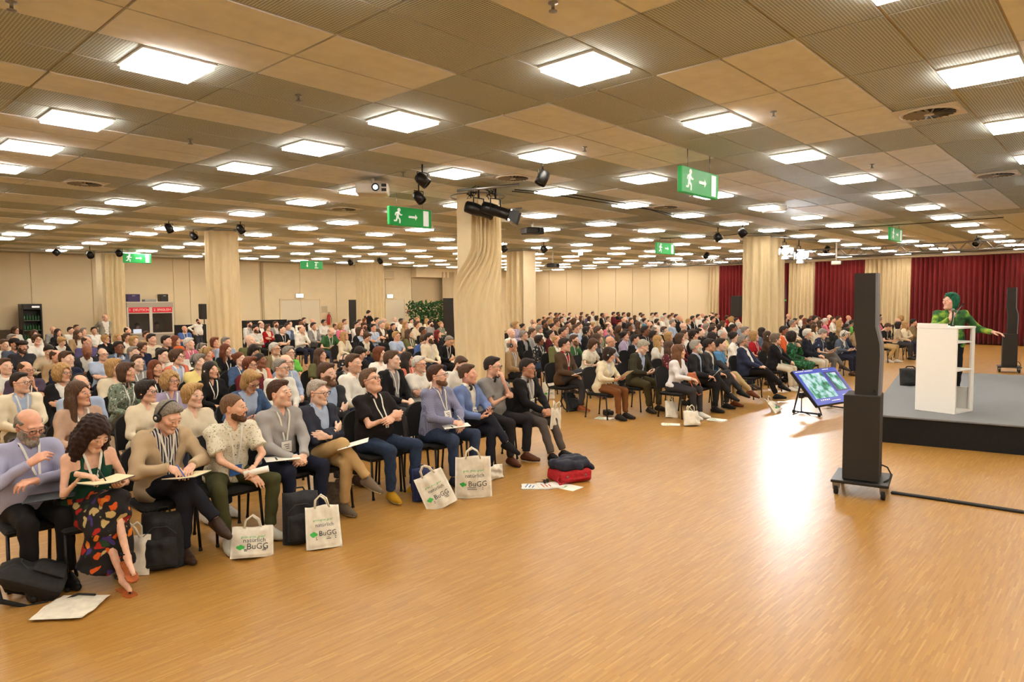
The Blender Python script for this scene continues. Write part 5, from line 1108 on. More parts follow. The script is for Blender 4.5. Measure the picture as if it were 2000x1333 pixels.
# ------------------------------------------------------------------ the seated crowd: templates per pose, individuals per person in the photograph
CAT = """28 649 F l b S white g
20 664 M s g S cream -
25 679 M k k S slate -
40 683 M t k S charcoal hB
66 655 F c b S white -
69 670 F w b T white gl
102 643 M z b S grey g
112 653 F l k J black -
114 667 F w y J black d
136 645 M s k S white -
148 641 M s b S navy -
150 655 M l b J tan B
162 650 F b g S grey -
166 668 M r b S purple -
182 645 M s k S white -
203 661 F w y S black g
163 689 M z k J charcoal ld
197 688 M z b T lblue ghx
228 682 M s k J slate gnl
88 688 F p k S beige d
104 694 M r b S tan -
123 704 M s b S navy -
41 718 M r b T plum gc
117 730 F c y J black g
30 749 M s k J cream g
150 752 M r g S lblue h
215 731 F b y S cream -
239 748 F b b S sage n
143 781 F l b S blush L
4 676 M s b S white -
5 719 M s b T white -
247 646 M r k J black -
229 658 F l y S cream -
246 659 F w b J black l
258 671 F b y S cream -
285 655 M s b S tan -
294 671 M s k T cream -
321 671 M s k S black -
340 670 F l a S grey -
346 685 M k o S white -
365 671 M s w S pink l
390 674 M s g S lblue gh
417 674 F b a J orange -
438 668 M s g S lblue -
435 694 F l a S black lc
463 695 F p a S denim -
398 698 F w y T olive h
383 716 F w g S yellow h
339 704 F w b J coral gl
312 691 M s k S white -
274 679 F w b S navy -
255 685 M s g S slate -
263 710 M s b S grey hl
299 721 F l a S black l
276 772 F w k S cream g
327 755 F c y S lilac gh
406 746 F l k S black hl
368 772 F w y S cream U
360 640 M z b T blue lx
485 638 M s k J white Bl
498 646 M s k S white Bx
508 638 M r b J black -
522 642 F w b J red x
537 634 M s b J grey B
550 647 M s k T black l
560 640 M s b J slate -
565 634 M s k S white -
585 630 M s k S white -
594 628 M s b S black -
585 646 M r b S white c
609 628 M z w S white -
611 639 M s k J grey l
589 638 M k b S white -
631 630 M s k S white gh
640 649 M r g T green ld
654 635 M r b T white gl
665 640 F c y S pink -
672 628 M s b S white -
485 672 M z b S olive -
484 688 F b k S khaki dl
532 683 M s w J khaki g
559 688 M s g T lime gl
553 707 M z b S lblue gl
620 697 F l b T olive c
502 718 F p k J coral l
484 734 F w a J maroon gl
541 730 M s g S white g
470 755 F b y J denim gd
634 738 M s b J charcoal B
672 703 M r k J black hl
685 718 M s b S white -
670 659 F l y J cream gl
672 628 M s b S white l
693 624 M z b S white -
701 626 M s b S cream -
712 628 F w a S pink -
735 630 M s k S grey -
749 625 M r w S cream -
771 624 M z b S white -
782 626 M s k S white h
802 625 M s k S white -
815 627 M s y S cream -
833 628 F l y S cream -
839 632 M s k S grey B
861 634 F p y S sage -
695 638 M s k S white g
709 638 M k b S brown B
728 641 M s k S lblue l
744 639 M s g J brown l
757 637 F c y S black -
767 635 M s k S black -
791 637 F l y S tan -
813 639 F w b S cream -
823 645 M s k S black g
853 652 F l r S black -
700 652 F b b J black -
709 661 F w b J black dl
773 654 M s y T lblue gx
798 655 F l b S olive l
818 661 F w b S blue d
835 661 M s k S cream gB
866 661 M s g S black gld
690 688 F b k S black d
737 702 F b a S white g
759 715 M s b J black l
791 710 F l k S coral -
816 708 M s w T white g
884 706 M s b S white Bd
996 668 M r g J tan hl
996 651 M z b S white -
1020 658 M s g J black g
1050 668 F w k S floral gl
1037 649 M s b S grey gl
1020 639 F p k S black -
1001 635 F w g S cream h
1006 642 F b y S lilac -
1039 633 M z b S grey h
1044 638 M z b S tan -
1052 631 M s k S black -
1062 635 M s k S black B
1053 646 F w g S white g
1074 654 F p k J maroon l
1085 661 M r y J olive -
1116 660 M s b S green Bcl
1098 651 M s k S maroon -
1102 642 M s b S grey g
1078 641 F p k S black -
1086 633 M s b S tan -
1124 644 M s b S lblue gl
1143 654 F w k S black gh
1145 678 F b b T print d
1164 672 F l b T dgrey l
1169 656 M s b S olive -
1189 664 M z b T check g
1060 613 F p k S black -
1062 621 M r k S slate -
1074 616 M s b S grey -
1085 617 M s k S brown -
1093 615 M s k S grey -
1101 616 M r b S white -
1112 615 M s b S white -
1096 625 M s k J black l
1110 623 M s k J black B
1125 622 M z b S white h
1135 614 F w b S grey -
1134 622 F l b S black -
1146 617 M s b S purple -
1157 614 M s k S white -
1151 623 F l k S white -
1164 624 F b k S beige l
1176 618 M s k J black l
1187 622 M s b S olive -
1183 616 M z b S grey -
1071 623 M s b S brown -
1075 631 F b y S cream -
1108 632 M s k S brown -
1120 631 F c b S tan -
1130 633 M s b S white l
1147 640 M s k S brown -
1156 640 F w y S tan -
1167 645 F c k S black -
1186 636 M r b S pink -
1190 644 M z k S slate h
1183 615 M z b S grey -
1197 616 M s k S maroon -
1206 614 M s k S black B
1217 616 M s k S grey -
1227 614 F c b S lblue -
1239 619 F l b S black -
1250 614 M s k S white -
1254 619 M s b S grey -
1267 614 M s b S white l
1273 617 M s b S cream -
1281 617 M s k S white -
1298 614 M s k S white -
1312 616 M s a S white l
1306 621 M s b S white -
1320 621 M s k J black -
1351 623 M s k J black l
1362 621 M s k S white -
1371 617 M z b S white -
1378 622 M s k S white -
1389 617 M s b S white -
1212 623 M s k S navy -
1221 626 M z b S black B
1232 626 M s b S grey -
1259 627 F p k S teal -
1281 628 M s k S white hB
1293 624 M k w S white -
1327 625 M z b J black -
1343 627 F w y J black l
1375 627 M s k S pink -
1206 633 M t r S brown -
1227 638 M s k S black -
1245 638 F l b S brown -
1267 637 M z k S brown B
1277 645 M r g S grey -
1311 635 M s g S lblue -
1332 639 M z b S black g
1366 643 M r k S black -
1208 645 F c b S brown -
1222 646 M s k S slate -
1257 649 M s k S black g
1273 654 M s k S black -
1295 645 M s b J black h
1334 651 M s b S white -
1352 651 F p b S brown -
1379 647 F w g S grey -
1392 644 M s b S black -
1217 666 F p k S lilac -
1237 661 M s k J black -
1303 656 F b y S grey -
1325 661 F b b S maroon -
1352 660 F w k S black -
1389 659 F c k S tan -
1283 673 F l y T white l
1306 678 F l b S floralred -
1408 654 M r w T yellow l
1431 661 F p k S white nl
1455 651 M s g T grey g
1470 653 F b y T red l
1484 654 F l k S slate c
1499 653 F l b S brown gh
1529 650 M s k J orange -
1545 634 M s g S cream gl
1388 646 M s k S grey -
1431 645 M s k S grey g
1441 642 M r w S lblue -
1457 637 M r g S grey -
1470 637 M k b S tan -
1411 634 F b b S white -
1428 627 F c y S white -
1438 626 M s k S black -
1418 619 F w b S red -
1400 619 M r b J black -
1388 618 M r b S white -
1390 627 M s k S black -
1404 644 F b k S black -
1531 624 M s b S grey -
1538 619 M z b S black -
1551 627 M s k S white -
1564 621 F w b S white -
1571 625 F l a S brown -
1579 631 M s k S black B
1589 637 F l b S print -
1597 631 F l b S olive -
1589 620 M s k S grey -
1589 621 M s k S grey -
1583 624 M s a S red -
1587 637 F l b S print -
1598 631 F l b S olive -
1618 619 M z b S red -
1625 624 M s b S white l
1611 631 M s w S pink -
1636 623 M s b S black -
1655 619 M z w S grey -
1639 633 F l y S tan -
1650 634 M s k S grey -
1663 631 M s k T lime h
1650 647 F b k S navy -
1637 654 F w w J slate hd
1662 659 F p k S tan d
1716 620 M s k J black l
1715 626 F w g S pink -
1752 637 F b k S beige -
1764 640 F l y S cream c
1781 631 M s k J khaki -
1751 630 M z b S cream -
1758 626 F c y S tan -"""
POSES = {'lapR': K(lean=3, tyaw=8, head=(34, 2, 0)), 'lapF': K(lean=2, tyaw=4, head=(16, 3, 0)), 'cross': K(lean=0, tyaw=6, head=(26, 3, 0), hr='crossR', hl='crossL'), 'chin': K(lean=6, tyaw=6, head=(26, 0, 0), hr='forearm', hl='chin'), 'read': K(lean=12, tyaw=2, head=(14, -26, 0), hr='hold', hl='hold')}
TPL = {}
def template(sex, pose):
    if (sex, pose) in TPL: return TPL[(sex, pose)]
    s = skeleton(sex=sex, **POSES[pose]); d = {'s': s, 'body': body_mesh(s, 'm' if sex == 'M' else 'f', .030, .0095, .0105)}; TPL[(sex, pose)] = d; tp = torso_prims(s)
    V, Q, mi = shoe(s, (0, 1), .016); d['shoes'] = mk('shoes', V, Q, ['leather', 'rubber'], mi)
    d['lan'] = lanyard_meshes(s, tp, .014); return d
def tpl_garment(sex, pose, kind, mat):
    d = template(sex, pose); key = (kind, mat)
    if key not in d: d[key] = [(nm, me) for nm, me, c in dress(d['s'], K(top=kind, col='white', mat=mat, smat='fabric', gap=.025), .026, 3)]
    return d[key]
PATM = {'floral': 'print_black', 'print': 'print_white', 'check': 'check_grey', 'floralred': 'print_red', 'sage': 'print_sage'}
HS = {'s': 'short', 'r': 'recede', 'z': None, 'b': 'bob', 'l': 'long', 'c': 'afro', 'p': 'bun', 'k': 'buzz', 't': 'buzz', 'w': 'crop'}
HSN = {'s': 'short {} hair', 'r': 'receding {} hair', 'z': 'bald head', 'b': '{} bob', 'l': 'long {} hair', 'c': 'curly {} hair', 'p': 'tied-up {} hair', 'k': 'cap', 't': 'beret', 'w': 'short {} hair'}
TN = {'S': 'shirt', 'T': 'T-shirt', 'J': 'jacket'}; CN = {'lblue': 'pale blue', 'dgrey': 'dark grey', 'floral': 'black floral', 'print': 'printed', 'check': 'checked', 'floralred': 'dark red floral', 'blush': 'pale pink'}
crowd = []; taken = [(x, y) for x, y in FRONT]
cols = [(CA, .75), (CB, .8), (CC, 1.2), (CD, .85), (CE, 1.0), (CF, .95)]
ent = []
for L in CAT.split('\n'):
    if not L.strip(): continue
    a = L.split(); px, py = float(a[0]), float(a[1]); p = onz(px, py, 1.20 if a[2] == 'M' else 1.14); ent.append((p[1], px, py)+tuple(a[2:]))
ent.sort(key=lambda e: e[0])
for (yr, px, py, sex, hs, hc, tp, tc, fl) in ent:
    r0 = max(0, round((yr-ROW0)/PITCHR)); done = False
    for gap in (.5, .42):
        for dr in (0, 1, -1, 2, -2, 3):
            r = r0+dr; y = ROW0+PITCHR*r
            if r < 0 or y > 29.4: continue
            x = seatx(px, y)
            if x > 35.3: continue
            if any(abs(y-b) < .62 and abs(x-a) < gap for a, b in taken): continue
            if any(math.hypot(x-c[0], y-c[1]) < rr for c, rr in cols): continue
            done = True; break
        if done: break
    if not done: continue
    taken.append((x, y)); crowd.append([r, x, y, px, py, sex, hs, hc, tp, tc, fl])
def look(e):
    r, x, y, px, py, sex, hs, hc, tp, tc, fl = e
    w_ = ('man' if sex == 'M' else 'woman')+' with '+HSN[hs].format(HN_[hc]); ex = []
    if 'g' in fl: ex.append('glasses')
    if 'B' in fl: ex.append('beard')
    if 'h' in fl: ex.append('headphones')
    if ex: w_ = w_+' and '+ex[0]
    return w_+' in '+CN.get(tc, {'k': ''}.get(tc, tc))+' '+('top' if sex == 'F' and tp == 'S' else TN[tp])
lk = {}
for e in crowd: lk.setdefault(look(e), []).append(e)
byrow = {}
for e in crowd: byrow.setdefault(e[0], []).append(e)
seatno = {}
for fx, fy in FRONT: byrow.setdefault(round((fy-ROW0)/PITCHR), []).append([None, fx, fy, proj((fx, fy, 1.2))[0]])
for r, es in byrow.items():
    es.sort(key=lambda e: e[3])
    for k, e in enumerate(es): seatno[id(e)] = k
for k, e in enumerate(crowd):
    r, x, y, px, py, sex, hs, hc, tp, tc, fl = e; rg = random.Random(k*13+5)
    pose = 'cross' if 'x' in fl else 'chin' if 'c' in fl else 'read' if 'd' in fl else rg.choice(['lapR', 'lapR', 'lapF', 'lapR', 'cross'])
    if 'U' in fl: pose = 'lapF'
    d = template(sex, pose); s = d['s']; kind = {'S': 'shirt', 'T': 'tee', 'J': 'jacket'}[tp]; mat = PATM.get(tc, 'denim' if tc == 'denim' else 'suiting' if tp == 'J' else 'fabric')
    o = bpy.data.objects.new('person', d['body']); link(o); o.location = (x, y, 0); o.rotation_euler = (0, 0, math.radians(rg.uniform(-7, 9))); sc = rg.uniform(.97, 1.05); o.scale = (sc, sc, sc*rg.uniform(.98, 1.02))
    dark = (hc == 'k' and rg.random() < .3) or (px, round(py)) == (163, 689); o.color = lin((150, 98, 72) if dark else SKIN[rg.randrange(5)]); o['hair_tint'] = list(lin(HC_[hc])[:3])
    for nm, me in tpl_garment(sex, pose, kind, mat):
        col = CC_.get(tc, (128, 128, 128)); kf = rg.uniform(.93, 1.05); col = tuple(min(255, c*kf) for c in col)
        if nm == 'trousers': col = rg.choice([(34, 36, 48), (40, 44, 62), (58, 72, 98), (30, 29, 31), (92, 84, 70), (66, 64, 66)])
        if nm == 'shirt' and kind == 'jacket': col = rg.choice([lc('white'), lc('lblue'), lc('cream'), lc('grey')])
        part(nm, me, o, col)
    if y < 10: part('shoes', d['shoes'], o, rg.choice([(36, 30, 28), (80, 56, 40), (210, 206, 198), (26, 25, 26)]))
    q = {'hair': HS[hs], 'hc': hc, 'glasses': 'g' in fl, 'phones': 1 if 'h' in fl else 2 if 'n' in fl else 0, 'beard': 'full' if 'B' in fl else None}
    if hs in 'kt': q['cap'] = 'cap' if hs == 'k' else 'beret'; q['capcol'] = HC_[hc]
    if hs == 'r' and rg.random() < .5: q['hair'] = 'fringe'
    if hs == 's' and rg.random() < .4: q['hair'] = 'side'
    adorn(o, s, q, fine=False)
    if 'l' in fl or (y < 14 and rg.random() < .35): part('lanyard', d['lan'][0], o)
    tag(o, look(e), 'person', 'people in the audience'); e.append(o)
    chair(x, y, o.rotation_euler.z, f'black fabric chair, {ORD[r]} row of the audience, {ORD[seatno[id(e)]]} seat from the left', y < 9.2)
for lb, es in lk.items():
    if len(es) > 1:
        for e in es: 
            b = lb
            for wd in (' and glasses', ' and headphones', ' and beard'): b = b.replace(wd, '')
            e[11]['label'] = b+f', {ORD[e[0]]} row, {ORD[seatno[id(e)]]} from left'
            for ch in (): pass
print('crowd', len(crowd), 'of', len(ent))

# ------------------------------------------------------------------ stage, lectern, towers, monitor
e1 = Vector((.986, .165, 0)); e2 = Vector((.165, -.986, 0)); C0 = Vector((10.83, 2.86, 0))
SM = frame_of(C0, e1)                    # x back, y to audience-left, z up (y negative runs along the front)
st = empty('stage', C0); tag(st, 'low stage with grey carpet top and black skirted sides', 'stage')
MB().box((0.02, -6.4, 0), (7.2, -.02, .372), 'stage_side', Mx=SM).build('skirt', st, loc=-C0); MB().box((0, -6.42, .372), (7.22, 0, .40), 'carpet_grey', .006, Mx=SM).build('deck', st, loc=-C0)
lx = Vector((-.247, -.969, 0)); LO = Vector((11.70, 2.45, .40)); LM = frame_of(LO, lx); LWd, LD, LH = .56, .56, 1.27
lt = empty('lectern', LO); tag(lt, 'tall white lectern with open shelves on the stage', 'lectern')
def lp(lo, hi, name, bev=.004, mat='lectern_white'): return MB().box(lo, hi, mat, bev, Mx=LM).build(name, lt, loc=-LO)
lp((0, 0, 0), (LWd, .03, LH-.03), 'front_panel'); lp((0, .03, 0), (.03, LD, LH-.03), 'side_panel'); lp((LWd-.03, LD-.10, 0), (LWd, LD, LH-.03), 'back_post'); lp((.03, LD-.03, 0), (LWd-.03, LD, .35), 'back_panel')
lp((.03, .03, .0), (LWd-.001, LD-.03, .03), 'bottom_board')
for z in (.62, 1.03): lp((.03, .03, z), (LWd-.002, LD-.03, z+.025), 'shelf')
lp((-.005, -.005, LH-.03), (LWd+.005, LD+.005, LH), 'top_board'); lp((0, .0, LH), (LWd*.75, .03, LH+.045), 'raised_lip')
gm_ = MB(); q0 = [LM @ Vector(p) for p in ((.36, .30, LH), (.36, .30, LH+.02), (.40, .24, LH+.14), (.50, .16, LH+.25), (.54, .13, LH+.29))]; gm_.tube([tuple(p) for p in q0], .006, 'steel'); gn = gm_.build('gooseneck_microphone')
MB().tube([tuple(q0[-1]), tuple(LM @ Vector((.59, .09, LH+.34)))], [.009, .012], 'black_plastic').build('microphone_head', gn); MB().lathe([(.03, 0), (.03, .012), (.01, .02)], 'black_plastic', 12, Matrix.Translation(q0[0])).build('base', gn)
tag(gn, 'thin gooseneck microphone standing on the white lectern', 'microphone')
o = MB().box((.10, .12, 1.055), (.40, .34, 1.062), 'paper_cream', Mx=LM).build('paper_sheet'); tag(o, 'cream sheet lying on the upper shelf of the lectern', 'paper')
# hand microphone of the speaker
spk = [q for q in bpy.data.objects if q.get('label', '').startswith('speaker with green hair')][0]; bpy.context.view_layer.update()
mw = spk.matrix_world @ Vector(tuple(sk_.WR+A3(.03, -.05, .06))); hm = MB(); hm.tube([tuple(mw+Vector((0, 0, -.10))), tuple(mw+Vector((.0, 0, .07)))], [.010, .014], 'black_plastic'); mic = hm.build('hand_microphone')
MB().lathe([(.006, -.026), (.022, -.014), (.026, 0), (.022, .016), (.006, .026)], 'steel', 12, Matrix.Translation(mw+Vector((0, 0, .085)))).build('mesh_head', mic); tag(mic, 'black hand microphone held by the green haired speaker', 'microphone')
def tower(org, xdir, desc, sc=1.0):
    TM = frame_of(org, xdir) @ Matrix.Scale(sc, 4); r = empty('speaker_tower', org); tag(r, desc, 'loudspeaker', 'speaker towers on dollies'); inv = Vector(org)
    def b(m, name, par=r): return m.build(name, par, loc=-inv if par is r else None)
    W, D = .345, .40
    b(MB().box((-.10, -.09, .135), (W+.10, D+.12, .165), 'black_plastic', .006, TM), 'dolly_plate')
    for x in (-.05, W+.05):
        for y in (-.03, D+.06):
            c = MB(); c.lathe([(.02, -.022), (.052, -.02), (.056, 0), (.052, .02), (.02, .022)], 'rubber', 16, TM @ Matrix.Translation((x, y, .056)) @ Matrix.Rotation(PI/2, 4, 'Y')); wl = b(c, 'caster')
            k = MB(); k.prism([(-.03, .06), (.03, .06), (.035, .135), (-.035, .135)], -.034, -.028, 'steel', TM @ Matrix.Translation((x, y, 0))); k.prism([(-.03, .06), (.03, .06), (.035, .135), (-.035, .135)], .028, .034, 'steel', TM @ Matrix.Translation((x, y, 0))); b(k, 'caster_fork')
    b(MB().box((0, 0, .165), (W, D, 1.075), 'speaker_box', .008, TM), 'subwoofer_box')
    rt = [(.315, 1.075), (.325, 1.50), (.318, 1.62), (.275, 1.80), (.268, 2.36)]; lf = [(.07, 2.36), (.07, 1.80), (.10, 1.62), (.105, 1.50), (.095, 1.075)]
    m = MB(); m.prism(rt+lf, .08, .33, 'speaker_box', TM); b(m, 'column_speaker'); m = MB(); m.prism(rt+[(x+.022, z) for x, z in rt[::-1]], .078, .332, 'speaker_side', TM); b(m, 'front_grille')
    b(MB().box((.27, .074, 1.10), (.295, .08, 1.135), 'rubber', 0, TM), 'socket'); b(MB().box((W-.001, .30, .25), (W+.004, .36, .33), 'black_metal', .001, TM), 'connector_plate')
    cb = MB(); cb.tube([tuple(TM @ Vector(p)) for p in ((W+.004, .33, .29), (W+.06, .33, .27), (W+.10, .30, .20), (W+.09, .2, .175), (W+.05, .05, .172))], .008, 'rubber', 6); b(cb, 'power_lead')
    return r
tower((7.70, 2.28, 0), (.17, -.985, 0), 'tall black speaker tower with subwoofer on a wheeled dolly, nearest the camera'); tower((23.2, 2.75, 0), (.17, -.985, 0), 'distant black speaker tower at the right edge of the picture')
# cable ramp along the floor
cp = [onz(1740, 964, 0), onz(1850, 980, 0), onz(2000, 1003, 0), onz(2180, 1032, 0)]; m = MB()
for a_, b_ in zip(cp[:-1], cp[1:]): m.box((0, -.035, 0), (float(np.linalg.norm(b_-a_)), .035, .022), 'rubber', .008, frame_of(a_, b_-a_))
tag(m.build('cable_cover'), 'black rubber cable cover crossing the floor from the near tower', 'cable cover')
# leaning monitor
bl = np.array([12.42, 4.10, .2]); xd = np.array([.972, -.235, 0]); nh = np.array([-.235, -.972, 0]); th = math.radians(48); upv = np.array([0, 0, math.sin(th)])-nh*math.cos(th)
TMX = frame_of(bl, xd, upv); tv = empty('floor_monitor', bl); tag(tv, 'large blue presentation monitor leaning back on the floor before the audience', 'monitor')
def tvp(m, n): return m.build(n, tv, loc=-Vector(bl))
TWd, THh = 1.36, .78
tvp(MB().box((0, 0, 0), (TWd, .06, THh), 'black_plastic', .006, TMX), 'casing'); tvp(MB().box((.012, -.003, .012), (TWd-.012, 0, THh-.012), 'screen_blue', 0, TMX), 'screen')
tvp(MB().box((.10, -.006, .14), (.80, -.003, .68), 'screen_picture', 0, TMX), 'slide_picture'); tvp(MB().box((.86, -.006, .24), (1.30, -.003, .68), 'screen_navy', 0, TMX), 'next_slide'); tvp(MB().box((.94, -.009, .27), (1.22, -.006, .65), 'screen_picture', 0, TMX), 'next_slide_picture')
for x0, x1, z in ((.06, .3, .735), (.34, .6, .735), (.9, 1.1, .735), (.5, .78, .06), (.95, 1.15, .15)): tvp(MB().box((x0, -.006, z), (x1, -.003, z+.012), 'sign_white', 0, TMX), 'text_line')
for k in range(5): tvp(MB().box((.2+.06*k, -.006, .09), (.23+.06*k, -.003, .115), 'sign_white', 0, TMX), 'tool_icon')
for s_ in (.12, 1.18): m = MB(); m.tube([tuple(TMX @ Vector((s_, .06, .02))), tuple(bl+xd*s_+np.array([0, 0, -.16])), tuple(bl+xd*s_-nh*.55+np.array([0, 0, -.17])), tuple(TMX @ Vector((s_, .07, THh*.7)))], .018, 'black_metal'); tvp(m, 'stand_frame')
for s_ in (.05, 1.25):
    for y in (0, .5): m = MB(); p = Vector(bl+xd*s_-nh*y); m.lathe([(.03, -.02), (.04, 0), (.03, .02)], 'rubber', 12, Matrix.Translation((p.x, p.y, .04)) @ Matrix.Rotation(PI/2, 4, 'X')); tvp(m, 'caster')
# small tripod before the monitor
p = onz(1565, 810, 0); tr = empty('mini_tripod', p); tag(tr, 'small black tripod with camera on the floor beside the monitor', 'tripod')
for k in range(3): a = 2*PI*k/3+.4; MB().tube([(0, 0, .06), (.17*math.cos(a), .17*math.sin(a), .005)], .008, 'black_metal').build('leg', tr)
MB().tube([(0, 0, .04), (0, 0, .30)], .009, 'black_metal').build('centre_post', tr); cm = MB().box((-.055, -.04, .30), (.055, .04, .40), 'black_plastic', .01).build('camera_body', tr); MB().lathe([(.03, 0), (.03, .07)], 'black_plastic', 14, Matrix.Translation((0, -.04, .35)) @ Matrix.Rotation(PI/2, 4, 'X')).build('lens', cm)

# ------------------------------------------------------------------ lamps, projectors, truss, cables
def can(px, py, dep, desc, aim=(0, 0, -1), r=.085, L=.2, mat='black_metal', kind='par_lamp', fixed=False):
    dep = dep if fixed else (ZC-.24-2.1)*F/(587-py); c = Vector(atd(px, py, dep)); c.z = min(c.z, ZC-.16); root = empty(kind, (c.x, c.y, c.z)); tag(root, desc, 'stage light', 'ceiling stage lamps')
    q = Vector(aim).to_track_quat('-Z', 'Y').to_matrix().to_4x4(); MB().lathe([(r*.5, L*.55), (r*.8, L*.5), (r, L*.2), (r, -L*.5), (r*.92, -L*.5), (r*.9, -L*.42)], mat, 18, q).build('lamp_body', root)
    MB().lathe([(r*.88, -L*.44), (r*.88, -L*.43)], 'lens_dark', 18, q).build('lens', root)
    y = MB(); y.tube([(-r*1.15, 0, -.01), (-r*1.15, 0, r*1.3), (r*1.15, 0, r*1.3), (r*1.15, 0, -.01)], .008, mat, 6); y.build('yoke', root); MB().tube([(0, 0, r*1.3), (0, 0, ZC-c.z)], .012, mat, 6).build('clamp_stem', root)
for a in [(825, 352, 11.6, 'black par lamp above another, left of the middle column', (.5, -.6, -.7)), (818, 386, 12.4, 'black multi-lens par lamp just above the left exit sign', (.2, -.6, -.7)), (1060, 348, 11.4, 'black par lamp right of the middle column', (-.4, .2, -.8)), (330, 446, 17.5, 'black par lamp left of the left draped column', (.2, -.5, -.8)), (378, 461, 18.5, 'small round par lamp just left of the left draped column', (.2, -.7, -.6)), (470, 448, 18, 'black par lamp at the right edge of the left draped column', (.3, -.5, -.8)),
          (176, 498, 24, 'black par lamp left of the far left column', (0, -.7, -.6)), (232, 491, 25.2, 'black par lamp beside the far left exit sign', (0, -.7, -.6)), (110, 491, 23, 'small bracket lamp at the far left of the ceiling', (.7, 0, -.6)), (684, 513, 30.5, 'round par lamp left of the far drape by the door', (0, -.7, -.6)), (742, 510, 31.5, 'par lamp right of the far drape by the door', (0, -.7, -.6)), (1402, 464, 20, 'par lamp hanging left of the floodlit column', (.2, -.5, -.7)), (1450, 455, 20.2, 'par lamp at the left top of the floodlit column', (.2, -.5, -.7)), (984, 486, 24, 'par lamp just right of the middle drape', (.2, -.5, -.7)), (1062, 487, 25, 'par lamp right of the shaded far drape', (.2, -.5, -.7))]:
    can(a[0], a[1], a[2], a[3], a[4], .085 if a[2] < 20 else .11, fixed=a[0] in (176, 232))
def lantern(px, py, dep, aim, desc, glow, r=.105, L=.52, doors=True):
    c = Vector(atd(px, py, dep)); root = empty('stage_lantern', c); tag(root, desc, 'stage light', 'stage lanterns on the columns'); d = (Vector(aim)-c).normalized(); q = d.to_track_quat('-Z', 'Y').to_matrix().to_4x4()
    MB().lathe([(r*.6, L*.5), (r*.95, L*.46), (r*1.05, L*.2), (r, L*.0), (r*.9, -.02), (r*.9, -L*.42), (r*1.02, -L*.44), (r*1.02, -L*.5), (r*.92, -L*.5), (r*.9, -L*.46)], 'black_metal', 20, q).build('housing', root)
    MB().lathe([(r*.89, -L*.535), (r*.89, -L*.49)], 'lens_glow' if glow else 'lens_dark', 20, q).build('lens', root)
    y = MB(); y.tube([(-r*1.2, 0, 0), (-r*1.2, 0, r*2.0), (r*1.2, 0, r*2.0), (r*1.2, 0, 0)], .012, 'black_metal', 6); y.build('yoke', root); MB().tube([(0, 0, r*2.0), (0, 0, min(.42, ZC-c.z))], .018, 'black_metal', 8).build('clamp', root)
    if doors:
        for k in range(4):
            a = k*PI/2; V = [(-r*.7, r*1.0, -L*.5), (r*.7, r*1.0, -L*.5), (r*1.1, r*1.7, -L*.5-.17), (-r*1.1, r*1.7, -L*.5-.17)]; rm = q @ Matrix.Rotation(a, 4, 'Z'); V = [tuple(rm @ Vector(v)) for v in V]; V2 = [tuple(rm @ Vector((v[0], v[1]+.004, v[2]))) for v in ((-r*.7, r*1.0, -L*.5), (r*.7, r*1.0, -L*.5), (r*1.1, r*1.7, -L*.5-.17), (-r*1.1, r*1.7, -L*.5-.17))]
            MB().add(V+V2, [(0, 1, 2, 3), (7, 6, 5, 4), (0, 4, 5, 1), (1, 5, 6, 2), (2, 6, 7, 3), (3, 7, 4, 0)], 'black_metal').build('barn_door', root)
    return c+d*(L*.5+.05), d
AIM = (12.0, 2.3, 1.4)
l1, _ = lantern(935, 411, 12.1, (14.5, 3.2, 1.3), 'rear black profile lantern on the middle column pipe', False, doors=False); l2, d2 = lantern(968, 412, 12.0, (13.2, 2.6, 1.3), 'front black lantern with lit barn doors on the middle column', True)
l3, _ = lantern(1532, 489, 20.4, (11.0, 2.6, .8), 'dazzling floodlight on the right column facing the stage', True, .12, .4); l4, _ = lantern(1560, 497, 20.2, (10.4, 1.2, .6), 'second floodlight on the right column, smaller and lower', True, .12, .4)
spot('column_spot', l2, AIM, 450, 26, .3); spot('flood_spot', l3, (9.4, 2.2, 0), 430, 54, .25, (.92, .96, 1), .12); spot('flood_spot', l4, (8.4, 1.0, 0), 340, 56, .25, (.92, .96, 1), .12)
def pipe(a, b, desc): o = MB(); o.tube([tuple(a), tuple(b)], .024, 'steel', 10); return tag(o.build('lamp_pipe'), desc, 'pipe')
pipe(atd(893, 373, 11.4), atd(1014, 361, 11.2), 'pale horizontal pipe carrying the lanterns at the middle column'); pipe(atd(1505, 462, 20.5), atd(1600, 470, 20.0), 'horizontal pipe carrying the floodlights at the right column')
for k, (px, py) in enumerate(((922, 366), (957, 362))):
    rg = np.random.default_rng(k); c = atd(px, py+8, 11.95); m = MB()
    for j in range(5): m.tube([tuple(c+rg.normal(0, .06, 3)*(1, 1, .9)+(0, 0, -.02*i)) for i in range(6)], .007, 'rubber', 5)
    tag(m.build('cable_bundle'), ('left' if k == 0 else 'right')+' tangle of black cables on the lantern pipe', 'cables')
for k, pts in enumerate(([(1000, 374), (1100, 383), (1180, 396), (1290, 413), (1330, 425), (1400, 440)], [(1005, 371), (1110, 379), (1240, 401), (1330, 428)], [(1290, 466), (1400, 462), (1440, 458)], [(1560, 450), (1700, 443), (1850, 433), (1960, 425)])):
    m = MB(); m.tube([tuple(onz(a, b, ZC-.03)) for a, b in pts], .011, 'rubber', 5); tag(m.build('ceiling_cable'), 'black cable along the ceiling '+['from the middle column to the right exit sign', 'beside the longer middle cable', 'leading to the lamp left of the floodlit column', 'crossing towards the stage'][k], 'cable', 'ceiling cables')
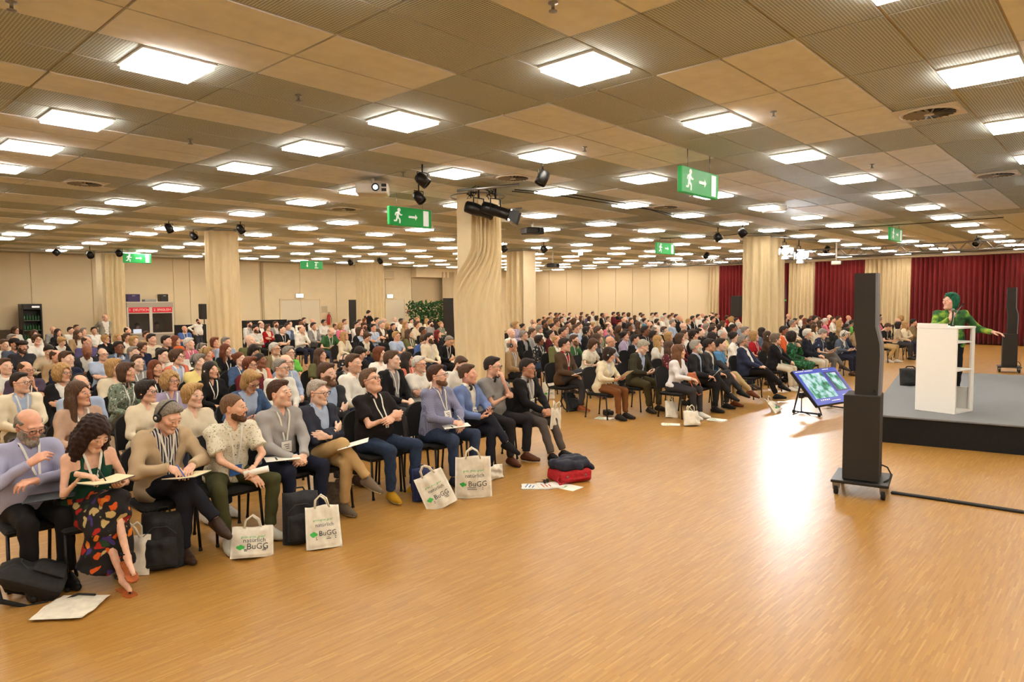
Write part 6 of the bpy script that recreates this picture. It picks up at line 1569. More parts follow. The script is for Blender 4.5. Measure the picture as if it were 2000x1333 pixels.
def projector(px, py, dep, desc, mat, w_=.5, rz=.0, glow=False):
    c = Vector(atd(px, py, dep)); r = empty('projector', c, rz); tag(r, desc, 'projector', 'ceiling projectors')
    MB().box((-w_/2, -w_*.38, -w_*.16), (w_/2, w_*.38, w_*.16), mat, .02).build('casing', r); MB().lathe([(w_*.12, 0), (w_*.12, .035), (w_*.09, .04), (w_*.085, .02)], 'black_plastic', 18, Matrix.Translation((w_*.12, -w_*.38, .01)) @ Matrix.Rotation(PI/2, 4, 'X')).build('lens_ring', r)
    MB().lathe([(w_*.075, .022), (w_*.075, .026)], 'lens_dim' if glow else 'lens_dark', 18, Matrix.Translation((w_*.12, -w_*.38, .01)) @ Matrix.Rotation(PI/2, 4, 'X')).build('lens', r)
    for z in (.02, -.05): MB().box((w_*.3, -w_*.385, z*w_*2), (w_*.45, -w_*.378, z*w_*2+.05), 'black_plastic').build('vent', r)
    MB().box((-w_*.3, -w_*.2, w_*.16), (w_*.3, w_*.2, w_*.16+.015), 'black_metal').build('bracket', r); MB().tube([(0, 0, w_*.16), (0, 0, ZC-c.z)], .03, 'white_plastic', 10).build('ceiling_mount', r)
projector(728, 371, 11.2, 'white projector with a lit lens hanging left of the middle column', 'white_plastic', .52, -.72, True); projector(1040, 452, 17.5, 'dark projector hanging right of the middle column', 'black_plastic', .5, -.4); projector(1512, 408, 15, 'pale projector under the ceiling before the floodlit column', 'white_plastic', .45, 2.2); projector(1633, 514, 24.5, 'small white projector hanging before the red curtain', 'white_plastic', .42, .3)
projector(1080, 519, 29, 'tiny dark projector far off below the ceiling', 'black_plastic', .5, .2)
# lighting truss near the red curtain
def truss(x, y0, y1, z, desc, hgt=.28):
    r = empty('lighting_truss', (x, y0, z)); tag(r, desc, 'truss', 'lighting trusses'); L = y1-y0
    for dx, dz in ((-.14, 0), (.14, 0), (0, hgt)): MB().tube([(dx, 0, dz), (dx, L, dz)], .024, 'steel', 8).build('chord', r)
    n = int(L/.5); m = MB()
    for k in range(n):
        a, b = k*L/n, (k+1)*L/n
        for dx in (-.14, .14): m.tube([(dx, a, 0), (0, (a+b)/2, hgt), (dx, b, 0)], .012, 'steel', 5)
    m.build('lattice', r)
    for yy in (L*.1, L*.5, L*.9): MB().tube([(0, yy, hgt), (0, yy, ZC-z)], .012, 'black_metal', 6).build('hanger', r)
truss(27.0, -1.5, 9.5, 3.66, 'silver lattice truss under the ceiling near the red curtain'); truss(30.0, 11.5, 18.5, 3.7, 'silver truss left of the floodlit column by the folding wall')
for k, (px, py) in enumerate(((1908, 466), (1615, 482), (1380, 495))):
    can(px, py, (23, 26, 29)[k], 'small black lamp clamped to the '+['right end of the near truss', 'left end of the near truss', 'far truss'][k], (-.6, .2, -.6), .1, .24, fixed=True)

# ------------------------------------------------------------------ back of the hall
YB = 30.9
bx0, bx1 = ony(247, 600, YB)[0], ony(338, 600, YB)[0]; bt = empty('interpreter_booth', (bx0, YB, 0)); tag(bt, 'grey two-window interpreter booth with red German and English signs', 'booth'); BW = bx1-bx0; BH = 2.12
t_ = NT('booth_glass'); t_.b.inputs['Base Color'].default_value = lin((70, 62, 56)); t_.b.inputs['Roughness'].default_value = .08; t_.b.inputs['Alpha'].default_value = .45
MB().box((0, .9, 0), (BW, .93, BH), 'booth_grey').build('back_wall', bt); MB().box((0, 0, 0), (.04, .9, BH), 'booth_grey').build('side_wall', bt); MB().box((BW-.04, 0, 0), (BW, .9, BH), 'booth_grey').build('side_wall', bt); MB().box((-.02, -.02, BH), (BW+.02, .95, BH+.04), 'booth_frame', .005).build('roof', bt); MB().box((0, -.02, 0), (BW, .02, .82), 'booth_grey').build('front_panel', bt); MB().box((0, -.02, 1.92), (BW, .02, BH), 'booth_grey').build('upper_panel', bt); MB().box((.04, .1, .74), (BW-.04, .6, .78), 'booth_frame').build('desk', bt)
for k in range(2):
    x0, x1 = k*BW/2, (k+1)*BW/2; w_ = MB()
    for lo, hi in (((x0, -.035, .78), (x0+.06, -.018, 1.92)), ((x1-.06, -.035, .78), (x1, -.018, 1.92)), ((x0+.06, -.035, .78), (x1-.06, -.018, .84)), ((x0+.06, -.035, 1.66), (x1-.06, -.018, 1.70))): w_.box(lo, hi, 'booth_frame')
    wf = w_.build('window_frame', bt); MB().box((x0+.06, -.01, .84), (x1-.06, -.004, 1.66), 'booth_glass').build('pane', wf)
    sg = MB().box((x0+.06, -.045, 1.70), (x1-.06, -.03, 1.92), 'red_print').build('language_sign', bt); text_part(['1  DEUTSCH', '2  ENGLISH'][k], .14, 'paper', sg, ((x0+x1)/2, -.047, 1.81), (PI/2, 0, 0))
for k in range(2):
    d = template('FM'[k], 'read'); o = bpy.data.objects.new('person', d['body']); link(o); o.location = (bx0+BW*(.28+.42*k), YB+.62, 0); o.color = lin(SKIN[k]); o['hair_tint'] = list(lin(HC_['k'])[:3])
    for nm, me in tpl_garment('FM'[k], 'read', 'shirt', 'fabric'): part(nm, me, o, (150, 140, 132) if nm == 'shirt' else (40, 40, 44))
    adorn(o, d['s'], K(hair=['bob', 'short'][k], hc='kb'[k], phones=1), False); tag(o, ['interpreter with dark bob behind the left booth window', 'interpreter with short brown hair behind the right booth window'][k], 'person', 'interpreters in the booth'); chair(o.location.x, o.location.y, 0, 'chair inside the booth behind the '+('left', 'right')[k]+' window', False)
o = MB().box((bx0+.3, YB-.04, .783), (bx0+.62, YB-.02, 1.0), 'laptop_glow').build('laptop_screen'); o.location = (0, .25, 0); tag(o, 'bright white laptop screen in the left booth window', 'laptop')
def topbox(px0, px1, z0, h_, mat, desc, name):
    a, b = ony(px0, 580, YB+.2)[0], ony(px1, 580, YB+.2)[0]; m = MB().box((a, YB+.2, z0), (b, YB+.6, z0+h_), mat, .02); o = m.build(name); MB().box(((a+b)/2-.06, YB+.19, z0+h_*.72), ((a+b)/2+.06, YB+.2, z0+h_*.84), 'steel').build('latch', o); tag(o, desc, 'box')
topbox(248, 274, BH+.04, .32, 'purple_case', 'dark purple case on top of the interpreter booth', 'equipment_case'); topbox(283, 306, BH+.04, .1, 'grey_plastic', 'flat pale box on the middle of the booth roof', 'cardboard_box'); topbox(314, 329, BH+.04, .32, 'fridge_black', 'small black loudspeaker on the right of the booth roof', 'small_loudspeaker')
# drinks fridge
fx0, fx1 = ony(42, 600, 31.6)[0], ony(82, 600, 31.6)[0]; fr = empty('drinks_fridge', (fx0, 31.6, 0)); tag(fr, 'black glass-door drinks fridge with green bottles at the far left', 'fridge'); W_ = fx1-fx0; FH = 2.1
for lo, hi, n in (((0, 0, 0), (.05, .55, FH), 'side'), ((W_-.05, 0, 0), (W_, .55, FH), 'side'), ((.05, 0, FH-.22), (W_-.05, .55, FH), 'header'), ((.05, 0, 0), (W_-.05, .55, .25), 'base'), ((.05, .5, .25), (W_-.05, .55, FH-.22), 'back')): MB().box(lo, hi, 'fridge_black', .006).build(n, fr)
MB().box((W_*.5, -.006, FH-.15), (W_-.08, 0, FH-.08), 'sign_white').build('brand_plate', fr)
for k in range(4): MB().box((.05, .05, .3+.38*k), (W_-.05, .5, .315+.38*k), 'grey_plastic').build('shelf', fr)
bm = MB(); bm.lathe([(.032, 0), (.034, .02), (.034, .14), (.013, .19), (.013, .24), (.015, .245)], 'bottle_green', 10); bm = bm.mesh('bottle')
for k in range(4):
    for j in range(6): o = bpy.data.objects.new('bottle', bm); link(o); o.location = (fx0+.1+j*(W_-.2)/5, 31.6+.14, .316+.38*k); tag(o, 'green bottle standing in the drinks fridge', 'bottle', 'bottles in the drinks fridge')
def screen_box(px0, px1, y, z1, desc, name='black_screen', mat='black_fabric', d=.08, cat='screen'):
    a, b = ony(px0, 640, y)[0], ony(px1, 640, y)[0]; o = MB().box((a, y, 0), (b, y+d, z1), mat, .01).build(name); MB().box((a-.02, y-.1, 0), (b+.02, y+.18, .03), 'black_metal').build('foot', o); tag(o, desc, cat)
screen_box(340, 403, 31.3, 1.12, 'low black screen beside the interpreter booth'); screen_box(466, 561, 30.4, 1.26, 'long low black screen behind the back rows'); screen_box(563, 592, 31.2, 1.2, 'short black screen left of the double door', 'black_screen')
screen_box(-10, 62, 31.9, 1.1, 'dark low cabinet beside the drinks fridge', 'low_cabinet', 'brown_bag', .4, 'cabinet'); screen_box(868, 896, 27.5, 2.25, 'tall black partition left of the middle drape', 'partition_board', 'black_plastic', .1, 'partition'); screen_box(683, 698, 31.3, 2.2, 'tall black roll-up banner left of the far drape', 'banner', 'fridge_black', .06, 'banner')
a = ony(398, 605, 28.4); r = empty('loudspeaker_on_stand', (a[0], a[1], 0)); tag(r, 'black loudspeaker on a stand left of the left draped column', 'loudspeaker'); MB().box((-.16, -.15, 1.42), (.16, .15, 2.05), 'speaker_box', .02).build('cabinet', r); MB().tube([(0, 0, .0), (0, 0, 1.45)], .018, 'black_metal').build('pole', r)
for k in range(3): MB().tube([(0, 0, .6), (.4*math.cos(k*2.1), .4*math.sin(k*2.1), .01)], .012, 'black_metal').build('leg', r)
a = onx(1440, 600, 33.0); r = empty('loudspeaker_on_stand', (a[0], a[1], 0)); tag(r, 'black loudspeaker before the red curtain left of the floodlit column', 'loudspeaker'); MB().box((-.25, -.24, 1.2), (.25, .24, 2.25), 'speaker_box', .02).build('cabinet', r); MB().tube([(0, 0, 0), (0, 0, 1.25)], .025, 'black_metal').build('pole', r)
for k in range(3): MB().tube([(0, 0, .6), (.4*math.cos(k*2.1), .4*math.sin(k*2.1), .01)], .012, 'black_metal').build('leg', r)
a = onx(1534, 600, 26.0); r = empty('light_stand', (a[0], a[1], 0)); tag(r, 'thin dark light stand right of the floodlit column', 'stand'); MB().tube([(0, 0, 0), (0, 0, 2.7)], .02, 'black_metal').build('pole', r); MB().lathe([(.035, 2.0), (.035, 2.06)], 'ink_green', 10).build('clamp_knob', r)
for k in range(3): MB().tube([(0, 0, .5), (.4*math.cos(k*2.1), .4*math.sin(k*2.1), .01)], .012, 'black_metal').build('leg', r)
# plant screen
pa, pb = ony(804, 600, 30.5)[0], ony(868, 600, 30.5)[0]; pl = empty('plant_trough', (pa, 30.5, 0)); tag(pl, 'dense dark green plants in a tall trough before the niche', 'plants'); MB().box((0, 0, 0), (pb-pa, .45, .9), 'fridge_black', .01).build('trough', pl); rg = np.random.default_rng(3); m = MB()
for k in range(900):
    c = A3(rg.uniform(0, pb-pa), rg.uniform(-.05, .5), rg.uniform(.85, 2.05)); d = rg.normal(0, 1, 3)*(1, 1, .8)+A3(0, -.4, .1); d /= np.linalg.norm(d); s_ = np.cross(d, rg.normal(0, 1, 3)); s_ /= np.linalg.norm(s_); l = rg.uniform(.12, .26); w2 = l*.28; n_ = np.cross(d, s_)*l*.12; m.add([c, c+d*l*.5+s_*w2+n_, c+d*l, c+d*l*.5-s_*w2+n_], [(0, 1, 2), (0, 2, 3)], 'leaf', True)
o = m.build('foliage', pl); o['kind'] = 'stuff'
a = ony(642, 625, YW-.2); fe = MB(); fe.lathe([(.02, 0), (.085, .01), (.09, .06), (.09, .48), (.05, .56), (.025, .58)], 'extinguisher_red', 16, Matrix.Translation((a[0], YW-.2, .85))); fe = fe.build('fire_extinguisher'); MB().tube([(a[0], YW-.2, 1.43), (a[0], YW-.2, 1.52), (a[0]+.1, YW-.2, 1.5)], .015, 'black_plastic').build('valve', fe); MB().tube([(a[0]+.02, YW-.25, 1.45), (a[0]+.14, YW-.26, 1.2), (a[0]+.12, YW-.26, .95)], .012, 'rubber').build('hose', fe); MB().box((a[0]-.03, YW-.12, 1.0), (a[0]+.03, YW-.03, 1.2), 'steel').build('bracket', fe); tag(fe, 'red fire extinguisher mounted on the back wall', 'extinguisher')
a = ony(632, 604, YW-.05); o = MB().box((a[0]-.25, YW-.07, a[2]-.18), (a[0]+.25, YW-.036, a[2]+.18), 'booth_frame', .01).build('control_panel'); MB().box((a[0]-.2, YW-.075, a[2]-.13), (a[0]+.2, YW-.07, a[2]+.13), 'cream_dark').build('cover', o); tag(o, 'pale wall control panel right of the double door', 'panel')
a = ony(797, 610, YW-.05); o = MB().box((a[0]-.07, YW-.09, a[2]-.09), (a[0]+.07, YW-.036, a[2]+.09), 'extinguisher_red', .008).build('fire_alarm'); MB().box((a[0]-.04, YW-.095, a[2]-.04), (a[0]+.04, YW-.09, a[2]+.04), 'paper').build('glass', o); tag(o, 'small red fire alarm box beside the single door', 'alarm')

plain('navy_jacket', (30, 34, 52), .8, noise=.12, nscale=20, bump=.3)
# ------------------------------------------------------------------ bags, papers and things in hands
def pillow(w_, h_, d_, mat, nx=14, nz=16, seed=0, amp=.012, flat=3.0, top=.55):
    """soft upright bag: width x, height z, front towards -y; returns MB and the front profile"""
    rg = np.random.default_rng(seed); ph = rg.uniform(0, 6, 6)
    def prof(u, v, sgn):                 # u,v in -1..1, 0..1
        t_ = (1-abs(u)**flat)*(1-(1-top)*v)*min(1, (1-v)*6+.12)*min(1, v*10+.55); n = amp*(math.sin(3*u+5*v+ph[0])*math.sin(7*v+ph[1])+.5*math.sin(9*u+ph[2]+4*v))
        return sgn*d_*.5*t_+n*(1-abs(u)**4)
    def ctr(u, v): return A3(u*w_*.5*(1-.06*v), 0, v*h_+.006*math.sin(4*u+ph[3])*v)
    V = []; Fs = []
    for sgn in (-1, 1):
        for k in range(nz+1):
            for i in range(nx+1): u, v = -1+2*i/nx, k/nz; V.append(ctr(u, v)+A3(0, prof(u, v, sgn), 0))
    W = (nx+1)*(nz+1)
    for k in range(nz):
        for i in range(nx): a = k*(nx+1)+i; Fs.append([a, a+1, a+nx+2, a+nx+1]); Fs.append([W+a, W+a+nx+1, W+a+nx+2, W+a+1])
    for k in range(nz):
        for i in (0, nx): a = k*(nx+1)+i; Fs.append([a, a+nx+1, W+a+nx+1, W+a])
    for i in range(nx):
        for k in (0, nz): a = k*(nx+1)+i; Fs.append([a, a+1, W+a+1, W+a])
    m = MB(); m.add(V, Fs, mat, True); return m, prof
def tote(loc, rz, w_, h_, label, lean=0, roll=0, prints=True, d_=.13, seed=0, handles=True, yaw0=0):
    m, prof = pillow(w_, h_, d_, 'tote_cotton', seed=seed, amp=.012, top=.35); o = m.build('tote_bag'); o.location = tuple(loc)
    o.rotation_euler = (Matrix.Rotation(rz, 4, 'Z') @ Matrix.Rotation(lean, 4, 'X') @ Matrix.Rotation(roll, 4, 'Y')).to_euler(); tag(o, label, 'bag', 'white cotton tote bags')
    if handles:
        for s_ in (-1, 1): hb_ = MB(); hb_.tube([(-w_*.2, s_*.012, h_*.94), (-w_*.17, s_*.02, h_+.05), (-w_*.02, s_*.05, h_+.09), (w_*.12, s_*.045, h_+.055), (w_*.2, s_*.012, h_*.94)], .009, 'tote_cotton', 6); hb_.build('handle', o)
    if prints:
        for body, sz, mat, z, x in (('grün, grün, grün!', .028, 'ink_green', .66, 0), ('natürlich', .05, 'ink_grey', .54, .01), ('BuGG', .068, 'ink_grey', .34, .035)):
            t_ = text_part(body, sz*w_/.34, mat, o, (0, 0, 0), (0, 0, 0), thick=0); me = t_.data
            for v in me.vertices:
                X, Z = v.co.x+x*w_/.34, v.co.y+z*h_; u = max(-1, min(1, X/(w_*.5))); v.co = (X, prof(u, max(0, min(1, Z/h_)), -1)-.003, Z)
        for (cx, cz, r) in ((-.095, .36, .016), (-.115, .345, .013), (-.078, .335, .014), (-.1, .315, .016)):
            lf = MB(); V = [(cx*w_/.34+r*math.cos(a*PI/6), 0, cz*h_+r*math.sin(a*PI/6)) for a in range(12)]; lf.add([(x, prof(max(-1, min(1, x/(w_*.5))), z/h_, -1)-.003, z) for x, _, z in V], [list(range(12))], 'ink_green'); lf.build('leaf_emblem', o)
        ln = MB()
        for z in (.25, .21): ln.add([(x, prof(x/(w_*.5), z, -1)-.003, zz) for x, zz in ((-.07, z*h_), (.1, z*h_), (.1, z*h_+.006), (-.07, z*h_+.006))], [(0, 1, 2, 3)], 'ink_grey')
        ln.build('small_print', o)
    return o
def backpack(loc, rz, label, mat='black_bag', lean=0, sc=1.0, seed=1):
    r = empty('backpack', loc); r.rotation_euler = (Matrix.Rotation(rz, 4, 'Z') @ Matrix.Rotation(lean, 4, 'X')).to_euler(); r.scale = (sc,)*3; tag(r, label, 'bag', 'backpacks on the floor')
    m, _ = pillow(.32, .44, .22, mat, seed=seed, amp=.012, flat=4, top=.8); m.build('main_bag', r); m, _ = pillow(.25, .22, .10, mat, seed=seed+1, amp=.008, flat=4, top=.8); m.build('front_pocket', r, loc=(0, -.10, .03))
    for s_ in (-1, 1): t_ = MB(); t_.tube([(s_*.08, .09, .40), (s_*.11, .17, .33), (s_*.12, .16, .16), (s_*.12, .09, .05)], [.018, .02, .014, .01], mat, 6); t_.build('shoulder_strap', r)
    t_ = MB(); t_.tube([(-.05, .05, .43), (-.03, .05, .47), (.03, .05, .47), (.05, .05, .43)], .008, mat, 6); t_.build('grab_loop', r); z = MB(); z.tube([(-.12, -.098, .27), (-.05, -.108, .335), (.05, -.108, .335), (.12, -.098, .27)], .0028, 'ink_grey', 5); z.build('zip', r); return r
R_ = math.radians
def fl(px, py): p = onz(px, py, 0); return (p[0], p[1], .0)
p = fl(125, 1160); backpack((p[0], p[1], .06), R_(70), 'black backpack lying open beside the floral skirt', lean=-1.1, sc=.95); p = fl(100, 1175); m, _ = pillow(.38, .34, .035, 'tote_cotton', seed=5, amp=.006); o = m.build('tote_bag'); o.location = (p[0]-.06, p[1]-.14, .02); o.rotation_euler = (R_(90), 0, R_(45)); tag(o, 'flat empty cotton bag under the open black backpack', 'bag', 'white cotton tote bags'); sb = MB(); sb.tube([(.1, 0, .05), (.16, .02, .12), (.14, .02, .25)], .008, 'black_bag', 6); sb.build('strap', o)
p = fl(318, 1110); backpack(p, R_(-30), 'black rucksack standing between the floral skirt and the beige jacket man', lean=-.15, seed=3); tote((p[0]-.22, p[1]+.05, 0), R_(-50), .3, .3, 'crumpled white tote behind the black rucksack', -.2, prints=False, seed=8)
p = fl(492, 1090); tote(p, R_(-20), .34, .25, 'slumped white tote with black letters under the olive trousers', -.35, .1, True, .18, 9)
p = fl(590, 1060); backpack(p, R_(-25), 'black backpack behind the white tote at the navy trousers', lean=-.2, seed=4); p = fl(634, 1072); tote(p, R_(-25), .30, .36, 'white printed tote leaning on the black backpack', -.38, .0, True, .10, 10)
p = fl(695, 1020); m, _ = pillow(.30, .26, .16, 'brown_bag', seed=6, flat=4, top=.8); o = m.build('shoulder_bag'); o.location = (p[0]+.1, p[1]+.55, 0); o.rotation_euler = (-.3, 0, R_(-20)); t_ = MB(); t_.tube([(-.12, 0, .24), (-.06, .03, .36), (.08, .03, .36), (.12, 0, .24)], .01, 'brown_bag', 6); t_.build('strap', o); tag(o, 'brown canvas bag under the chair of the navy blazer man', 'bag')
p = fl(835, 990); backpack((p[0]+.12, p[1]+.20, 0), R_(-25), 'navy backpack behind the tilted white tote', 'navy_bag', -.1, .78, seed=7); p = fl(866, 992); tote(p, R_(-30), .33, .38, 'tilted white printed tote leaning on the navy backpack', -.3, -.38, True, .08, 11)
p = fl(925, 972); tote(p, R_(-38), .40, .44, 'upright white tote with large BuGG print beside the checked shirt man', -.06, 0, True, .12, 12); backpack((p[0]+.12, p[1]+.22, 0), R_(-30), 'small black bag behind the upright white tote', lean=-.1, sc=.72, seed=9)
p = fl(968, 935); m, _ = pillow(.25, .16, .12, 'tote_cotton', seed=13, amp=.02); o = m.build('plastic_bag'); o.location = p; tag(o, 'small crumpled white bag behind the dark slip-on shoes', 'bag')
# red bag with a navy jacket on top
p = fl(1112, 938); fd = Field((-.24, -.19, 0), (.24, .19, .16), .012); fd.add(rbox((0, 0, .075), (.215, .165, .07), .035)); fd.add(cap((-.17, -.17, .05), (.17, -.17, .05), .012), .015); PP = fd.pts(); fd.F = (fd.F+.004*np.sin(PP[..., 0]*28+1)*np.sin(PP[..., 1]*31)*np.sin(PP[..., 2]*40)).astype(np.float32)
V, Q = fd.mesh(); o = bpy.data.objects.new('red_bag', mk('red_bag', V, Q, ['red_bag'])); link(o); o.location = (p[0], p[1], 0); o.rotation_euler = (0, 0, R_(-22)); tag(o, 'red bag lying flat at the end of the front row', 'bag')
for s_ in (-.12, .12): MB().lathe([(.012, -.004), (.012, .004)], 'steel', 10, Matrix.Translation((s_, -.168, .085)) @ Matrix.Rotation(PI/2, 4, 'X')).build('press_stud', o)
t_ = MB(); t_.tube([(-.2, -.12, .10), (-.25, -.16, .06), (-.24, -.2, .02), (-.17, -.19, .03)], .01, 'red_bag', 6); t_.build('strap', o)
fd = Field((-.27, -.22, .0), (.27, .22, .17), .013)
for c, b_, r in (((0, 0, .05), (.21, .16, .05), .045), ((.09, .03, .09), (.13, .12, .04), .04), ((-.12, -.05, .075), (.10, .12, .045), .04)): fd.add(rbox(c, b_, r), .03)
fd.add(cap((-.2, .05, .05), (.05, -.16, .03), .04, .03), .02); fd.add(cap((.2, .1, .05), (.23, -.15, .0), .045, .03), .02); PP = fd.pts(); fd.F = (fd.F+.009*np.sin(PP[..., 0]*26+PP[..., 1]*14)*np.sin(PP[..., 1]*33-PP[..., 0]*9+1)).astype(np.float32)
V, Q = fd.mesh(); o = bpy.data.objects.new('folded_jacket', mk('folded_jacket', V, Q, ['navy_jacket'])); link(o); o.location = (p[0]+.02, p[1]+.02, .138); o.rotation_euler = (0, 0, R_(-15)); MB().tube([(-.02, -.05, .12), (.05, .0, .128), (.14, .02, .126)], .005, 'black_plastic', 6).build('zip', o); tag(o, 'folded dark navy jacket lying on the red bag', 'jacket')
def sheets(px, py, rz, n, label, w_=.21, l_=.297, mat='paper', z=0, line='ink_green', name='brochure'):
    p = fl(px, py); r = empty(name, (p[0], p[1], z), rz); tag(r, label, 'papers', 'papers and brochures'); rg = random.Random(px)
    for k in range(n): MB().box((-w_/2, -l_/2, .0+.004*k), (w_/2, l_/2, .0035+.004*k), mat, 0, Matrix.Rotation(rg.uniform(-.3, .3), 4, 'Z')).build('sheet', r)
    for k in range(3): MB().box((-w_*.36, l_*.3-.04*k, .004*n), (w_*(.3-.1*k), l_*.3-.04*k+.012, .004*n+.001), line).build('print_line', r)
    return r
sheets(1045, 952, .5, 3, 'pale brochures fanned out left of the sunglasses papers', line='ink_blue'); sheets(1075, 950, 1.0, 4, 'stack of white brochures under a pair of sunglasses', line='ink_red'); sheets(1108, 952, .2, 1, 'single white sheet right of the brochure stack')
p = fl(1066, 948); m = MB()
for s_ in (-1, 1): m.lathe([(.022, 0), (.024, .003), (.022, .006)], 'black_plastic', 14, Matrix.Translation((p[0]+s_*.026, p[1], .045)) @ Matrix.Rotation(1.2, 4, 'X')); m.tube([(p[0]+s_*.048, p[1], .045), (p[0]+s_*.06, p[1]+.11, .03)], .003, 'black_plastic', 5)
tag(m.build('sunglasses'), 'dark sunglasses lying on the brochures', 'sunglasses')
# things at the right block
p = fl(1140, 805); backpack((p[0], p[1]+.2, 0), R_(-10), 'black bag on the floor under the brown jacket man', lean=-.6, sc=.9, seed=21); sheets(1180, 818, .3, 2, 'white papers under the ivory cardigan woman\'s chair'); p = fl(1185, 812); m = MB(); m.box((-.07, -.05, 0), (.07, .05, .10), 'black_plastic', .015); o = m.build('camera'); o.location = (p[0], p[1], .01); MB().lathe([(.04, 0), (.04, .08)], 'black_plastic', 14, Matrix.Translation((0, -.05, .05)) @ Matrix.Rotation(PI/2, 4, 'X')).build('lens', o); tag(o, 'black camera set down on papers at the right block', 'camera')
p = fl(1072, 780); tote((p[0], p[1], 0), R_(-20), .3, .36, 'white tote standing beside the brown jacket man\'s chair', -.1, prints=True, seed=22)
p = fl(1325, 818); tote((p[0]-.02, p[1]+.12, 0), R_(-20), .28, .30, 'tall white tote under the white blouse woman\'s chair', -.3, .2, False, .14, 23); p = fl(1352, 832); tote(p, R_(-15), .36, .25, 'plump white tote with handles at the white trainers', -.25, .1, False, .24, 24); sheets(1310, 830, .4, 2, 'yellow and white leaflet on the floor left of the plump tote', line='yellow_print'); sheets(1400, 822, .1, 5, 'pile of green edged magazines under the suited men', line='ink_green'); p = fl(1520, 805); tote(p, R_(10), .42, .24, 'flattened white tote with a green emblem before the navy blazer man', -.7, 0, True, .18, 25)
p = fl(1690, 735); 
p = onz(1772, 757, .4); m, _ = pillow(.42, .34, .30, 'black_bag', seed=31, flat=3, top=.7); o = m.build('bag_on_stage'); o.location = (p[0]+.35, p[1], .4); o.rotation_euler = (-.3, 0, R_(-60)); t_ = MB(); t_.tube([(-.12, 0, .3), (-.05, .02, .38), (.06, .02, .38), (.12, 0, .3)], .012, 'black_bag', 6); t_.build('strap', o); tag(o, 'rounded black bag on the stage left of the lectern', 'bag')
# ---- held things
def loc_on(o, p): return o.matrix_world @ Vector(tuple(p))
def rot_of(o): return o.rotation_euler.z
def notebook(o, lp_, label, rz=0, tilt=.35, w_=.15, l_=.21, mat='paper_cream', fold=.25):
    r = empty('notebook', loc_on(o, lp_)); r.rotation_euler = (tilt, 0, rot_of(o)+rz); tag(r, label, 'notebook', 'notebooks and papers in hands')
    for s_ in (-1, 1):
        Mx = Matrix.Rotation(-s_*fold, 4, 'Y'); MB().box((0 if s_ > 0 else -w_, -l_/2, 0), (w_ if s_ > 0 else 0, l_/2, .006), mat, .001, Mx).build('pages', r); MB().box((0 if s_ > 0 else -w_-.004, -l_/2-.004, -.004), (w_+.004 if s_ > 0 else 0, l_/2+.004, 0), 'ink_grey', 0, Mx).build('cover', r)
    return r
def pen(o, lp_, d, label, mat='black_plastic'):
    a = loc_on(o, lp_); d = Vector(d).normalized(); m = MB(); m.tube([tuple(a-d*.05), tuple(a+d*.07), tuple(a+d*.08)], [.0045, .0045, .001], mat, 8); q = m.build('pen'); MB().tube([tuple(a-d*.05), tuple(a-d*.055)], .0048, 'steel', 8).build('cap', q); tag(q, label, 'pen', 'pens in hands')
def card(o, lp_, label, w_, l_, rz=0, tilt=.2, mat='paper', name='brochure', cat='papers', th_=.004, roll=0, line='ink_grey'):
    r = MB().box((-w_/2, -l_/2, 0), (w_/2, l_/2, th_), mat, .001).build(name); r.location = loc_on(o, lp_); r.rotation_euler = (tilt, roll, rot_of(o)+rz); MB().box((-w_*.35, l_*.15, th_), (w_*.2, l_*.2, th_+.0006), line).build('print_line', r); tag(r, label, cat, 'notebooks and papers in hands'); return r
notebook(P2, (.02, -.44, .80), 'open cream notebook held by the woman in the floral skirt', .25, -.06, fold=.1); pen(P2, (.0, -.43, .85), (.3, -.4, -.8), 'pen in the hand of the floral skirt woman')
notebook(P3, (.04, -.47, .70), 'open cream notebook on the knee of the beige jacket man', .2, -.15, fold=.12); pen(P3, (-.01, -.47, .77), (.3, -.5, -.8), 'blue pen in the hand of the beige jacket man', 'ink_blue')
card(P1, (.05, -.36, .68), 'dark folder on the lap of the lavender shirt man', .24, .32, 1.2, -.05, 'ink_grey', 'folder', 'folder')
card(P5, (-.14, -.36, .645), 'white brochure on the thighs of the grey shirt man', .21, .30, 1.2, 0); card(P6, (.10, -.46, .70), 'white brochure on the crossed knee of the navy blazer man', .21, .30, .9, -.25); card(P9, (-.02, -.38, .655), 'white pad on the lap of the checked shirt man', .21, .30, 1.0, -.08); pen(P9, (0, -.42, .74), (.5, -.3, -.7), 'white pen in the hand of the checked shirt man', 'white_plastic')
m = MB(); m.tube([(-.10, 0, 0), (.10, 0, .03)], .028, 'paper', 14); o = m.build('rolled_paper'); o.location = loc_on(P4, (.03, -.52, .64)); o.rotation_euler = (0, 0, -.4); MB().tube([(.099, 0, .0298), (.1012, 0, .0302)], .02, 'ink_grey', 14).build('inner_rim', o); tag(o, 'rolled white programme in the hands of the floral shirt man', 'papers')
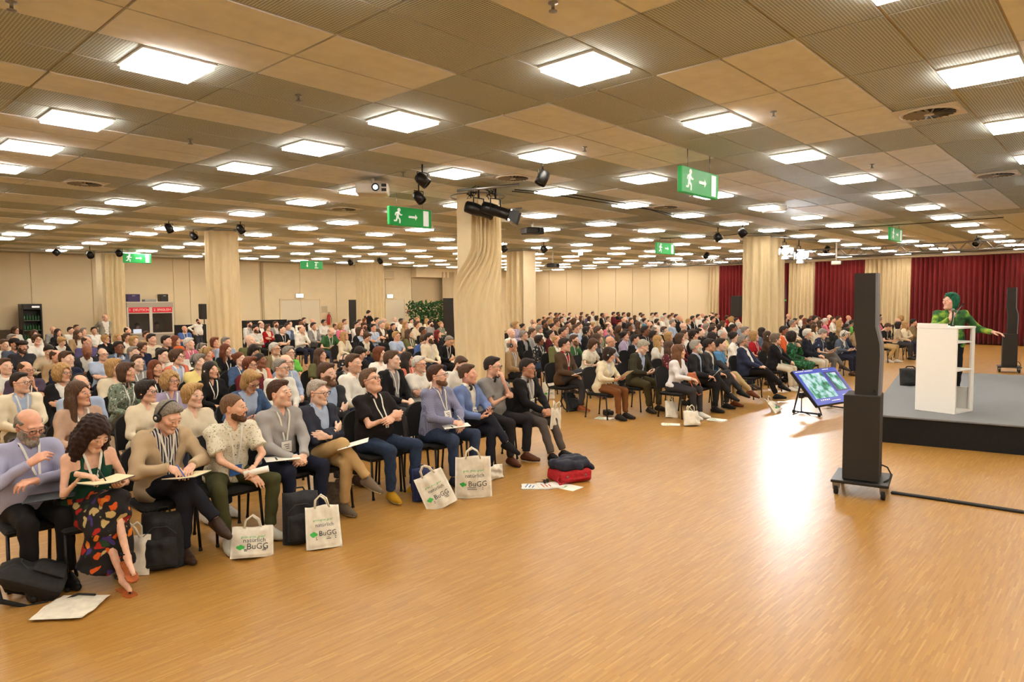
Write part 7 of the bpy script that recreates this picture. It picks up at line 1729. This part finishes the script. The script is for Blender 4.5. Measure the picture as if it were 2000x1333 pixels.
card(P10, (.02, -.43, .76), 'smartphone in the hands of the light blue blazer man', .07, .145, .2, -.7, 'black_plastic', 'phone', 'phone', .009, line='lens_dark'); card(P21, (.0, -.45, .75), 'smartphone in the hands of the olive jacket man', .07, .145, .1, -.8, 'black_plastic', 'phone', 'phone', .009, line='lens_dark'); card(P20, (.02, -.46, .78), 'white sheet read by the ivory cardigan woman', .21, .30, 0, -.6); card(P22, (-.02, -.40, .70), 'white sheet on the lap of the brown jacket man', .21, .30, .6, -.3); card(RP[1360][0], (.04, -.38, .69), 'white sheet held by the white bearded man', .21, .30, .4, -.8); card(RP[1607][0], (.02, -.42, .77), 'open programme held by the navy patterned shirt man', .36, .26, 0, -.6); card(P23, (.0, -.45, .77), 'phone held by the black T-shirt man beyond the tower', .07, .145, .1, -.8, 'black_plastic', 'phone', 'phone', .009, line='lens_dark')
o12 = P12; p = loc_on(o12, (.12, -.46, .52)); tote((p.x, p.y, p.z-.14), R_(0), .22, .28, 'small white tote hanging over the knee of the black blazer man', 0, .1, False, .1, 41)
wb_ = RP[1327][0]; p = loc_on(wb_, (.04, -.33, .63)); m, _ = pillow(.30, .17, .10, 'tan_leather', seed=42, amp=.006, flat=3, top=.9); hb2 = m.build('handbag'); hb2.location = p; hb2.rotation_euler = (-.2, 0, 0); t_ = MB(); t_.tube([(-.14, 0, .12), (-.15, -.06, -.1), (-.05, -.09, -.24), (.08, -.09, -.22), (.15, -.05, -.05), (.14, 0, .12)], .008, 'tan_leather', 6); t_.build('strap', hb2); tag(hb2, 'brown leather handbag on the lap of the white blouse woman', 'bag')
# sandals of the woman in front
for k, (hj, Kn, a_, d_) in enumerate(S2.legs):
    m = MB(); sd = np.cross(d_, A3(0, 0, 1)); sd /= np.linalg.norm(sd); dn = np.cross(d_, sd); dn = dn if dn[2] < 0 else -dn; pr = [(-.05, .03), (0, .034), (.06, .03), (.12, .043), (.17, .038), (.195, .015)]; V = []
    for x, w2 in pr: c = a_+d_*x+dn*.085; V += [c-sd*w2, c+sd*w2]
    V2 = [v+dn*.014 for v in V]; n = len(V); m.add(V+V2, [(2*i, 2*i+1, 2*i+3, 2*i+2) for i in range(5)]+[(n+2*i+2, n+2*i+3, n+2*i+1, n+2*i) for i in range(5)]+[(2*i, 2*i+2, n+2*i+2, n+2*i) for i in range(5)]+[(2*i+1, n+2*i+1, n+2*i+3, 2*i+3) for i in range(5)], 'tan_leather')
    m.tube([a_-d_*.03+dn*.0+A3(.036*math.cos(t0), .036*math.sin(t0), 0) for t0 in np.linspace(0, 2*PI, 13)[:-1]], .006, 'black_bag', 6, closed=True); m.tube([a_+d_*.13+dn*.08, a_+d_*.08+dn*.035, a_+d_*.02+dn*.01], .006, 'black_bag', 6); q = m.build('sandal', P2)
